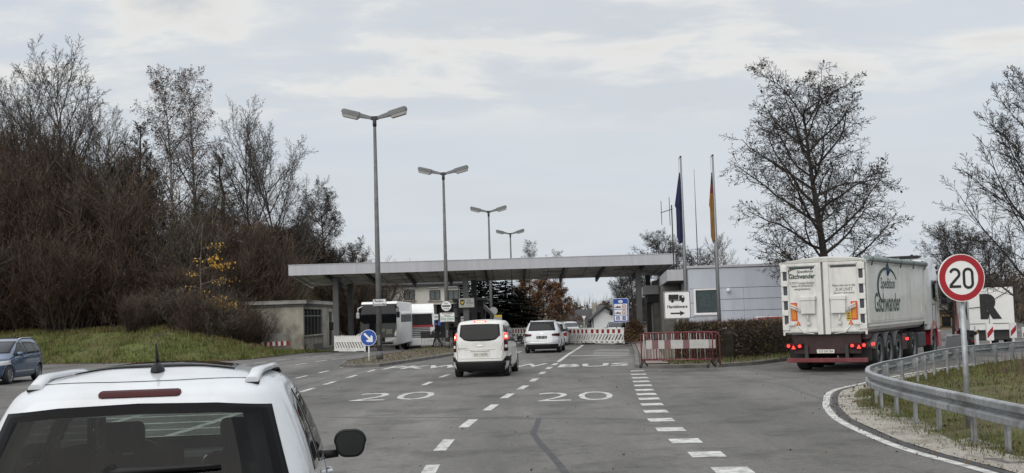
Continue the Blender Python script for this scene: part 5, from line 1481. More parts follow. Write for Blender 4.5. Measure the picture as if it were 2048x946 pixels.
# grass, fallen leaves: nobody could count them
rnd = random.Random(77); g = Geo()
for _ in range(420):                          # coarse tussocks
    x = rnd.uniform(-44, -13); v = rnd.random() * 9; y = EDGE(x) + v
    if x > -21 and y > 75.5: continue
    for _k in range(14): g.blade(V((x + rnd.gauss(0, .12), y + rnd.gauss(0, .12), hz(x, y))), V((rnd.gauss(0, .14), rnd.gauss(0, .14), rnd.uniform(.15, .42))), .022, 0 if v < 6 else rnd.choice((0, 1)))
for _ in range(30000):
    x = rnd.uniform(-46, -12.6); v = rnd.random() ** 1.3 * 9.5; y = EDGE(x) + v
    if x > -21 and y > 75.5: continue
    p = V((x, y, hz(x, y) + .02)); h_ = rnd.uniform(.08, .26) * (1.5 if rnd.random() < .07 else 1)
    g.blade(p, V((rnd.gauss(0, .06), rnd.gauss(0, .06), h_)), .02, 0)
for _ in range(6500):
    x = rnd.uniform(-42, -14); v = 9.5 - abs(rnd.gauss(0, 1)) * 2.6; v = v if rnd.random() < .85 else rnd.uniform(.3, 5); y = EDGE(x) + v
    if x > -21 and y > 75.5: continue
    g.leaf(V((x, y, hz(x, y) + rnd.uniform(.04, .2))), rnd.uniform(.06, .13), rnd, 1)
tag(link('grass', g.mesh('grass', [blade_m, litter_leaf])), kind='stuff')
g = Geo()
for _ in range(85000):
    i = rnd.randrange(8, 60); d = 1.0 + rnd.random() ** 1.6 * 10
    x, y, z = isl_pt(i, d + rnd.uniform(-.2, .2)); x += rnd.uniform(-.35, .35); y += rnd.uniform(-.35, .35)
    if noise.noise(V((x * .5, y * .5, 4))) < -.25 and rnd.random() < .7: continue
    h_ = rnd.uniform(.03, .10) * (1 + .8 * max(0, noise.noise(V((x * .8, y * .8, 9))))) * (1.6 if rnd.random() < .08 else 1)
    g.blade(V((x, y, z - .01)), V((rnd.gauss(0, .05), rnd.gauss(0, .05), h_)), .0035 + .00012 * y, 0 if rnd.random() < .85 else 2)
for _ in range(900):
    i = rnd.randrange(8, 60); x, y, z = isl_pt(i, .5 + rnd.random() * 6); g.leaf(V((x + rnd.uniform(-.3, .3), y, z + .03)), rnd.uniform(.05, .1), rnd, 1)
for _ in range(2600):                        # dry weeds towards the right edge
    i = rnd.randrange(34, 62); x, y, z = isl_pt(i, rnd.uniform(3.5, 13)); k = rnd.random()
    g.blade(V((x, y, z)), V((rnd.gauss(0, .12), rnd.gauss(0, .12), rnd.uniform(.2, .55))), .012, 2)
tag(link('grass', g.mesh('grass', [blade_m, litter_leaf, twig_red])), kind='stuff')
g = Geo()
for _ in range(6500):
    x = rnd.uniform(-7.6, -.5); y = rnd.uniform(47.6, 84)
    xl = -7.6 + (y - 52) * .085 if y > 52 else -7.5; xr = -5.6 + (y - 47.4) * .23 if y < 58.7 else -3 + (y - 58.7) * .12
    if not (xl + .3 < x < xr - .2): continue
    g.blade(V((x, y, .13 + gz(x, y))), V((rnd.gauss(0, .05), rnd.gauss(0, .05), rnd.uniform(.02, .09))), .018, 0 if rnd.random() < .4 else 1)
for _ in range(9000):
    x = rnd.uniform(4.4, 13); y = rnd.uniform(39.4, 50)
    if not (39.3 + max(0, x - 7.5) * .95 < y < 43.5 + max(0, x - 7.5) * 1.3) or x < 5.3: continue
    g.blade(V((x, y, .12)), V((rnd.gauss(0, .04), rnd.gauss(0, .04), rnd.uniform(.04, .18))), .014, 0 if rnd.random() < .6 else 1)
tag(link('grass', g.mesh('grass', [blade_m, twig_red])), kind='stuff')
# far wood on the right-hand slope: one mass
g = Geo(); rnd = random.Random(12)
for _ in range(26000):
    px = rnd.uniform(1560, 2500); Y = rnd.uniform(118, 190); x = D(px, 600, Y).x
    hmax = 8.5 * (.75 + .35 * noise.noise(V((x * .09, Y * .05, 2)))) + 1.5 * noise.noise(V((x * .4, Y * .3, 5)))
    z = -1.5 + rnd.random() ** .75 * max(1.5, hmax)
    if rnd.random() < .5: g.leaf(V((x, Y, z)), rnd.uniform(.4, .9), rnd, 1)
    else: g.blade(V((x, Y, z)), V((rnd.gauss(0, .35), rnd.gauss(0, .35), rnd.uniform(.7, 1.8))), .05, 0)
tag(link('far_wood', g.mesh('far_wood', [bark_grey, leaf_brown])), kind='stuff')
g = Geo()
for _ in range(16000):
    px = rnd.uniform(-200, 1300); Y = rnd.uniform(150, 210); x = D(px, 600, Y).x
    z = -1 + rnd.random() ** .8 * (4.2 + 1.6 * noise.noise(V((x * .12, Y * .1, 2))))
    if rnd.random() < .5: g.leaf(V((x, Y, z)), rnd.uniform(.4, .9), rnd, 1)
    else: g.blade(V((x, Y, z)), V((rnd.gauss(0, .35), rnd.gauss(0, .35), rnd.uniform(.7, 1.8))), .05, 0)
tag(link('far_wood', g.mesh('far_wood', [bark_grey, leaf_brown])), kind='stuff')

# dead leaves and grit blown along the kerbs and over the asphalt
g = Geo(); rnd = random.Random(4)
for _ in range(1500):
    x = rnd.uniform(-40, -13.5); g.leaf(V((x, EDGE(x) - .25 - abs(rnd.gauss(0, .5)), .03)), rnd.uniform(.05, .12), rnd, 0)
for _ in range(700):
    i = rnd.randrange(6, 60); x, y = EPd[i]; n_x = isl_pt(i, .3); g.leaf(V((n_x[0] + rnd.gauss(-.1, .15), n_x[1] + rnd.gauss(0, .4), gz(x, y) + .02)), rnd.uniform(.02, .05), rnd, 0)
for _ in range(260):
    y = 14 + rnd.random() ** 1.5 * 45; x = rnd.uniform(-8, 8); g.leaf(V((x, y, .012)), rnd.uniform(.02, .06), rnd, 0)
tag(link('fallen_leaves', g.mesh('fallen_leaves', [litter_leaf])), kind='stuff')
# ------------------------------------------------------------------ street lamps
def street_lamp(name, label):
    t = thing(name, label, 'street lamp', group='double arm street lamps')
    H_ = 10.5
    mb = MB(); mb.tube([(0, 0, 0), (0, 0, 4), (0, 0, H_)], [.125, .11, .065], 14); mb.cyl((0, 0, 0), (0, 0, .35), .15, 14); mb.span((-.06, -.145, .6), (.06, -.1, 1.05), .005); mb.build('pole', pole_grey, t)
    mb = MB(); mb.span((-.17, -.07, H_ - .06), (.17, .07, H_ + .10), .02); mb.cyl((0, 0, H_ - .35), (0, 0, H_ - .05), .085, 12); mb.build('bracket', dark_steel, t)
    for sg in (1, -1):
        M = Matrix.Translation((sg * .15, 0, H_ + .02)) @ Matrix.Rotation(-sg * R(13), 4, 'Y')
        def P(x, y, z): return M @ V((sg * x, y, z))
        def loft(mb, secs):
            rg = [[mb.bm.verts.new(P(x, y, z)) for y, z in ((-w_, z0), (w_, z0), (w_, z1 - .03), (w_ * .7, z1), (-w_ * .7, z1), (-w_, z1 - .03))] for x, w_, z0, z1 in secs]
            for A, B in zip(rg, rg[1:]):
                for i in range(6): mb.bm.faces.new((A[i], A[(i + 1) % 6], B[(i + 1) % 6], B[i]))
            mb.bm.faces.new(rg[0]); mb.bm.faces.new(rg[-1][::-1])
        mb = MB(); loft(mb, [(0, .07, -.05, .08), (.52, .11, -.07, .13), (.53, .16, -.06, .16), (1.25, .17, -.03, .19), (1.34, .12, .02, .14)]); hd_ = mb.build('lamp_head', lamp_grey, t)
        mb = MB(); loft(mb, [(.50, .10, -.06, -.02), (.62, .14, -.18, -.02), (1.24, .145, -.16, -.0), (1.30, .10, -.05, .02)]); mb.build('diffuser', lamp_diff, hd_)
    return t
lamp = street_lamp('street_lamp', 'nearest and tallest double street lamp on the left traffic island')
for i, (px, py, Y, lab) in enumerate(((749, 237, 52.5, None), (886.5, 348, 68.4, 'second double street lamp carrying the round customs sign'), (977, 424, 95, 'third double street lamp seen above the canopy middle'), (1020.5, 468, 122, 'smallest farthest double street lamp above the canopy'))):
    top = D(px, py, Y); o = lamp if i == 0 else dup(lamp, label=lab)
    z0 = gz(top.x, Y) + (.13 if i < 2 else 0); o.location = (top.x, Y, z0); o.scale = (1.05, 1.05, (top.z - z0) / 10.5); o.rotation_euler.z = -.06

# ------------------------------------------------------------------ signs
def plate_sign(name, label, c, w_, h_, post=None, posts=1, cat='sign', rz=0.0, rim=True, r=.03, post_m=galv, back=True, face_m=sign_white, rim_m=sign_black, rim_w=.025, shape=None):
    t = thing(name, label, cat, (c.x, c.y, post if post is not None else c.z - h_ / 2), rz)
    z = c.z - t.location.z
    M = Matrix.Translation((0, 0, z)) @ FACE
    mb = MB(); mb.prism(shape or rrect(w_, h_, r), -.012, .012, M, m=0)
    p = mb.build('sign_plate', [face_m], t)
    if rim:
        mb = MB(); out = shape or rrect(w_, h_, r); k = .985
        A = [(x * k, y * k) for x, y in out]; B = [(x * (1 - rim_w * 2 / w_) * k, y * (1 - rim_w * 2 / h_) * k) for x, y in out]
        va = [mb.bm.verts.new(M @ V((x, y, .015))) for x, y in A]; vb = [mb.bm.verts.new(M @ V((x, y, .015))) for x, y in B]
        for i in range(len(A)): mb.bm.faces.new((va[i], va[(i + 1) % len(A)], vb[(i + 1) % len(A)], vb[i]))
        mb.build('border', rim_m, t)
    if post is not None:
        for k in range(posts):
            x = 0 if posts == 1 else (-w_ * .3 + k * w_ * .6)
            mb = MB(); mb.cyl((x, .07, -.2), (x, .07, z + h_ * .45), .038, 10); mb.span((x - .06, .012, z + h_ * .25), (x + .06, .05, z + h_ * .30)); mb.span((x - .06, .012, z - h_ * .3), (x + .06, .05, z - h_ * .25)); mb.build('post', post_m, t)
    return t, M
FM = lambda M, x, y, z=.016: M @ Matrix.Translation((x, y, z))
def on(t, M, pts, m, nm='symbol', z=.018):
    mb = MB(); mb.prism(pts, .013, z, M); return mb.build(nm, m, t)

c = D(759, 605, 52.33)
t, M = plate_sign('radar_sign', 'small white radar control sign on the nearest lamp post', c, .62, .34, cat='sign', r=.02)
text('Radar-', .44, .11, FM(M, 0, .07), sign_black, t, bold=.02); text('kontrolle', .52, .11, FM(M, 0, -.075), sign_black, t, bold=.02)
c = D(892.5, 612, 68.2)
t, M = plate_sign('customs_sign', 'round white customs stop sign with black bar on the second lamp post', V((c.x, 68.22, c.z)), .62, .62, shape=disc(.31), rim_m=sign_black, rim_w=.02)
on(t, M, [(-.24, -.045), (.24, -.045), (.24, .045), (-.24, .045)], sign_black); text('ZOLL', .26, .09, FM(M, 0, .15), sign_black, t, bold=.02); text('DOUANE', .34, .09, FM(M, 0, -.15), sign_black, t, bold=.02)
c = D(894.5, 634.5, 68.2)
t, M = plate_sign('notice_board', 'white notice board with green lines below the round customs sign', V((c.x, 68.22, c.z)), .88, .56, r=.02, rim_m=ink_grey, rim_w=.02)
text('Anmeldefreie', .62, .075, FM(M, 0, .21), sign_black, t, bold=.02); text('Waren', .36, .075, FM(M, 0, .10), sign_black, t, bold=.02)
text('Keine Waren', .74, .12, FM(M, 0, -.06), mat('green_ink', (.03, .16, .10), .5), t, bold=.01)
for y in (-.005 + .03, -.16): on(t, M, [(-.42, y), (.42, y), (.42, y + .02), (-.42, y + .02)], mat('green_ink', (.03, .16, .10), .5), 'line')
text('à déclarer', .6, .07, FM(M, 0, -.23), sign_black, t)

c = D(933, 605.5, 71.6)
t, M = plate_sign('customs_office_sign', 'grey customs office sign with black eagle shield on the middle canopy post', V((c.x, 71.6, c.z)), .98, .60, rim=True, r=.04, face_m=mat('sign_pale_grey', (.45, .45, .43), .5), rim_m=ink_grey, rim_w=.02)
on(t, M, [(-.40, .20), (-.12, .20), (-.12, -.02), (-.19, -.14), (-.26, -.17), (-.33, -.14), (-.40, -.02)], sign_black, 'shield'); on(t, M, [(-.37, .14), (-.29, .08), (-.23, .08), (-.15, .14), (-.18, .0), (-.24, -.10), (-.28, -.10), (-.34, .0)], yellow_paint, 'shield', .022)
text('ZOLL', .26, .10, FM(M, .16, .14), sign_black, t, bold=.02); text('Neuhaus', .42, .10, FM(M, .2, .0), sign_black, t, bold=.02); text('Bargen', .3, .075, FM(M, .2, -.16), ink_grey, t)

# keep-right sign on the island tip
c = D(737, 675.5, 51.2); g = gz(c.x, 51.2) + .13
t, M = plate_sign('keep_right_sign', 'round blue sign with white arrow pointing down right on the island tip', V((c.x, 51.2, c.z)), .72, .72, post=g, shape=disc(.36), face_m=sign_white, rim=False, post_m=sign_white)
on(t, M, disc(.34), sign_blue, 'blue_disc', .016)
Ma = M @ Matrix.Rotation(R(-45), 4, 'Z')
mb = MB(); mb.prism([(-.27, -.045), (.06, -.045), (-.0, -.17), (.09, -.17), (.27, 0), (.09, .17), (-.0, .17), (.06, .045), (-.27, .045)], .016, .021, Ma); mb.build('arrow', sign_white, t)

# goods traffic sign
c = D(1354.5, 610, 46)
t, M = plate_sign('goods_lorry_sign', 'white square sign with black lorry, word Handelsware and right arrow', V((c.x, 46, c.z)), 1.06, 1.10, post=.13, r=.05, posts=1)
def lp(P, nm='lorry_symbol'): on(t, M, [(x, y + .0) for x, y in P], sign_black, nm)
lp([(-.34, .21), (.06, .21), (.06, .42), (-.34, .42)]); lp([(.085, .17), (.30, .17), (.30, .29), (.245, .385), (.085, .385)]); lp([(-.34, .165), (.085, .165), (.085, .195), (-.34, .195)])
for x in (-.19, .22):
    mb = MB(); mb.prism([(x + a, .155 + b) for a, b in disc(.06, 18)], .013, .02, M); mb.build('lorry_symbol', sign_black, t)
mb = MB(); mb.prism([(.20, .295), (.275, .295), (.235, .36), (.20, .36)], .013, .0225, M); mb.build('lorry_symbol', sign_white, t)
text('Handelsware', .80, .13, FM(M, 0, -.06), sign_black, t, bold=.025)
on(t, M, [(-.28, -.36), (.10, -.36), (.10, -.43), (.29, -.33), (.10, -.23), (.10, -.30), (-.28, -.30)], sign_black, 'arrow')

# round speed limit sign
c = D(1922.5, 555.5, 17.6)
sg_ = thing('speed_sign', 'big round white speed limit 20 sign with red ring behind the near guard rail', 'sign', (c.x, 17.6, .15), 0, None, 1.205)
z = (c.z - .15) / 1.205; M = Matrix.Translation((0, 0, z)) @ Matrix.Rotation(R(4), 4, 'Z') @ FACE
mb = MB(); mb.prism(disc(.303, 64), -.012, .010, M); mb.build('sign_plate', sign_white, sg_)
mb = MB(); A, B = disc(.293, 64), disc(.215, 64)
va = [mb.bm.verts.new(M @ V((x, y, .0125))) for x, y in A]; vb = [mb.bm.verts.new(M @ V((x, y, .0125))) for x, y in B]
for i in range(64): mb.bm.faces.new((va[i], va[(i + 1) % 64], vb[(i + 1) % 64], vb[i]))
mb.build('red_ring', sign_red, sg_)
def stroke(pts, wd):
    mb = MB(); P = [V((x, y, 0)) for x, y in pts]; L, Q = [], []
    closed = (P[0] - P[-1]).length < 1e-6
    if closed: P = P[:-1]
    n = len(P)
    for i, p in enumerate(P):
        a = P[i - 1] if (i or closed) else p; b = P[(i + 1) % n] if (i < n - 1 or closed) else p
        tt = (b - a).normalized(); nn = V((tt.y, -tt.x, 0)) * wd / 2
        L.append(mb.bm.verts.new(M @ V((p.x + nn.x, p.y + nn.y, .0135)))); Q.append(mb.bm.verts.new(M @ V((p.x - nn.x, p.y - nn.y, .0135))))
    for i in range(n if closed else n - 1): mb.bm.faces.new((L[i], L[(i + 1) % n], Q[(i + 1) % n], Q[i]))
    mb.build('numeral', sign_black, sg_)
cx, r_ = -.088, .058
two = [(cx + r_ * math.cos(R(a)), .052 + r_ * math.sin(R(a))) for a in range(165, -31, -13)] + [(cx - .062, -.106 + .012)]
stroke(two, .034)
stroke([(cx - .078, -.110), (cx + .074, -.110)], .034)
zero = [(.085 + .055 * math.cos(R(a)), .055 + .055 * math.sin(R(a))) for a in range(0, 181, 15)] + [(.085 + .055 * math.cos(R(a)), -.072 + .055 * math.sin(R(a))) for a in range(180, 361, 15)]
stroke(zero + [zero[0]], .034)
mb = MB(); mb.cyl((.012, .055, -.35), (.012, .055, z - .02), .036, 14); mb.cyl((.012, .055, z - .02), (.012, .055, z + .25), .034, 14)
for zz in (-.16, .16): mb.span((-.05, .013, z + zz - .02), (.07, .05, z + zz + .02), .004)
mb.build('post', galv, sg_)

# blue border information board
c = D(1241.5, 620.5, 69.4)
t, M = plate_sign('border_info_board', 'tall blue border board with white D oval and speed symbols beside the round shrub', V((c.x, 69.4, c.z)), 1.02, 1.56, post=.1, posts=2, r=.06, face_m=sign_white, rim=False)
on(t, M, rrect(.97, 1.51, .05), sign_blue, 'blue_field', .015)
el = [(.15 * math.cos(R(a)), .57 + .10 * math.sin(R(a))) for a in range(0, 360, 15)]
on(t, M, el, sign_white, 'oval', .018); text('D', .10, .12, FM(M, 0, .57, .017), sign_black, t, bold=.02)
for i, y in enumerate((.25, -.13, -.51)):
    on(t, M, [(x, y + yy) for x, yy in rrect(.84, .34, .02)], sign_white, 'panel', .018)
    if i < 2:
        mb = MB(); mb.prism([(-.36, y - .09), (.02, y - .09), (.02, y - .04), (-.06, y + (.0 if i else .03)), (-.13, y - .03), (-.2, y + .06), (-.26, y - .02), (-.36, y - .02)], .018, .021, M); mb.build('symbol', sign_black, t)
        mb = MB(); mb.prism([(.22 + a, y + b) for a, b in disc(.14, 20)], .018, .020, M, m=0); mb.prism([(.22 + a, y + b) for a, b in disc(.10, 20)], .018, .022, M, m=1); mb.build('symbol', [sign_red, sign_white], t)
        text('50' if i == 0 else '100', .11, .09, FM(M, .22, y, .021), sign_black, t, bold=.02)
    else:
        for x in (-.2, .2): on(t, M, [(x + a, y + b) for a, b in rrect(.22, .24, .02)], sign_blue, 'symbol', .021)
        mb = MB(); mb.prism([(-.27, y - .09), (-.215, y - .09), (-.19, y + .09), (-.205, y + .09)], .021, .023, M); mb.prism([(-.13, y - .09), (-.185, y - .09), (-.175, y + .09), (-.19, y + .09)], .021, .0235, M); mb.build('symbol', sign_white, t)
        text('130', .15, .09, FM(M, .2, y, .022), sign_white, t, bold=.02)

t.scale = (.92, .92, .92); t.location.z = .1 + (c.z - .1) * .08
# small signs further on
c = D(1168, 635.5, 100); t, M = plate_sign('give_way_sign', 'small white give way triangle on a thin post beside the white house', V((c.x, 100, c.z)), .4, .4, post=-.4, shape=[(-.20, .18), (.20, .18), (0, -.2)], rim_m=sign_red, rim_w=.02)
c = D(875, 646, 84); t, M = plate_sign('blue_notice', 'small blue square notice behind the walking person', V((c.x, 84, c.z)), .50, .42, post=-.2, face_m=sign_blue, rim=False)
for k in range(8): on(t, M, [(.12 * math.cos(.785 * k) + a, .12 * math.sin(.785 * k) + b) for a, b in disc(.022, 8)], sign_white, 'star')
c = D(872.5, 634, 84.2); t, M = plate_sign('white_notice', 'pair of narrow white notices above the small blue one', V((c.x, 84.2, c.z)), .30, .42, post=-.2, rim=False, face_m=sign_white)
on(t, M, [(-.14, -.02), (.14, -.02), (.14, .03), (-.14, .03)], sign_black, 'line')
c = D(995.5, 637, 100); t, M = plate_sign('yellow_sign', 'small yellow topped road sign seen over the white van', V((c.x, 100, c.z)), .72, .62, post=0, face_m=sign_grey, rim=False)
on(t, M, [(-.36, .20), (.36, .06), (.36, .31), (-.30, .31)], yellow_paint, 'yellow_panel')
c = D(987, 622, 94.7); t, M = plate_sign('round_sign', 'back of a round grey sign on the third lamp post', V((c.x, 94.7, c.z)), .62, .62, shape=disc(.33), face_m=sign_grey, rim=False)
c = D(924.5, 639, 79); t, M = plate_sign('white_notice', 'small white notice sheet on the dark customs booth', V((c.x, 79.9, c.z)), .28, .42, rim=False, r=.01)
on(t, M, [(-.1, .05), (.1, .05), (.1, .12), (-.1, .12)], ink_grey, 'line')

# ------------------------------------------------------------------ flags, masts
def flagpole(label, px, py0, py1, Y):
    a = D(px, py0, Y); t = thing('flagpole', label, 'flagpole', (a.x, Y, .13)); h_ = a.z - .13
    mb = MB(); mb.tube([(0, 0, 0), (0, 0, h_ * .5), (0, 0, h_)], [.085, .07, .042], 12); mb.build('pole', mat('flagpole_metal', (.25, .26, .27), .5, .4, var=.1), t)
    mb = MB(); mb.lathe([(0, h_), (.05, h_ + .005), (.05, h_ + .06), (0, h_ + .08)], 10); mb.tube([(-.04, 0, h_ - .02), (-.11, 0, h_ - .05)], .015, 5); mb.build('finial', dark_steel, t)
    mb = MB(); mb.tube([(-.1, 0, h_ - .05), (-.075, -.02, h_ * .55), (-.09, -.02, 1.0)], .006, 4); mb.build('halyard', dark_steel, t)
    return t, h_
def limp_flag(name, label, base, z1, z0, wd, cols, seed):
    """a flag hanging in folds down its pole: closed wavy tube of cloth"""
    rnd = random.Random(seed); t = thing(name, label, 'flag', base)
    mb = MB(); mb.smooth = True; n, K = 26, 30; rg = []
    for i in range(K + 1):
        u = i / K; z = z1 + (z0 - z1) * u
        w_ = wd * (.10 + .95 * min(1, u / .45)) * (1 if u < .5 else (.82 if u < .9 else .82 - (u - .9) * 4)) + .01
        ring = []
        for k in range(n):
            a = 6.28318 * k / n
            fold = 1 + .38 * math.sin(a * 5 + u * 3 + seed) * min(1, u * 3)
            ring.append(mb.bm.verts.new((-.06 - w_ * .5 + w_ * .62 * math.cos(a) * (1 + .1 * math.sin(a * 7 + u * 5)), w_ * .34 * math.sin(a) * fold - .02, z + .05 * math.cos(a) * u)))
        rg.append(ring)
    for i in range(K):
        for k in range(n):
            f = mb.bm.faces.new((rg[i][k], rg[i][(k + 1) % n], rg[i + 1][(k + 1) % n], rg[i + 1][k])); f.smooth = True
            f.material_index = cols(i / K, k / n)
    mb.bm.faces.new(rg[0]); f = mb.bm.faces.new(rg[-1][::-1]); f.material_index = cols(1, .5)
    return t, mb
tp, h_ = flagpole('grey flagpole carrying the limp blue flag', 1361, 315, 640, 51)
za, zb_ = D(1360, 345, 51).z - .13, D(1370, 486, 51).z - .13
t, mb = limp_flag('blue_flag', 'limp dark blue flag hanging in folds from the left flagpole', tp.location, za, zb_, .23, lambda u, v: 0, 1); mb.build('cloth', eu_blue, t)
tp, h_ = flagpole('grey flagpole carrying the limp black red gold flag', 1425, 312, 650, 51)
za, zb_ = D(1425, 345, 51).z - .13, D(1434, 484, 51).z - .13
t, mb = limp_flag('tricolour_flag', 'limp black red and gold flag hanging from the right flagpole', tp.location, za, zb_, .15, lambda u, v: (0 if u < .14 else 1) if u < .30 else ((2 if v > .45 else 1) if u < .66 else 2), 4); mb.build('cloth', [mat('flag_black', (.02, .018, .018), .8), flag_red, flag_gold], t)
c = D(1343, 410, 64); ant = thing('aerial_mast', 'thin roof mast with two vertical dipole aerials left of the blue flag', 'aerial', (c.x, 64, 3.9))
z = c.z - 3.9
mb = MB(); mb.tube([(0, 0, 0), (0, 0, z)], .035, 8); mb.build('mast', dark_steel, ant)
mb = MB(); mb.tube([(.05, 0, z - .22), (-.62, 0, z - .42)], .022, 6)
for x, z0, z1 in ((-.58, -1.10, .25), (-.12, -1.15, .45)): mb.cyl((x, 0, z + z0), (x, 0, z + z1), .018, 6)
mb.build('dipole', dark_steel, ant)
c = D(1388, 338, 62); am = thing('whip_aerial', 'very thin tall whip aerial between the two flagpoles', 'aerial', (c.x, 62, 3.9)); mb = MB(); mb.tube([(0, 0, 0), (0, 0, (c.z - 3.9) * .55), (0, 0, c.z - 3.9)], [.03, .022, .010], 6); mb.build('whip', ink_grey, am)

# ------------------------------------------------------------------ barriers
def plastic_barrier(name, label, A, B, h_, red=True, lean=1, n=10, group=None):
    A, B = V(A), V(B); L = (B - A).length; ang = math.atan2(B.y - A.y, B.x - A.x)
    t = thing(name, label, 'barrier', (A.x, A.y, gz(A.x, A.y)), ang, group)
    M = FACE; th = .03
    mb = MB()
    def bx(x0, x1, z0, z1, y0=-th, y1=th, m=0): mb.span((x0, y0, z0 * h_), (x1, y1, z1 * h_), 0, m)
    bx(0, .06, .05, 1.03); bx(L - .06, L, .05, 1.03); bx(.06, L - .06, .06, .10); bx(.06, L - .06, .18, .26); bx(.06, L - .06, .62, .68); bx(.06, L - .06, .93, .98)
    for k in range(n + 1):                           # slanting bars
        x = .06 + (L - .12) * k / n; s = (L / n) * .9 * lean; w_ = L / n * .26
        pts = [(max(.05, min(L - .05, q)), zz) for q, zz in ((x - w_, .26 * h_), (x + w_, .26 * h_), (x + w_ + s, .62 * h_), (x - w_ + s, .62 * h_))]
        if pts[1][0] - pts[0][0] > .01 or pts[2][0] - pts[3][0] > .01: mb.prism(pts, -th * .6, th * .6, M)
    for k in range(6): xx = .06 + (L - .12) * (k + .5) / 6; bx(xx - L / 26, xx + L / 26, .10, .18)
    if not red: bx(.06, L - .06, .68, .93, -.02, .02); bx(.06, L - .06, .10, .18, -.02, .02)
    for k in range(int(L / .18)): mb.prism([(.12 + k * .18, .98 * h_), (.18 + k * .18, .98 * h_), (.15 + k * .18, 1.04 * h_)], -.02, .02, M)
    mb.build('frame', plastic_white, t)
    if red:
        for k in range(6):
            xx = .06 + (L - .12) * k / 6
            mb = MB(); mb.span((xx, -.015, .685 * h_), (xx + (L - .12) / 12, .015, .925 * h_)); mb.build('red_panel', barrier_red, t)
            mb = MB(); mb.span((xx + (L - .12) / 12, -.015, .685 * h_), (xx + (L - .12) / 6, .015, .925 * h_)); mb.build('white_panel', plastic_white, t)
    for x in (.25, L - .25):
        mb = MB(); mb.span((x - .18, -.38, 0), (x + .18, .38, .09), .02); mb.build('foot', rubber, t)
    return t
p0, p1 = G(1131, 688), G(1249, 689); pm = p0.lerp(p1, .445)
plastic_barrier('plastic_barrier', 'white plastic barrier with red squares beside the white cars, left of its pair', p0, pm - V((.01, 0, 0)), .98, group='white plastic road barriers')
plastic_barrier('plastic_barrier', 'white plastic barrier with red squares ending at the round shrub', pm + V((.01, 0, 0)), p1, .98, group='white plastic road barriers')
p0, p1 = G(669.5, 703.5), G(731, 703.5)
plastic_barrier('plastic_barrier', 'white plastic barrier with grey back panel below the left canopy posts', p0, p1, 1.0, red=False, lean=-1, n=11, group='white plastic road barriers')
p0, p1 = G(1018, 690), G(1056, 689)
plastic_barrier('plastic_barrier', 'red and white plastic barrier partly hidden between van and white car', p0 + V((0, 3, 0)), p1 + V((0, 3, 0)), 1.05, n=5)

def crowd_barrier(name, label, A, B, h_, board_z, paint, nb, boards, group=None, feet=True):
    A, B = V(A), V(B); L = (B - A).length; t = thing(name, label, 'barrier', (A.x, A.y, A.z), math.atan2(B.y - A.y, B.x - A.x), group)
    mb = MB(); r = .12
    pts = [(0, 0, .05), (0, 0, h_ - r), (.035, 0, h_ - .035), (r, 0, h_), (L - r, 0, h_), (L - .035, 0, h_ - .035), (L, 0, h_ - r), (L, 0, .05)]
    mb.tube(pts, .021, 8); mb.tube([(0, 0, .24), (L, 0, .24)], .018, 8)
    mb.build('frame', paint, t)
    mb = MB()
    for k in range(1, nb): mb.cyl((L * k / nb, 0, .24), (L * k / nb, 0, h_), .010, 6, (k * 7 + k // 3) % 2)
    mb.build('bars', [paint, faded_white if paint is rusty_red else paint], t)
    n = len(boards); x0, x1 = .18, L - .12
    mb = MB()
    for k, m_ in enumerate(boards): mb.span((x0 + (x1 - x0) * k / n + .001, -.035, board_z[0]), (x0 + (x1 - x0) * (k + 1) / n - .001, -.02, board_z[1]), 0, m_)
    mb.build('striped_board', [faded_white, faded_red] if paint is rusty_red else [sign_white, sign_red], t)
    if feet:
        for x in (.08, L - .08):
            mb = MB(); mb.tube([(x, -.34, .03), (x, -.12, .12), (x, 0, .26)], .02, 6); mb.tube([(x, .34, .03), (x, .12, .12), (x, 0, .26)], .02, 6)
            mb.lathe([(0, -.03), (.06, -.03), (.075, 0), (.06, .03), (0, .03)], 12, Matrix.Translation((x, -.34, .06)) @ RX); mb.build('foot', dark_steel, t)
    return t
A_, B_ = G(1284, 735, .13), G(1427, 734, .13)
crowd_barrier('crowd_barrier', 'rusty red crowd barrier with faded striped board in front of the goods sign', A_, B_, 1.12, (.60, .88), rusty_red, 28, [0, 1, 0, 1, 0, 0, 1, 0, 0, 0], 'rusty crowd barriers by the goods sign')
crowd_barrier('crowd_barrier', 'second rusty crowd barrier leaning close behind the striped one', A_ + V((.06, .55, 0)), B_ + V((.30, .45, 0)), 1.10, (.58, .86), rusty_red, 25, [1, 0, 1, 0, 1, 0], 'rusty crowd barriers by the goods sign')
c0, c1 = D(506, 690, 74.6), D(580, 690, 74.6)
crowd_barrier('crowd_barrier', 'grey crowd barrier with red and white board against the concrete hut', V((c0.x, 74.6, hz(c0.x, 74.6) - .05)), V((c1.x, 74.9, hz(c1.x, 74.9) - .05)), 1.15, (.40, .68), galv, 22, [0, 1] * 6, None)
# dark railing with pale pickets at the far end of the island
a, b = D(842, 690, 74.5), D(906, 690, 74.5)
t = thing('banner_fence', 'dark covered fence with pale pickets behind the second lamp post', 'fence', (a.x, 74.5, gz(a.x, 74.5)), 0); L = b.x - a.x
mb = MB(); mb.span((0, -.02, .72), (L, .02, 1.12)); mb.span((0, -.03, .02), (L, .03, .2)); mb.build('dark_banner', dark_wall, t)
mb = MB()
for k in range(22): mb.span((L * k / 22 + .02, -.012, .2), (L * k / 22 + .055, .012, .72))
mb.build('pickets', mat('pale_pickets', (.5, .5, .48), .6, var=.15), t)
mb = MB(); mb.span((-.2, -.5, 0), (L + .1, -.12, .1), .02); mb.build('base', concrete, t)

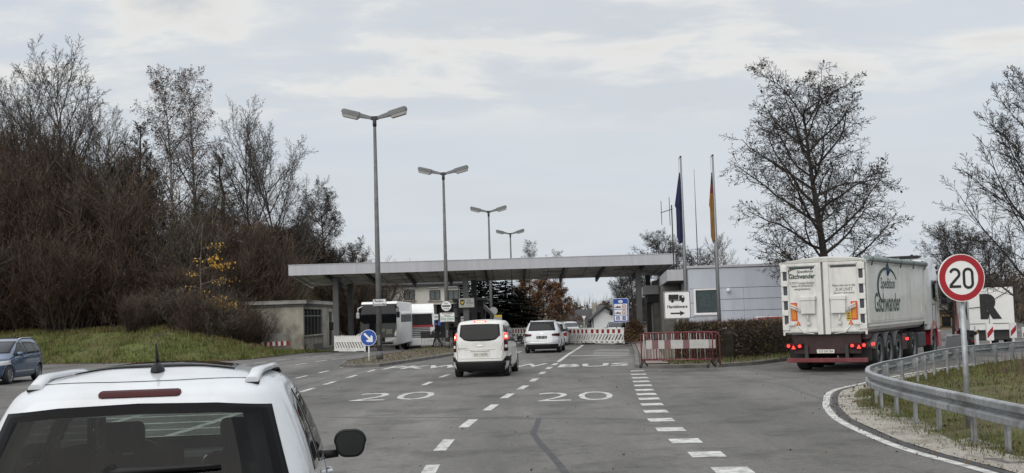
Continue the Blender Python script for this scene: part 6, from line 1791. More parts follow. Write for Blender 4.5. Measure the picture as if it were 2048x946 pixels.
# ------------------------------------------------------------------ guard rail round the grass island
gp = [G(2200, 825, .75), V((6.22, 14.0, 0))]
path = [(6.1, 9.0), (6.15, 11.5), (6.2, 14.0), (6.27, 16), (6.36, 18), (6.5, 20), (6.75, 21.9), (7.25, 23.7), (8.05, 25.4), (9.2, 27.2), (10.7, 29.9), (12.4, 32.4), (14.1, 34.2), (15.9, 35.7), (19.0, 38.0), (23, 40.6), (28, 43.5)]
gx, gy = pchip(list(range(len(path))), [p[0] for p in path]), pchip(list(range(len(path))), [p[1] for p in path])
gr = thing('guard_rail', 'curved galvanised guard rail bending round the grass island', 'guard rail')
PP = [V((gx(i / 8), gy(i / 8), 0)) for i in range((len(path) - 1) * 8 + 1)]
prof = [(.0, .300), (.03, .31), (.072, .298), (.083, .282), (.083, .208), (.022, .174), (.004, .165), (.004, .145), (.022, .136), (.083, .102), (.083, .028), (.072, .012), (.03, .0), (.0, .010)]
mb = MB(); mb.smooth = True; rg = []
for i, p in enumerate(PP):
    tt = (PP[min(i + 1, len(PP) - 1)] - PP[max(i - 1, 0)]).normalized(); n = V((-tt.y, tt.x, 0))
    zg = gz(p.x, p.y) * .6
    rg.append([mb.bm.verts.new((p.x + n.x * o, p.y + n.y * o, zg + .40 + z)) for o, z in prof] + [mb.bm.verts.new((p.x + n.x * (o - .006), p.y + n.y * (o - .006), zg + .40 + z)) for o, z in prof[::-1]])
K = len(rg[0])
for A, B in zip(rg, rg[1:]):
    for k in range(K): mb.bm.faces.new((A[k], A[(k + 1) % K], B[(k + 1) % K], B[k])).smooth = True
bm_ = mb.build('beam', galv, gr); bm_.data.set_sharp_from_angle(angle=R(22))
acc = 0; nxt = .55; prev = PP[0]
pxs = []
for i in range(1, len(PP)):
    acc += (PP[i] - PP[i - 1]).length
    if acc >= nxt:
        p = PP[i]; tt = (PP[min(i + 1, len(PP) - 1)] - PP[i - 1]).normalized(); n = V((-tt.y, tt.x, 0)); ang = math.atan2(tt.y, tt.x); zg = gz(p.x, p.y) * .6
        mb = MB(); rt = Matrix.Rotation(ang, 3, 'Z')
        c = p - n * .075
        for lx, ly, sx, sy in ((0, .0, .10, .006), (-.047, -.022, .006, .05), (.047, -.022, .006, .05)): mb.box(V((c.x, c.y, zg + .15)) + rt @ V((lx, ly, 0)), (sx, sy, 1.04), rt)
        mb.box(V((p.x, p.y, zg + .55)) - n * .035, (.12, .075, .18), rt); mb.build('post', galv, gr)
        nxt += 1.33
for i in range(6, len(PP) - 1, 22):                                         # bolts and splice plates
    p = PP[i]; tt = (PP[i + 1] - PP[i - 1]).normalized(); n = V((-tt.y, tt.x, 0)); zg = gz(p.x, p.y) * .6
    mb = MB()
    for s_ in (-.08, .08):
        for zz in (.47, .63): mb.lathe([(0, .012), (.016, .008), (.016, 0)], 8, Matrix.Translation(p + tt * s_ + n * .08 + V((0, 0, zg + zz))) @ n.to_track_quat('Z', 'Y').to_matrix().to_4x4())
    mb.build('bolts', dark_steel, gr)
    mb = MB(); rg = []                                                     # overlapping splice plate
    for q in (i - 1, i, i + 1):
        p = PP[q]; tt = (PP[q + 1] - PP[q - 1]).normalized(); n = V((-tt.y, tt.x, 0)); zg = gz(p.x, p.y) * .6
        rg.append([mb.bm.verts.new((p.x + n.x * (o + .006), p.y + n.y * (o + .006), zg + .40 + z)) for o, z in prof])
    for A, B in zip(rg, rg[1:]):
        for k in range(len(prof) - 1): mb.bm.faces.new((A[k], A[k + 1], B[k + 1], B[k])).smooth = True
    o_ = mb.build('splice_plate', sign_grey, gr); o_.data.set_sharp_from_angle(angle=R(22))
rebase(gr, (7, 20, 0))

# beacons, sign backs, delineator by the right-hand road
def beacon(name, label, px, Y, ptop, pbot, rz, group='red white beacons behind the guard rail'):
    a, b = D(px, ptop, Y), D(px, pbot, Y); t = thing(name, label, 'beacon', (a.x, Y, b.z - .32), rz, group); h_ = a.z - b.z
    M = Matrix.Translation((0, 0, .32 + h_ / 2)) @ FACE
    mb = MB(); mb.prism(rrect(.27, h_, .03), -.03, .03, M); mb.build('panel', sign_white, t)
    for k in (-1, 0, 1):
        y0 = k * .46; P = [(-.115, y0 - .23), (.115, y0), (.115, y0 + .20), (-.115, y0 - .03)]
        P = [(x, max(-h_ / 2 + .03, min(h_ / 2 - .03, y))) for x, y in P]
        if abs(P[2][1] - P[1][1]) + abs(P[3][1] - P[0][1]) > .05: mb = MB(); mb.prism(P, .031, .035, M); mb.build('red_stripe', sign_red, t)
    mb = MB(); mb.span((-.03, -.03, .1), (.03, .03, .34)); mb.build('stem', plastic_white, t)
    mb = MB(); mb.span((-.36, -.2, 0), (.36, .2, .1), .03); mb.build('foot', mat('red_rubber', (.30, .03, .03), .7, var=.2), t)
    return t
beacon('beacon', 'red and white striped beacon right below the letter R', 1978.5, 41.3, 647, 681, .15)
beacon('beacon', 'red and white striped beacon at the right edge of the R lorry box', 2025, 44.7, 645, 676, .15)
beacon('beacon', 'red and white striped beacon cut by the right picture edge', 2050, 46.5, 654, 676, .15)
a = D(1952, 652, 43); t = thing('delineator', 'white road delineator post with black mark left of the beacons', 'delineator', (a.x, 43, a.z - 1.0), .2)
mb = MB(); M_ = FACE; mb.prism([(-.06, 0), (.06, 0), (.06, .92), (-.06, 1.0)], -.05, .05, M_, m=0); mb.prism([(-.062, .66), (.062, .74), (.062, .88), (-.062, .80)], -.052, .052, M_, m=1); mb.build('post', [sign_white, sign_black], t)
mb = MB(); mb.span((-.02, -.056, .75), (.02, -.052, .82)); mb.build('reflector', orange_refl, t)
a, b = D(1889, 671, 39), D(1925, 690, 39)
t = thing('framed_board', 'grey framed road work board standing behind the guard rail', 'board', ((a.x + b.x) / 2, 39, 0), .25); w_ = b.x - a.x
mb = MB(); mb.tube([(-w_ / 2, 0, 0), (-w_ / 2, 0, a.z - .05), (-w_ / 2 + .05, 0, a.z), (w_ / 2 - .05, 0, a.z), (w_ / 2, 0, a.z - .05), (w_ / 2, 0, 0)], .022, 8); mb.build('frame', galv, t)
mb = MB(); mb.span((-w_ / 2 + .02, -.01, a.z * .42), (w_ / 2 - .02, .01, a.z - .04)); mb.build('panel', grey_plastic, t)

# ------------------------------------------------------------------ vehicles in place
HD = .094
# foreground car -------------------------------------------------
fsh = Shell([.2, .4, .6, .8, .95, 1.05, 1.15, 1.3, 1.45, 1.56, 1.62, 1.66, 1.69],
            [.82, .91, .93, .93, .925, .915, .90, .86, .805, .755, .72, .68, .62],
            [.15, .03, 0, .02, .05, .08, .12, .20, .29, .36, .40, .46, .55],
            [4.3, 4.5, 4.55, 4.5, 4.1, 3.45, 3.2, 2.9, 2.6, 2.35, 2.2, 2.05, 1.9], nr=5.2, nf=4.2, dome=.085, dz=.02, extra=(.96, .97, .98, .99, 1.0, 1.01, 1.02, 1.03, 1.04, 1.615, 1.625, 1.635, 1.645, 1.655, 1.665, 1.672, 1.678, 1.684))
def inq(a, b, bot, top):
    lo = pchip([p[0] for p in bot], [p[1] for p in bot]) if len(bot) > 2 else (lambda x: bot[0][1] + (bot[1][1] - bot[0][1]) * (x - bot[0][0]) / (bot[1][0] - bot[0][0]))
    v0, v1 = lo(a), top[0][1] + (top[-1][1] - top[0][1]) * max(0, min(1, (a - top[0][0]) / (top[-1][0] - top[0][0])))
    if not (v0 < b < v1): return False
    u = (b - v0) / max(1e-6, v1 - v0)
    return bot[0][0] + (top[0][0] - bot[0][0]) * u < a < bot[-1][0] + (top[-1][0] - bot[-1][0]) * u
RW = ([(-.80, 1.10), (-.4, 1.075), (0, 1.07), (.4, 1.075), (.80, 1.10)], [(-.675, 1.555), (-.4, 1.58), (0, 1.59), (.4, 1.58), (.675, 1.555)])
WS = ([(-.78, 1.10), (.78, 1.10)], [(-.62, 1.58), (.62, 1.58)])
SW = [([(.66, 1.17), (1.14, 1.15)], [(.84, 1.52), (1.14, 1.585)]), ([(1.22, 1.15), (2.06, 1.12)], [(1.22, 1.59), (2.06, 1.59)]), ([(2.13, 1.12), (2.98, 1.09)], [(2.13, 1.585), (2.24, 1.56)])]
def shrink(w, k=.03): return [(a + (k if i == 0 else -k if i == len(w[0]) - 1 else 0), b + k) for i, (a, b) in enumerate(w[0])], [(a + (k if i == 0 else -k if i == len(w[1]) - 1 else 0), b - k) for i, (a, b) in enumerate(w[1])]
def fcut(x, y, z):
    W_ = fsh.w(z)
    if z > 1.62 or z < 1.05: return False
    if y < .9 and abs(fsh.rear(x, z) - y) < .06 and inq(x, z, *shrink(RW)): return True
    if y > 2 and abs(fsh.front(x, z) - y) < .09 and inq(x, z, *shrink(WS)): return True
    if abs(abs(x) - fsh.side(y, z)) < .07 and any(inq(y, z, *shrink(s)) for s in SW): return True
    return False
glass_mat('privacy', (.16, .18, .17))
fsp = dict(shell=fsh, gnu=44, gnv=20, fritw=2, paint=white_paint, arch=[.80, 3.52], r=.335, cut=fcut, hollow=True, n=40, glass=car_glass, front_glass=car_glass_clear, side_glass=MATS['privacy'], fritm=mat('black_glass_edge', (.006, .006, .007), .4, spec=.08), sidefrit=glass_dark,
           rear_window=RW, windscreen=WS, side_windows=SW, seams=[(1.18, .4, 1.1), (2.09, .4, 1.1), (3.2, .4, 1.0)], mirror=(2.62, 1.10, .235, .20), mirror_paint=white_paint,
           rails=((.565, .60), .56, 1.98, .038, white_paint), railsz=(.036, .016), wiper=((-.10, 1.268), (.44, 1.280)), handles=[(1.4, .98), (2.3, .96)],
           rear_seams=[[(-.74, 1.0), (-.72, .62), (.72, .62), (.74, 1.0)]], roof_seams=[[(-.60, .66), (-.4, .60), (-.15, .575), (.15, .575), (.4, .60), (.60, .66)]],
           plate=(0, .82, .52, .11, 'VS KH 318', plate_white),
           patches=[('rear', [(.70, .80), (.90, .80)], [(.72, 1.10), (.86, 1.10)], red_lamp, 'tail_light', True, .012), ('rear', [(-.85, .28), (.85, .28)], [(-.86, .50), (.86, .50)], black_plastic, 'bumper_trim', False, .02),
                    ('roof', [(-.44, .92), (.44, .92)], [(-.40, 1.72), (.40, 1.72)], glass_dark, 'sunroof', False, .006)])
ang = R(8.0); f0 = V((-1.985, 6.1)); fo = f0 - V((-math.sin(ang), math.cos(ang))) * .42
fc = make_car('white_car', 'nearest white estate car with roof rails, aerial and dark rear window', 'car', fsp, (fo.x, fo.y, 0), -ang)
mb = MB(); P = [(-.20, 1.628), (.20, 1.628)]
cap = [(.195 + .017 * math.cos(a), 1.638 + .017 * math.sin(a)) for a in [R(-90 + 30 * k) for k in range(7)]]
lo_ = [(-x, z) for x, z in cap[:4]][::-1][0:] + cap[:4]; hi_ = [(-x, z) for x, z in cap[3:]] + cap[3:][::-1]
patch(mb, fsh.fn('rear'), lo_, hi_, nu=30, nv=4, off=.006); mb.build('brake_light', red_lamp_dark, fc)
mb = MB(); mb.smooth = True
ay, az = .80, fsh.roof(0, .80)
M_ = Matrix.Translation((.03, ay, az - .005))
mb.lathe([(.048, 0), (.047, .012), (.038, .035), (.02, .05), (.0, .055)], 20, M_ @ Matrix.Diagonal((.8, 1.5, 1, 1))); mb.tube([(.03, ay, az + .04), (.029, ay - .015, az + .09), (.027, ay - .035, az + .155)], [.011, .009, .006], 8); mb.build('aerial', black_plastic, fc)
# cabin
mb = MB(); mb.span((-.82, 2.75, .75), (.82, 3.25, 1.06), .08); mb.build('dashboard', black_plastic, fc)
for x in (.10, .30):
    mb = MB(); mb.lathe([(.085, 0), (.085, .02), (.07, .02), (.07, 0)], 24, Matrix.Translation((x, 2.74, .98)) @ FACE); mb.build('dashboard_vent', chrome, fc)
def car_seat(x, y, w_, z1):
    mb = MB(); mb.box((x, y, z1 - .26), (w_, .16, .60), R_x(.12), .07); mb.box((x, y + .25, .52), (w_, .5, .16), None, .06); s_ = mb.build('seat', seat_m, fc)
    mb = MB(); mb.box((x, y - .05, z1 + .16), (.28, .10, .19), R_x(.1), .04); mb.cyl((x - .07, y - .03, z1 - .05), (x - .07, y - .03, z1 + .1), .008, 6); mb.cyl((x + .07, y - .03, z1 - .05), (x + .07, y - .03, z1 + .1), .008, 6); mb.build('headrest', seat_m, s_)
car_seat(-.38, 2.0, .5, 1.12); car_seat(.38, 2.0, .5, 1.12)
for x in (-.5, 0, .5): car_seat(x, 1.05, .46, 1.06)
mb = MB(); mb.tube([(-.38 + .18 * math.cos(a), 2.58 + .05 * math.sin(a), 1.0 + .18 * math.sin(a)) for a in [R(20 * k) for k in range(18)]], .014, 6, closed=True); mb.build('steering_wheel', black_plastic, fc)
mb = MB(); mb.box((0, 2.25, 1.53), (.24, .03, .07), None, .012); mb.tube([(0, 2.27, 1.53), (0, 2.32, 1.6)], .01, 6); mb.build('rear_view_mirror', black_plastic, fc)

# white van -------------------------------------------------------
vsh = Shell([.2, .35, .5, .75, .95, 1.1, 1.3, 1.5, 1.66, 1.75, 1.79],
            [.80, .88, .905, .915, .915, .90, .865, .82, .775, .73, .68],
            [.10, .02, .0, .03, .045, .05, .09, .14, .19, .26, .34],
            [4.3, 4.4, 4.42, 4.4, 4.2, 3.7, 3.3, 2.95, 2.65, 2.4, 2.25], nr=7, nf=4.2, dome=.06, dz=.035, extra=(.97, .99, 1.01, 1.03))
vsp = dict(shell=vsh, paint=dirty_white, arch=[.72, 3.5], r=.33, n=18, lipm=0, seams=[(1.2, .4, 1.7), (2.3, .4, 1.7)], tw=.22,
           rear_window=([(-.66, 1.33), (-.50, 1.19), (-.3, 1.16), (.3, 1.16), (.50, 1.19), (.66, 1.33)], [(-.63, 1.69), (-.4, 1.70), (-.2, 1.705), (.2, 1.705), (.4, 1.70), (.63, 1.69)]),
           windscreen=([(-.75, 1.12), (.75, 1.12)], [(-.6, 1.66), (.6, 1.66)]),
           side_windows=[([(.35, 1.14), (1.14, 1.12)], [(.42, 1.58), (1.14, 1.62)]), ([(1.25, 1.12), (2.26, 1.08)], [(1.25, 1.62), (2.26, 1.64)]), ([(2.34, 1.08), (3.2, 1.04)], [(2.34, 1.63), (2.5, 1.60)])],
           mirror=(2.95, 1.14, .22, .23), mirror_paint=black_plastic, handles=[(1.4, .95), (2.45, .95)], wiper=((.02, 1.20), (.35, 1.22)),
           rear_seams=[[(-.73, 1.72), (-.74, .88), (.74, .88), (.73, 1.72)], [(-.74, .88), (-.74, .60), (.74, .60), (.74, .88)]],
           plate=(.03, .735, .54, .125, 'SH 14295', plate_white),
           patches=[('rear', [(.77, .83), (.885, .83)], [(.77, 1.20), (.875, 1.20)], red_lamp_dark, 'tail_light', True, .012), ('rear', [(.765, 1.205), (.875, 1.205)], [(.765, 1.40), (.84, 1.40)], red_lit, 'brake_light', True, .014), ('rear', [(.79, 1.25), (.85, 1.25)], [(.79, 1.33), (.84, 1.33)], hot_lit, 'lamp_core', True, .020),
                    ('rear', [(.765, 1.44), (.835, 1.44)], [(.735, 1.66), (.775, 1.66)], glass_dark, 'pillar_trim', True, .004), ('rear', [(-.86, .20), (.86, .20)], [(-.905, .52), (.905, .52)], black_plastic, 'bumper', False, .04),
                    ('rear', [(.72, .52), (.905, .52)], [(.83, .66), (.90, .66)], black_plastic, 'bumper_corner', True, .03), ('rear', [(-.30, .84), (.30, .84)], [(-.30, .875), (.30, .875)], dirty_white, 'handle_strip', False, .03),
                    ('rear', [(-.10, .99), (.10, .99)], [(-.10, 1.03), (.10, 1.03)], chrome, 'emblem', False, .01), ('rear', [(.79, .93), (.87, .93)], [(.79, 1.02), (.87, 1.02)], clear_lamp, 'reversing_light', True, .016)])
pv = G(961, 755); van = make_car('white_van', 'white van with lit brake lamps waiting in the left lane', 'van', vsp, (pv.x, pv.y, 0), HD)
mb = MB(); mb.tube([V((x, vsh.rear(x, 1.775) + .0, 1.785)) for x in lin(-.20, .20, 9)], .032, 8); mb.build('high_brake_light', red_lit, van)
mb = MB(); mb.tube([V((x, vsh.rear(x, 1.775) - .025, 1.785)) for x in lin(-.15, .15, 9)], .014, 6); mb.build('lamp_core', hot_lit, van)
text('CONNECT', .34, .045, Matrix.Translation((-.55, vsh.rear(.55, .93) - .004, .93)) @ FACE, ink_grey, van)
mb = MB(); mb.span((-.72, .25, .22), (.72, 3.9, .40)); mb.build('underbody', black_plastic, van)
mb = MB(); mb.span((-.0, .16, 1.42), (.28, .18, 1.45)); mb.span((.06, .165, 1.33), (.2, .175, 1.41)); mb.build('window_sticker', sign_white, van)

# white suv and the cars beyond ------------------------------------
ssp = gen_spec('suv', silver_paint, plate=(0, .79, .52, .13, 'BL ZK 76', black_plastic), lipm=0, n=18)
ssp['paint'] = white_paint
ssp['patches'] = [('rear', [(.52, .86), (.88, .83)], [(.50, .95), (.87, .98)], red_lamp_dark, 'tail_light', True, .012), ('rear', [(-.84, .22), (.84, .22)], [(-.80, .46), (.80, .46)], black_plastic, 'bumper', False, .02),
                  ('rear', [(.55, .62), (.82, .62)], [(.62, .70), (.86, .72)], clear_lamp, 'reflector', True, .012), ('rear', [(-.86, .53), (.86, .53)], [(-.86, .555), (.86, .555)], chrome, 'chrome_strip', False, .02),
                  ('rear', [(-.6, 1.50), (.6, 1.50)], [(-.58, 1.535), (.58, 1.535)], black_plastic, 'spoiler', False, .05), ('rear', [(-.05, .93), (.05, .93)], [(-.05, 1.02), (.05, 1.02)], chrome, 'emblem', False, .01)]
pv = G(1084, 706.5); suv = make_car('white_suv', 'white sport utility car with dark tail lamps right of the van', 'car', ssp, (pv.x, pv.y, 0), HD + .02)
s2 = gen_spec('mpv', white_paint, plate=(0, .78, .5, .11, 'KN TR 51', plate_white), n=12)
s2['patches'] = [('rear', [(.62, .80), (.88, .80)], [(.64, 1.0), (.87, 1.0)], red_lamp, 'tail_light', True, .012), ('rear', [(-.84, .22), (.84, .22)], [(-.84, .42), (.84, .42)], black_plastic, 'bumper', False, .02)]
pv = D(1104, 650, 70); make_car('white_car', 'white car mostly hidden behind the white sport utility car', 'car', s2, (pv.x, 70, -.22), HD)
s3 = gen_spec('saloon', silver_paint, n=12)
s3['patches'] = [('rear', [(.55, .72), (.86, .72)], [(.55, .88), (.86, .88)], red_lamp, 'tail_light', True, .012)]
pv = D(1147, 650, 92); make_car('grey_car', 'silver grey car showing its windscreen above the left plastic barrier', 'car', s3, (pv.x, 100, gz(pv.x, 96) + .25), math.pi + .03)
s4 = gen_spec('mpv', mat('pale_grey_paint', (.38, .40, .41), .3, .3, var=.04, coat=.6), n=12)
pv = D(1243, 650, 95); make_car('grey_car', 'pale grey car below the blue information board', 'car', s4, (pv.x, 99, gz(pv.x, 99)), math.pi + .1)
s5 = gen_spec('mpv', red_paint, n=12)
pv = D(1517, 650, 51.5); make_car('red_car', 'red car whose roof shows above the clipped hedge', 'car', s5, (pv.x + 2.1, 52.2, -.12), -1.5)
mb = MB(); c = D(1476, 643, 52); mb.lathe([(0, .09), (.05, .07), (.06, 0)], 12, Matrix.Translation((0, 0, 0)));
fin = mb.build('aerial', black_plastic, bpy.data.objects['red_car']); fin.location = (.1, .75, 1.66)
s6 = gen_spec('mpv', blue_paint, n=18, tw=.22, lip=.02)
s6['patches'] = [('front', [(.45, .66), (.86, .70)], [(.50, .82), (.84, .86)], clear_lamp, 'headlight', True, .012), ('front', [(-.5, .50), (.5, .50)], [(-.5, .72), (.5, .72)], black_plastic, 'grille', False, .01), ('rear', [(.66, .82), (.90, .82)], [(.68, 1.04), (.87, 1.04)], red_lamp, 'tail_light', True, .012),
                 ('side', [(1.15, .42), (3.05, .42)], [(1.15, .455), (3.05, .455)], chrome, 'side_strip', True, .008)]
make_car('blue_car', 'blue people carrier leaving the picture on the left', 'car', s6, (-19.4, 45.5, 0), math.pi - .04)

# tipper ------------------------------------------------------------
a_, b_ = V((8.18, 34.9)), V((10.22, 33.6)); m_ = (a_ + b_) / 2
tipper_truck((m_.x, m_.y, 0), R(30.5))

# coach ---------------------------------------------------------------
def coach(loc, head):
    t = thing('coach', 'white coach with black windscreen front standing below the canopy', 'coach', loc, -head)
    W, L, H_ = 1.27, 12.0, 3.45                      # +y is the nose
    M = Matrix(((0, 0, 1, -W), (1, 0, 0, 0), (0, 1, 0, 0), (0, 0, 0, 1)))
    mb = MB(); mb.prism([(0, .35), (L - .1, .35), (L, .6), (L, 1.1), (L - .18, 2.4), (L - .5, H_ - .2), (L - .9, H_), (.2, H_), (0, H_ - .3)], 0, 2 * W, M)
    bmesh.ops.bevel(mb.bm, geom=list(mb.bm.edges), offset=.06, segments=3, affect='EDGES', profile=.5)
    for f in mb.bm.faces: f.smooth = True
    mb.build('body', coach_white, t)
    def yf(z): return L + .012 if z < 1.1 else (L + .012 - .18 * (z - 1.1) / 1.3 if z < 2.4 else L + .012 - .18 - .32 * (z - 2.4) / (H_ - .2 - 2.4))
    mb = MB(); zs = [.92, 1.4, 1.9, 2.4, 2.8, H_ - .17]; rows_ = [[mb.bm.verts.new((x, yf(z) + .012 - .03 * abs(x / W) ** 8, z)) for x in lin(-W * 1.004, W * 1.004, 15)] for z in zs]
    for A, B in zip(rows_, rows_[1:]):
        for k in range(14): mb.bm.faces.new((A[k], A[k + 1], B[k + 1], B[k])).smooth = True
    mb.build('windscreen', glass_dark, t)
    for sg in (1, -1):
        mb = MB(); mb.span((sg * (W + .004), .6, 1.95), (sg * (W + .010), L - 3.2, 2.75)); mb.build('side_window', mat('coach_sky_toned_glass', (.30, .31, .32), .12), t)  # pale grey in the glass colour imitates the white sky reflected there
        mb = MB(); mb.prism([(sg * x, z) for x, z in ((.55, .62), (1.12, .72), (1.16, .95), (.75, .86))], 0, .05, Matrix.Translation((0, L + .02, 0)) @ Matrix.Rotation(math.pi, 4, 'Z') @ FACE); mb.build('headlight', sign_white, t)
        mb = MB(); mb.tube([(sg * 1.1, L - .55, H_ - .3), (sg * 1.4, L - .05, H_ - .45), (sg * 1.42, L + .05, H_ - .75)], [.05, .045, .04], 8, m=0); mb.box((sg * 1.42, L + .05, H_ - .95), (.22, .16, .42), None, .05, m=0); mb.build('wing_mirror', white_paint if sg > 0 else black_plastic, t)
        for y in (2.2, 3.5, L - 2.4): box_truck_wheel(t, sg * 1.08, y, .48, .3)
    mb = MB(); mb.span((-1.0, L + .005, .45), (1.0, L + .03, .58), .01); mb.span((-.45, L + .006, .62), (.45, L + .03, .92), .01); mb.build('grille', black_plastic, t)
    mb = MB(); mb.box((-.75, L + .0, 1.32), (.42, .02, .34)); mb.box((-.2, L - .0, 1.42), (.5, .02, .22)); 
    mb.build('dashboard_card', mat('dim_card', (.22, .24, .18), .6), t)
    return t
c = D(758, 650, 81)
coach((c.x, 93, gz(c.x, 81)), math.pi + .004)
# white lorry behind it
c = D(836, 650, 93)
t = thing('white_lorry', 'white lorry with red band under its windscreen right of the coach', 'truck', (c.x - 1.1, 103, gz(c.x, 95)), math.pi + .12)
truck_cab(t, 7.6, 1.05, 3.75, 2.3, coach_white, coach_white, 2.48, stripe=red_paint)
mb = MB(); mb.span((-1.27, -3, 1.1), (1.27, 7.2, 3.45), .04); mb.build('trailer', mat('grey_tarp', (.34, .34, .33), .7, var=.08), t)
mb = MB(); mb.span((-.5, -3, .7), (.5, 9.6, 1.05)); mb.build('chassis', dark_steel, t)
for y in (-1, .3, 5.6, 8.7):
    for sg in (1, -1): box_truck_wheel(t, sg * 1.05, y, .5, .32)
# drawbar lorry with big letters on the right
c0, c1 = D(1942.5, 640, 62), D(2025, 640, 62)
t = thing('letter_lorry', 'red cab box lorry with a huge black letter R on its white rear', 'truck', ((c0.x + c1.x) / 2, 62.0, gz(c1.x, 62)), -.27)
hw_ = (c1.x - c0.x) / 2 * 1.02
zt_, zb2 = D(1985, 575, 62).z - gz(c1.x, 62), D(1985, 660, 62).z - gz(c1.x, 62)
mb = MB(); mb.span((-hw_, 0, zb2), (hw_, 5.6, zt_), .02); bx = mb.build('box_body', coach_white, t)
mb = MB(); mb.span((-.04 - .1, -.012, zb2 + .1), (-.11, -.003, zt_ - .03)); mb.span((-hw_, -.012, zb2 + .33), (hw_, -.004, zb2 + .36)); mb.build('door_gap', dark_steel, bx)
text('R', 1.08, 1.36, Matrix.Translation((-.02, -.014, (zt_ + zb2) / 2 + .13)) @ FACE, sign_black, t, bold=.09)
mb = MB(); mb.tube([(-hw_, -.03, zb2 + 1.2), (-.5, -.03, zb2 + 1.25), (.35, -.03, zb2 + 1.75), (hw_ - .15, -.03, zt_ - .15)], .018, 5); mb.build('strap', dark_steel, t)
text('REN', 4.2, 1.25, Matrix.Translation((-hw_ - .004, 2.9, zb2 + 1.2)) @ Matrix.Rotation(R(-90), 4, 'Z') @ FACE, sign_black, t, bold=.06)
mb = MB(); mb.span((-.9, .2, zb2 - .55), (.9, 7.4, zb2 - .01)); mb.span((-hw_, .0, zb2 - .5), (hw_, .1, zb2 - .36)); mb.build('chassis', dark_steel, t)
truck_cab(t, 5.8, max(.75, zb2 - .1), zt_ - .1, 2.0, red_paint, red_paint, hw_ * 2)
for y in (1.5, 6.7):
    for sg in (1, -1): box_truck_wheel(t, sg * (hw_ - .2), y, .48, .3)
mb = MB(); mb.span((-hw_ + .05, -.03, zb2 - .62), (-hw_ + .35, .0, zb2 - .52)); mb.build('tail_light', red_lamp, t)

s7 = gen_spec('mpv', mat('dark_grey_paint', (.03, .03, .033), .3, .3, var=.05, coat=.8), n=12)
make_car('dark_car', 'dark car of which only the edge shows at the left picture border', 'car', s7, (D(4, 780, 38.5).x - 1.15, 38.7, 0), math.pi + .06)

# ------------------------------------------------------------------ people
def person(name, label, loc, rz, h_, J, mats, zones, hair=True, group=None):
    """J: joint name -> (x, y, z, radius) for a figure 1.75 m tall facing -y; one skin-modifier surface"""
    order = ['pelvis', 'waist', 'chest', 'neck', 'headlow', 'head', 'crownp', 'shL', 'elL', 'wrL', 'haL', 'shR', 'elR', 'wrR', 'haR', 'hipL', 'knL', 'anL', 'toL', 'hipR', 'knR', 'anR', 'toR']
    edges = [('pelvis', 'waist'), ('waist', 'chest'), ('chest', 'neck'), ('neck', 'headlow'), ('headlow', 'head'), ('head', 'crownp')]
    for s in 'LR': edges += [('chest', 'sh' + s), ('sh' + s, 'el' + s), ('el' + s, 'wr' + s), ('wr' + s, 'ha' + s), ('pelvis', 'hip' + s), ('hip' + s, 'kn' + s), ('kn' + s, 'an' + s), ('an' + s, 'to' + s)]
    vs = [J[k][:3] for k in order]; rs = [J[k][3] for k in order]; es = [(order.index(a), order.index(b)) for a, b in edges]
    for s in 'LR':                                    # five fingers per hand
        w0, h0 = V(J['wr' + s][:3]), V(J['ha' + s][:3]); d = (h0 - w0).normalized(); o = d.cross(V((1, 0, .1))).normalized()
        for i, (off, ln) in enumerate(((-.032, .075), (-.011, .088), (.011, .08), (.03, .062), (-.05, .045))):
            b = h0 + o * off * .8; e = b + d * ln + V((0, -.012, 0)); k = len(vs); vs += [tuple(b), tuple(e)]; rs += [.011, .008]; es += [(order.index('ha' + s), k), (k, k + 1)]
    me = bpy.data.meshes.new('body'); me.from_pydata(vs, es, [])
    ob = bpy.data.objects.new('tmp', me); COL.objects.link(ob)
    md = ob.modifiers.new('skin', 'SKIN'); md.use_smooth_shade = True
    for i, r in enumerate(rs): me.skin_vertices[0].data[i].radius = (r, r); me.skin_vertices[0].data[i].use_root = (i == 0)
    sb = ob.modifiers.new('sub', 'SUBSURF'); sb.levels = 2; sb.render_levels = 2
    bpy.context.view_layer.update()
    m2 = bpy.data.meshes.new_from_object(ob.evaluated_get(bpy.context.evaluated_depsgraph_get())); bpy.data.objects.remove(ob)
    t = thing(name, label, 'person', loc, rz, group, h_ / 1.75)
    for m in mats: m2.materials.append(m)
    segs = [(V(J[a][:3]), V(J[b][:3]), z) for a, b, z in zones]
    for p in m2.polygons:
        p.use_smooth = True; best = 9; c = p.center
        for a, b, z in segs:
            ab = b - a; u = max(0, min(1, (c - a).dot(ab) / max(1e-9, ab.length_squared))); dd = (a + ab * u - c).length
            if dd < best: best = dd; p.material_index = z
    m2.name = 'body'; link('body', m2, t)
    if hair:
        hc = V(J['head'][:3]); mb = MB(); mb.smooth = True
        dr = (V(J['crownp'][:3]) - V(J['headlow'][:3])).normalized()
        mb.lathe([(.0, .125), (.055, .115), (.095, .07), (.106, .015), (.10, -.05), (.085, -.10)], 16, Matrix.Translation(hc + V((0, .018, .02))) @ dr.to_track_quat('Z', 'Y').to_matrix().to_4x4()); mb.build('hair', hair_m, t)
        mb = MB(); mb.tube([hc + V((0, -.085, -.02)), hc + V((0, -.112, -.045))], [.012, .015], 6); mb.build('nose', skin_m, t)
        mb = MB()
        for sx in (-.033, .033): mb.lathe([(0, .01), (.011, .006), (.012, 0)], 8, Matrix.Translation(hc + V((sx, -.088, .0))) @ FACE)
        mb.build('eyes', sign_black, t)
    return t
ZN = [('chest', 'waist', 1), ('waist', 'pelvis', 1), ('neck', 'chest', 1), ('neck', 'headlow', 0), ('headlow', 'crownp', 0)]
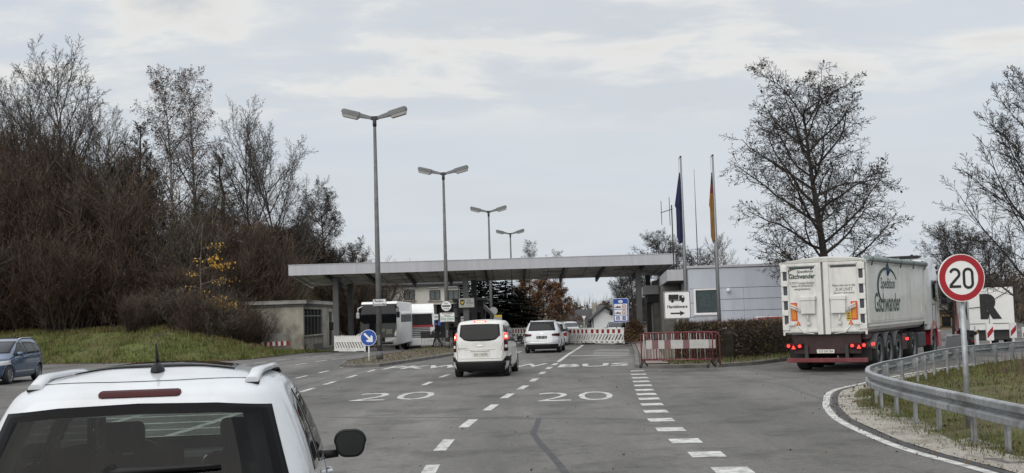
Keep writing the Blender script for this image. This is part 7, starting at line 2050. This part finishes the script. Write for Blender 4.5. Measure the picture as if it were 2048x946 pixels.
for s in 'LR': ZN += [('chest', 'sh' + s, 1), ('sh' + s, 'el' + s, 1), ('el' + s, 'wr' + s, 1), ('wr' + s, 'ha' + s, 0), ('pelvis', 'hip' + s, 2), ('hip' + s, 'kn' + s, 2), ('kn' + s, 'an' + s, 2), ('an' + s, 'to' + s, 3)]
def stand(walk=0.0, bend=0.0, reach=0.0):
    J = dict(pelvis=(0, 0, .95, .135), waist=(0, 0, 1.08, .125), chest=(0, 0, 1.32, .145), neck=(0, 0, 1.48, .055), headlow=(0, -.01, 1.55, .065), head=(0, -.015, 1.63, .095), crownp=(0, -.005, 1.72, .055))
    for s, q in (('L', -1), ('R', 1)):
        sw = walk * q
        J['sh' + s] = (q * .19, 0, 1.39, .065); J['el' + s] = (q * .23, .05 - sw * .10 - reach * .15, 1.13, .048); J['wr' + s] = (q * .22, -.06 - sw * .22 - reach * .36, .92 + abs(sw) * .06 + reach * .25, .032); J['ha' + s] = (q * .215, -.09 - sw * .25 - reach * .44, .84 + abs(sw) * .07 + reach * .26, .034)
        J['hip' + s] = (q * .095, 0, .88, .095); J['kn' + s] = (q * .10, -.04 + sw * .14, .49, .065); J['an' + s] = (q * .10, .03 + sw * .34, .09 + (.05 if sw > 0 else 0), .042); J['to' + s] = (q * .11, -.12 + sw * .32, .035 + (.01 if sw > 0 else 0), .034)
    if bend:
        pv = V((0, 0, .95)); Rm = Matrix.Rotation(bend, 3, 'X')
        for k in list(J):
            if k in ('waist', 'chest', 'neck', 'headlow', 'head', 'crownp') or k[:2] in ('sh', 'el', 'wr', 'ha') and k != 'head':
                v = Rm @ (V(J[k][:3]) - pv) + pv; J[k] = (v.x, v.y, v.z, J[k][3])
    return J
c = D(874, 675, 73.6)
person('person', 'person in dark clothing walking past the dark covered fence', (c.x, 73.6, gz(c.x, 73.6) + .12), R(-100), 1.70, stand(walk=1.0), [skin_m, cloth_dark, cloth_dark, black_plastic], ZN)
for px, ph, bend, reach, cl, rz, lab in ((680, 1.46, .12, .3, cloth_dark, -.3, 'person with dark hair standing behind the grey panelled plastic barrier'), (693, 1.52, .95, .2, cloth_pale, -1.5, 'person in pale jacket bending down behind the plastic barrier'), (719, 1.36, .25, .6, cloth_white, .4, 'person in white top behind the barrier beside the coach front')):
    c = D(px, 670, 74.4); person('person', lab, (c.x, 74.4, gz(c.x, 74.4)), rz, ph, stand(bend=bend, reach=reach), [skin_m, cl, cloth_dark, black_plastic], ZN)
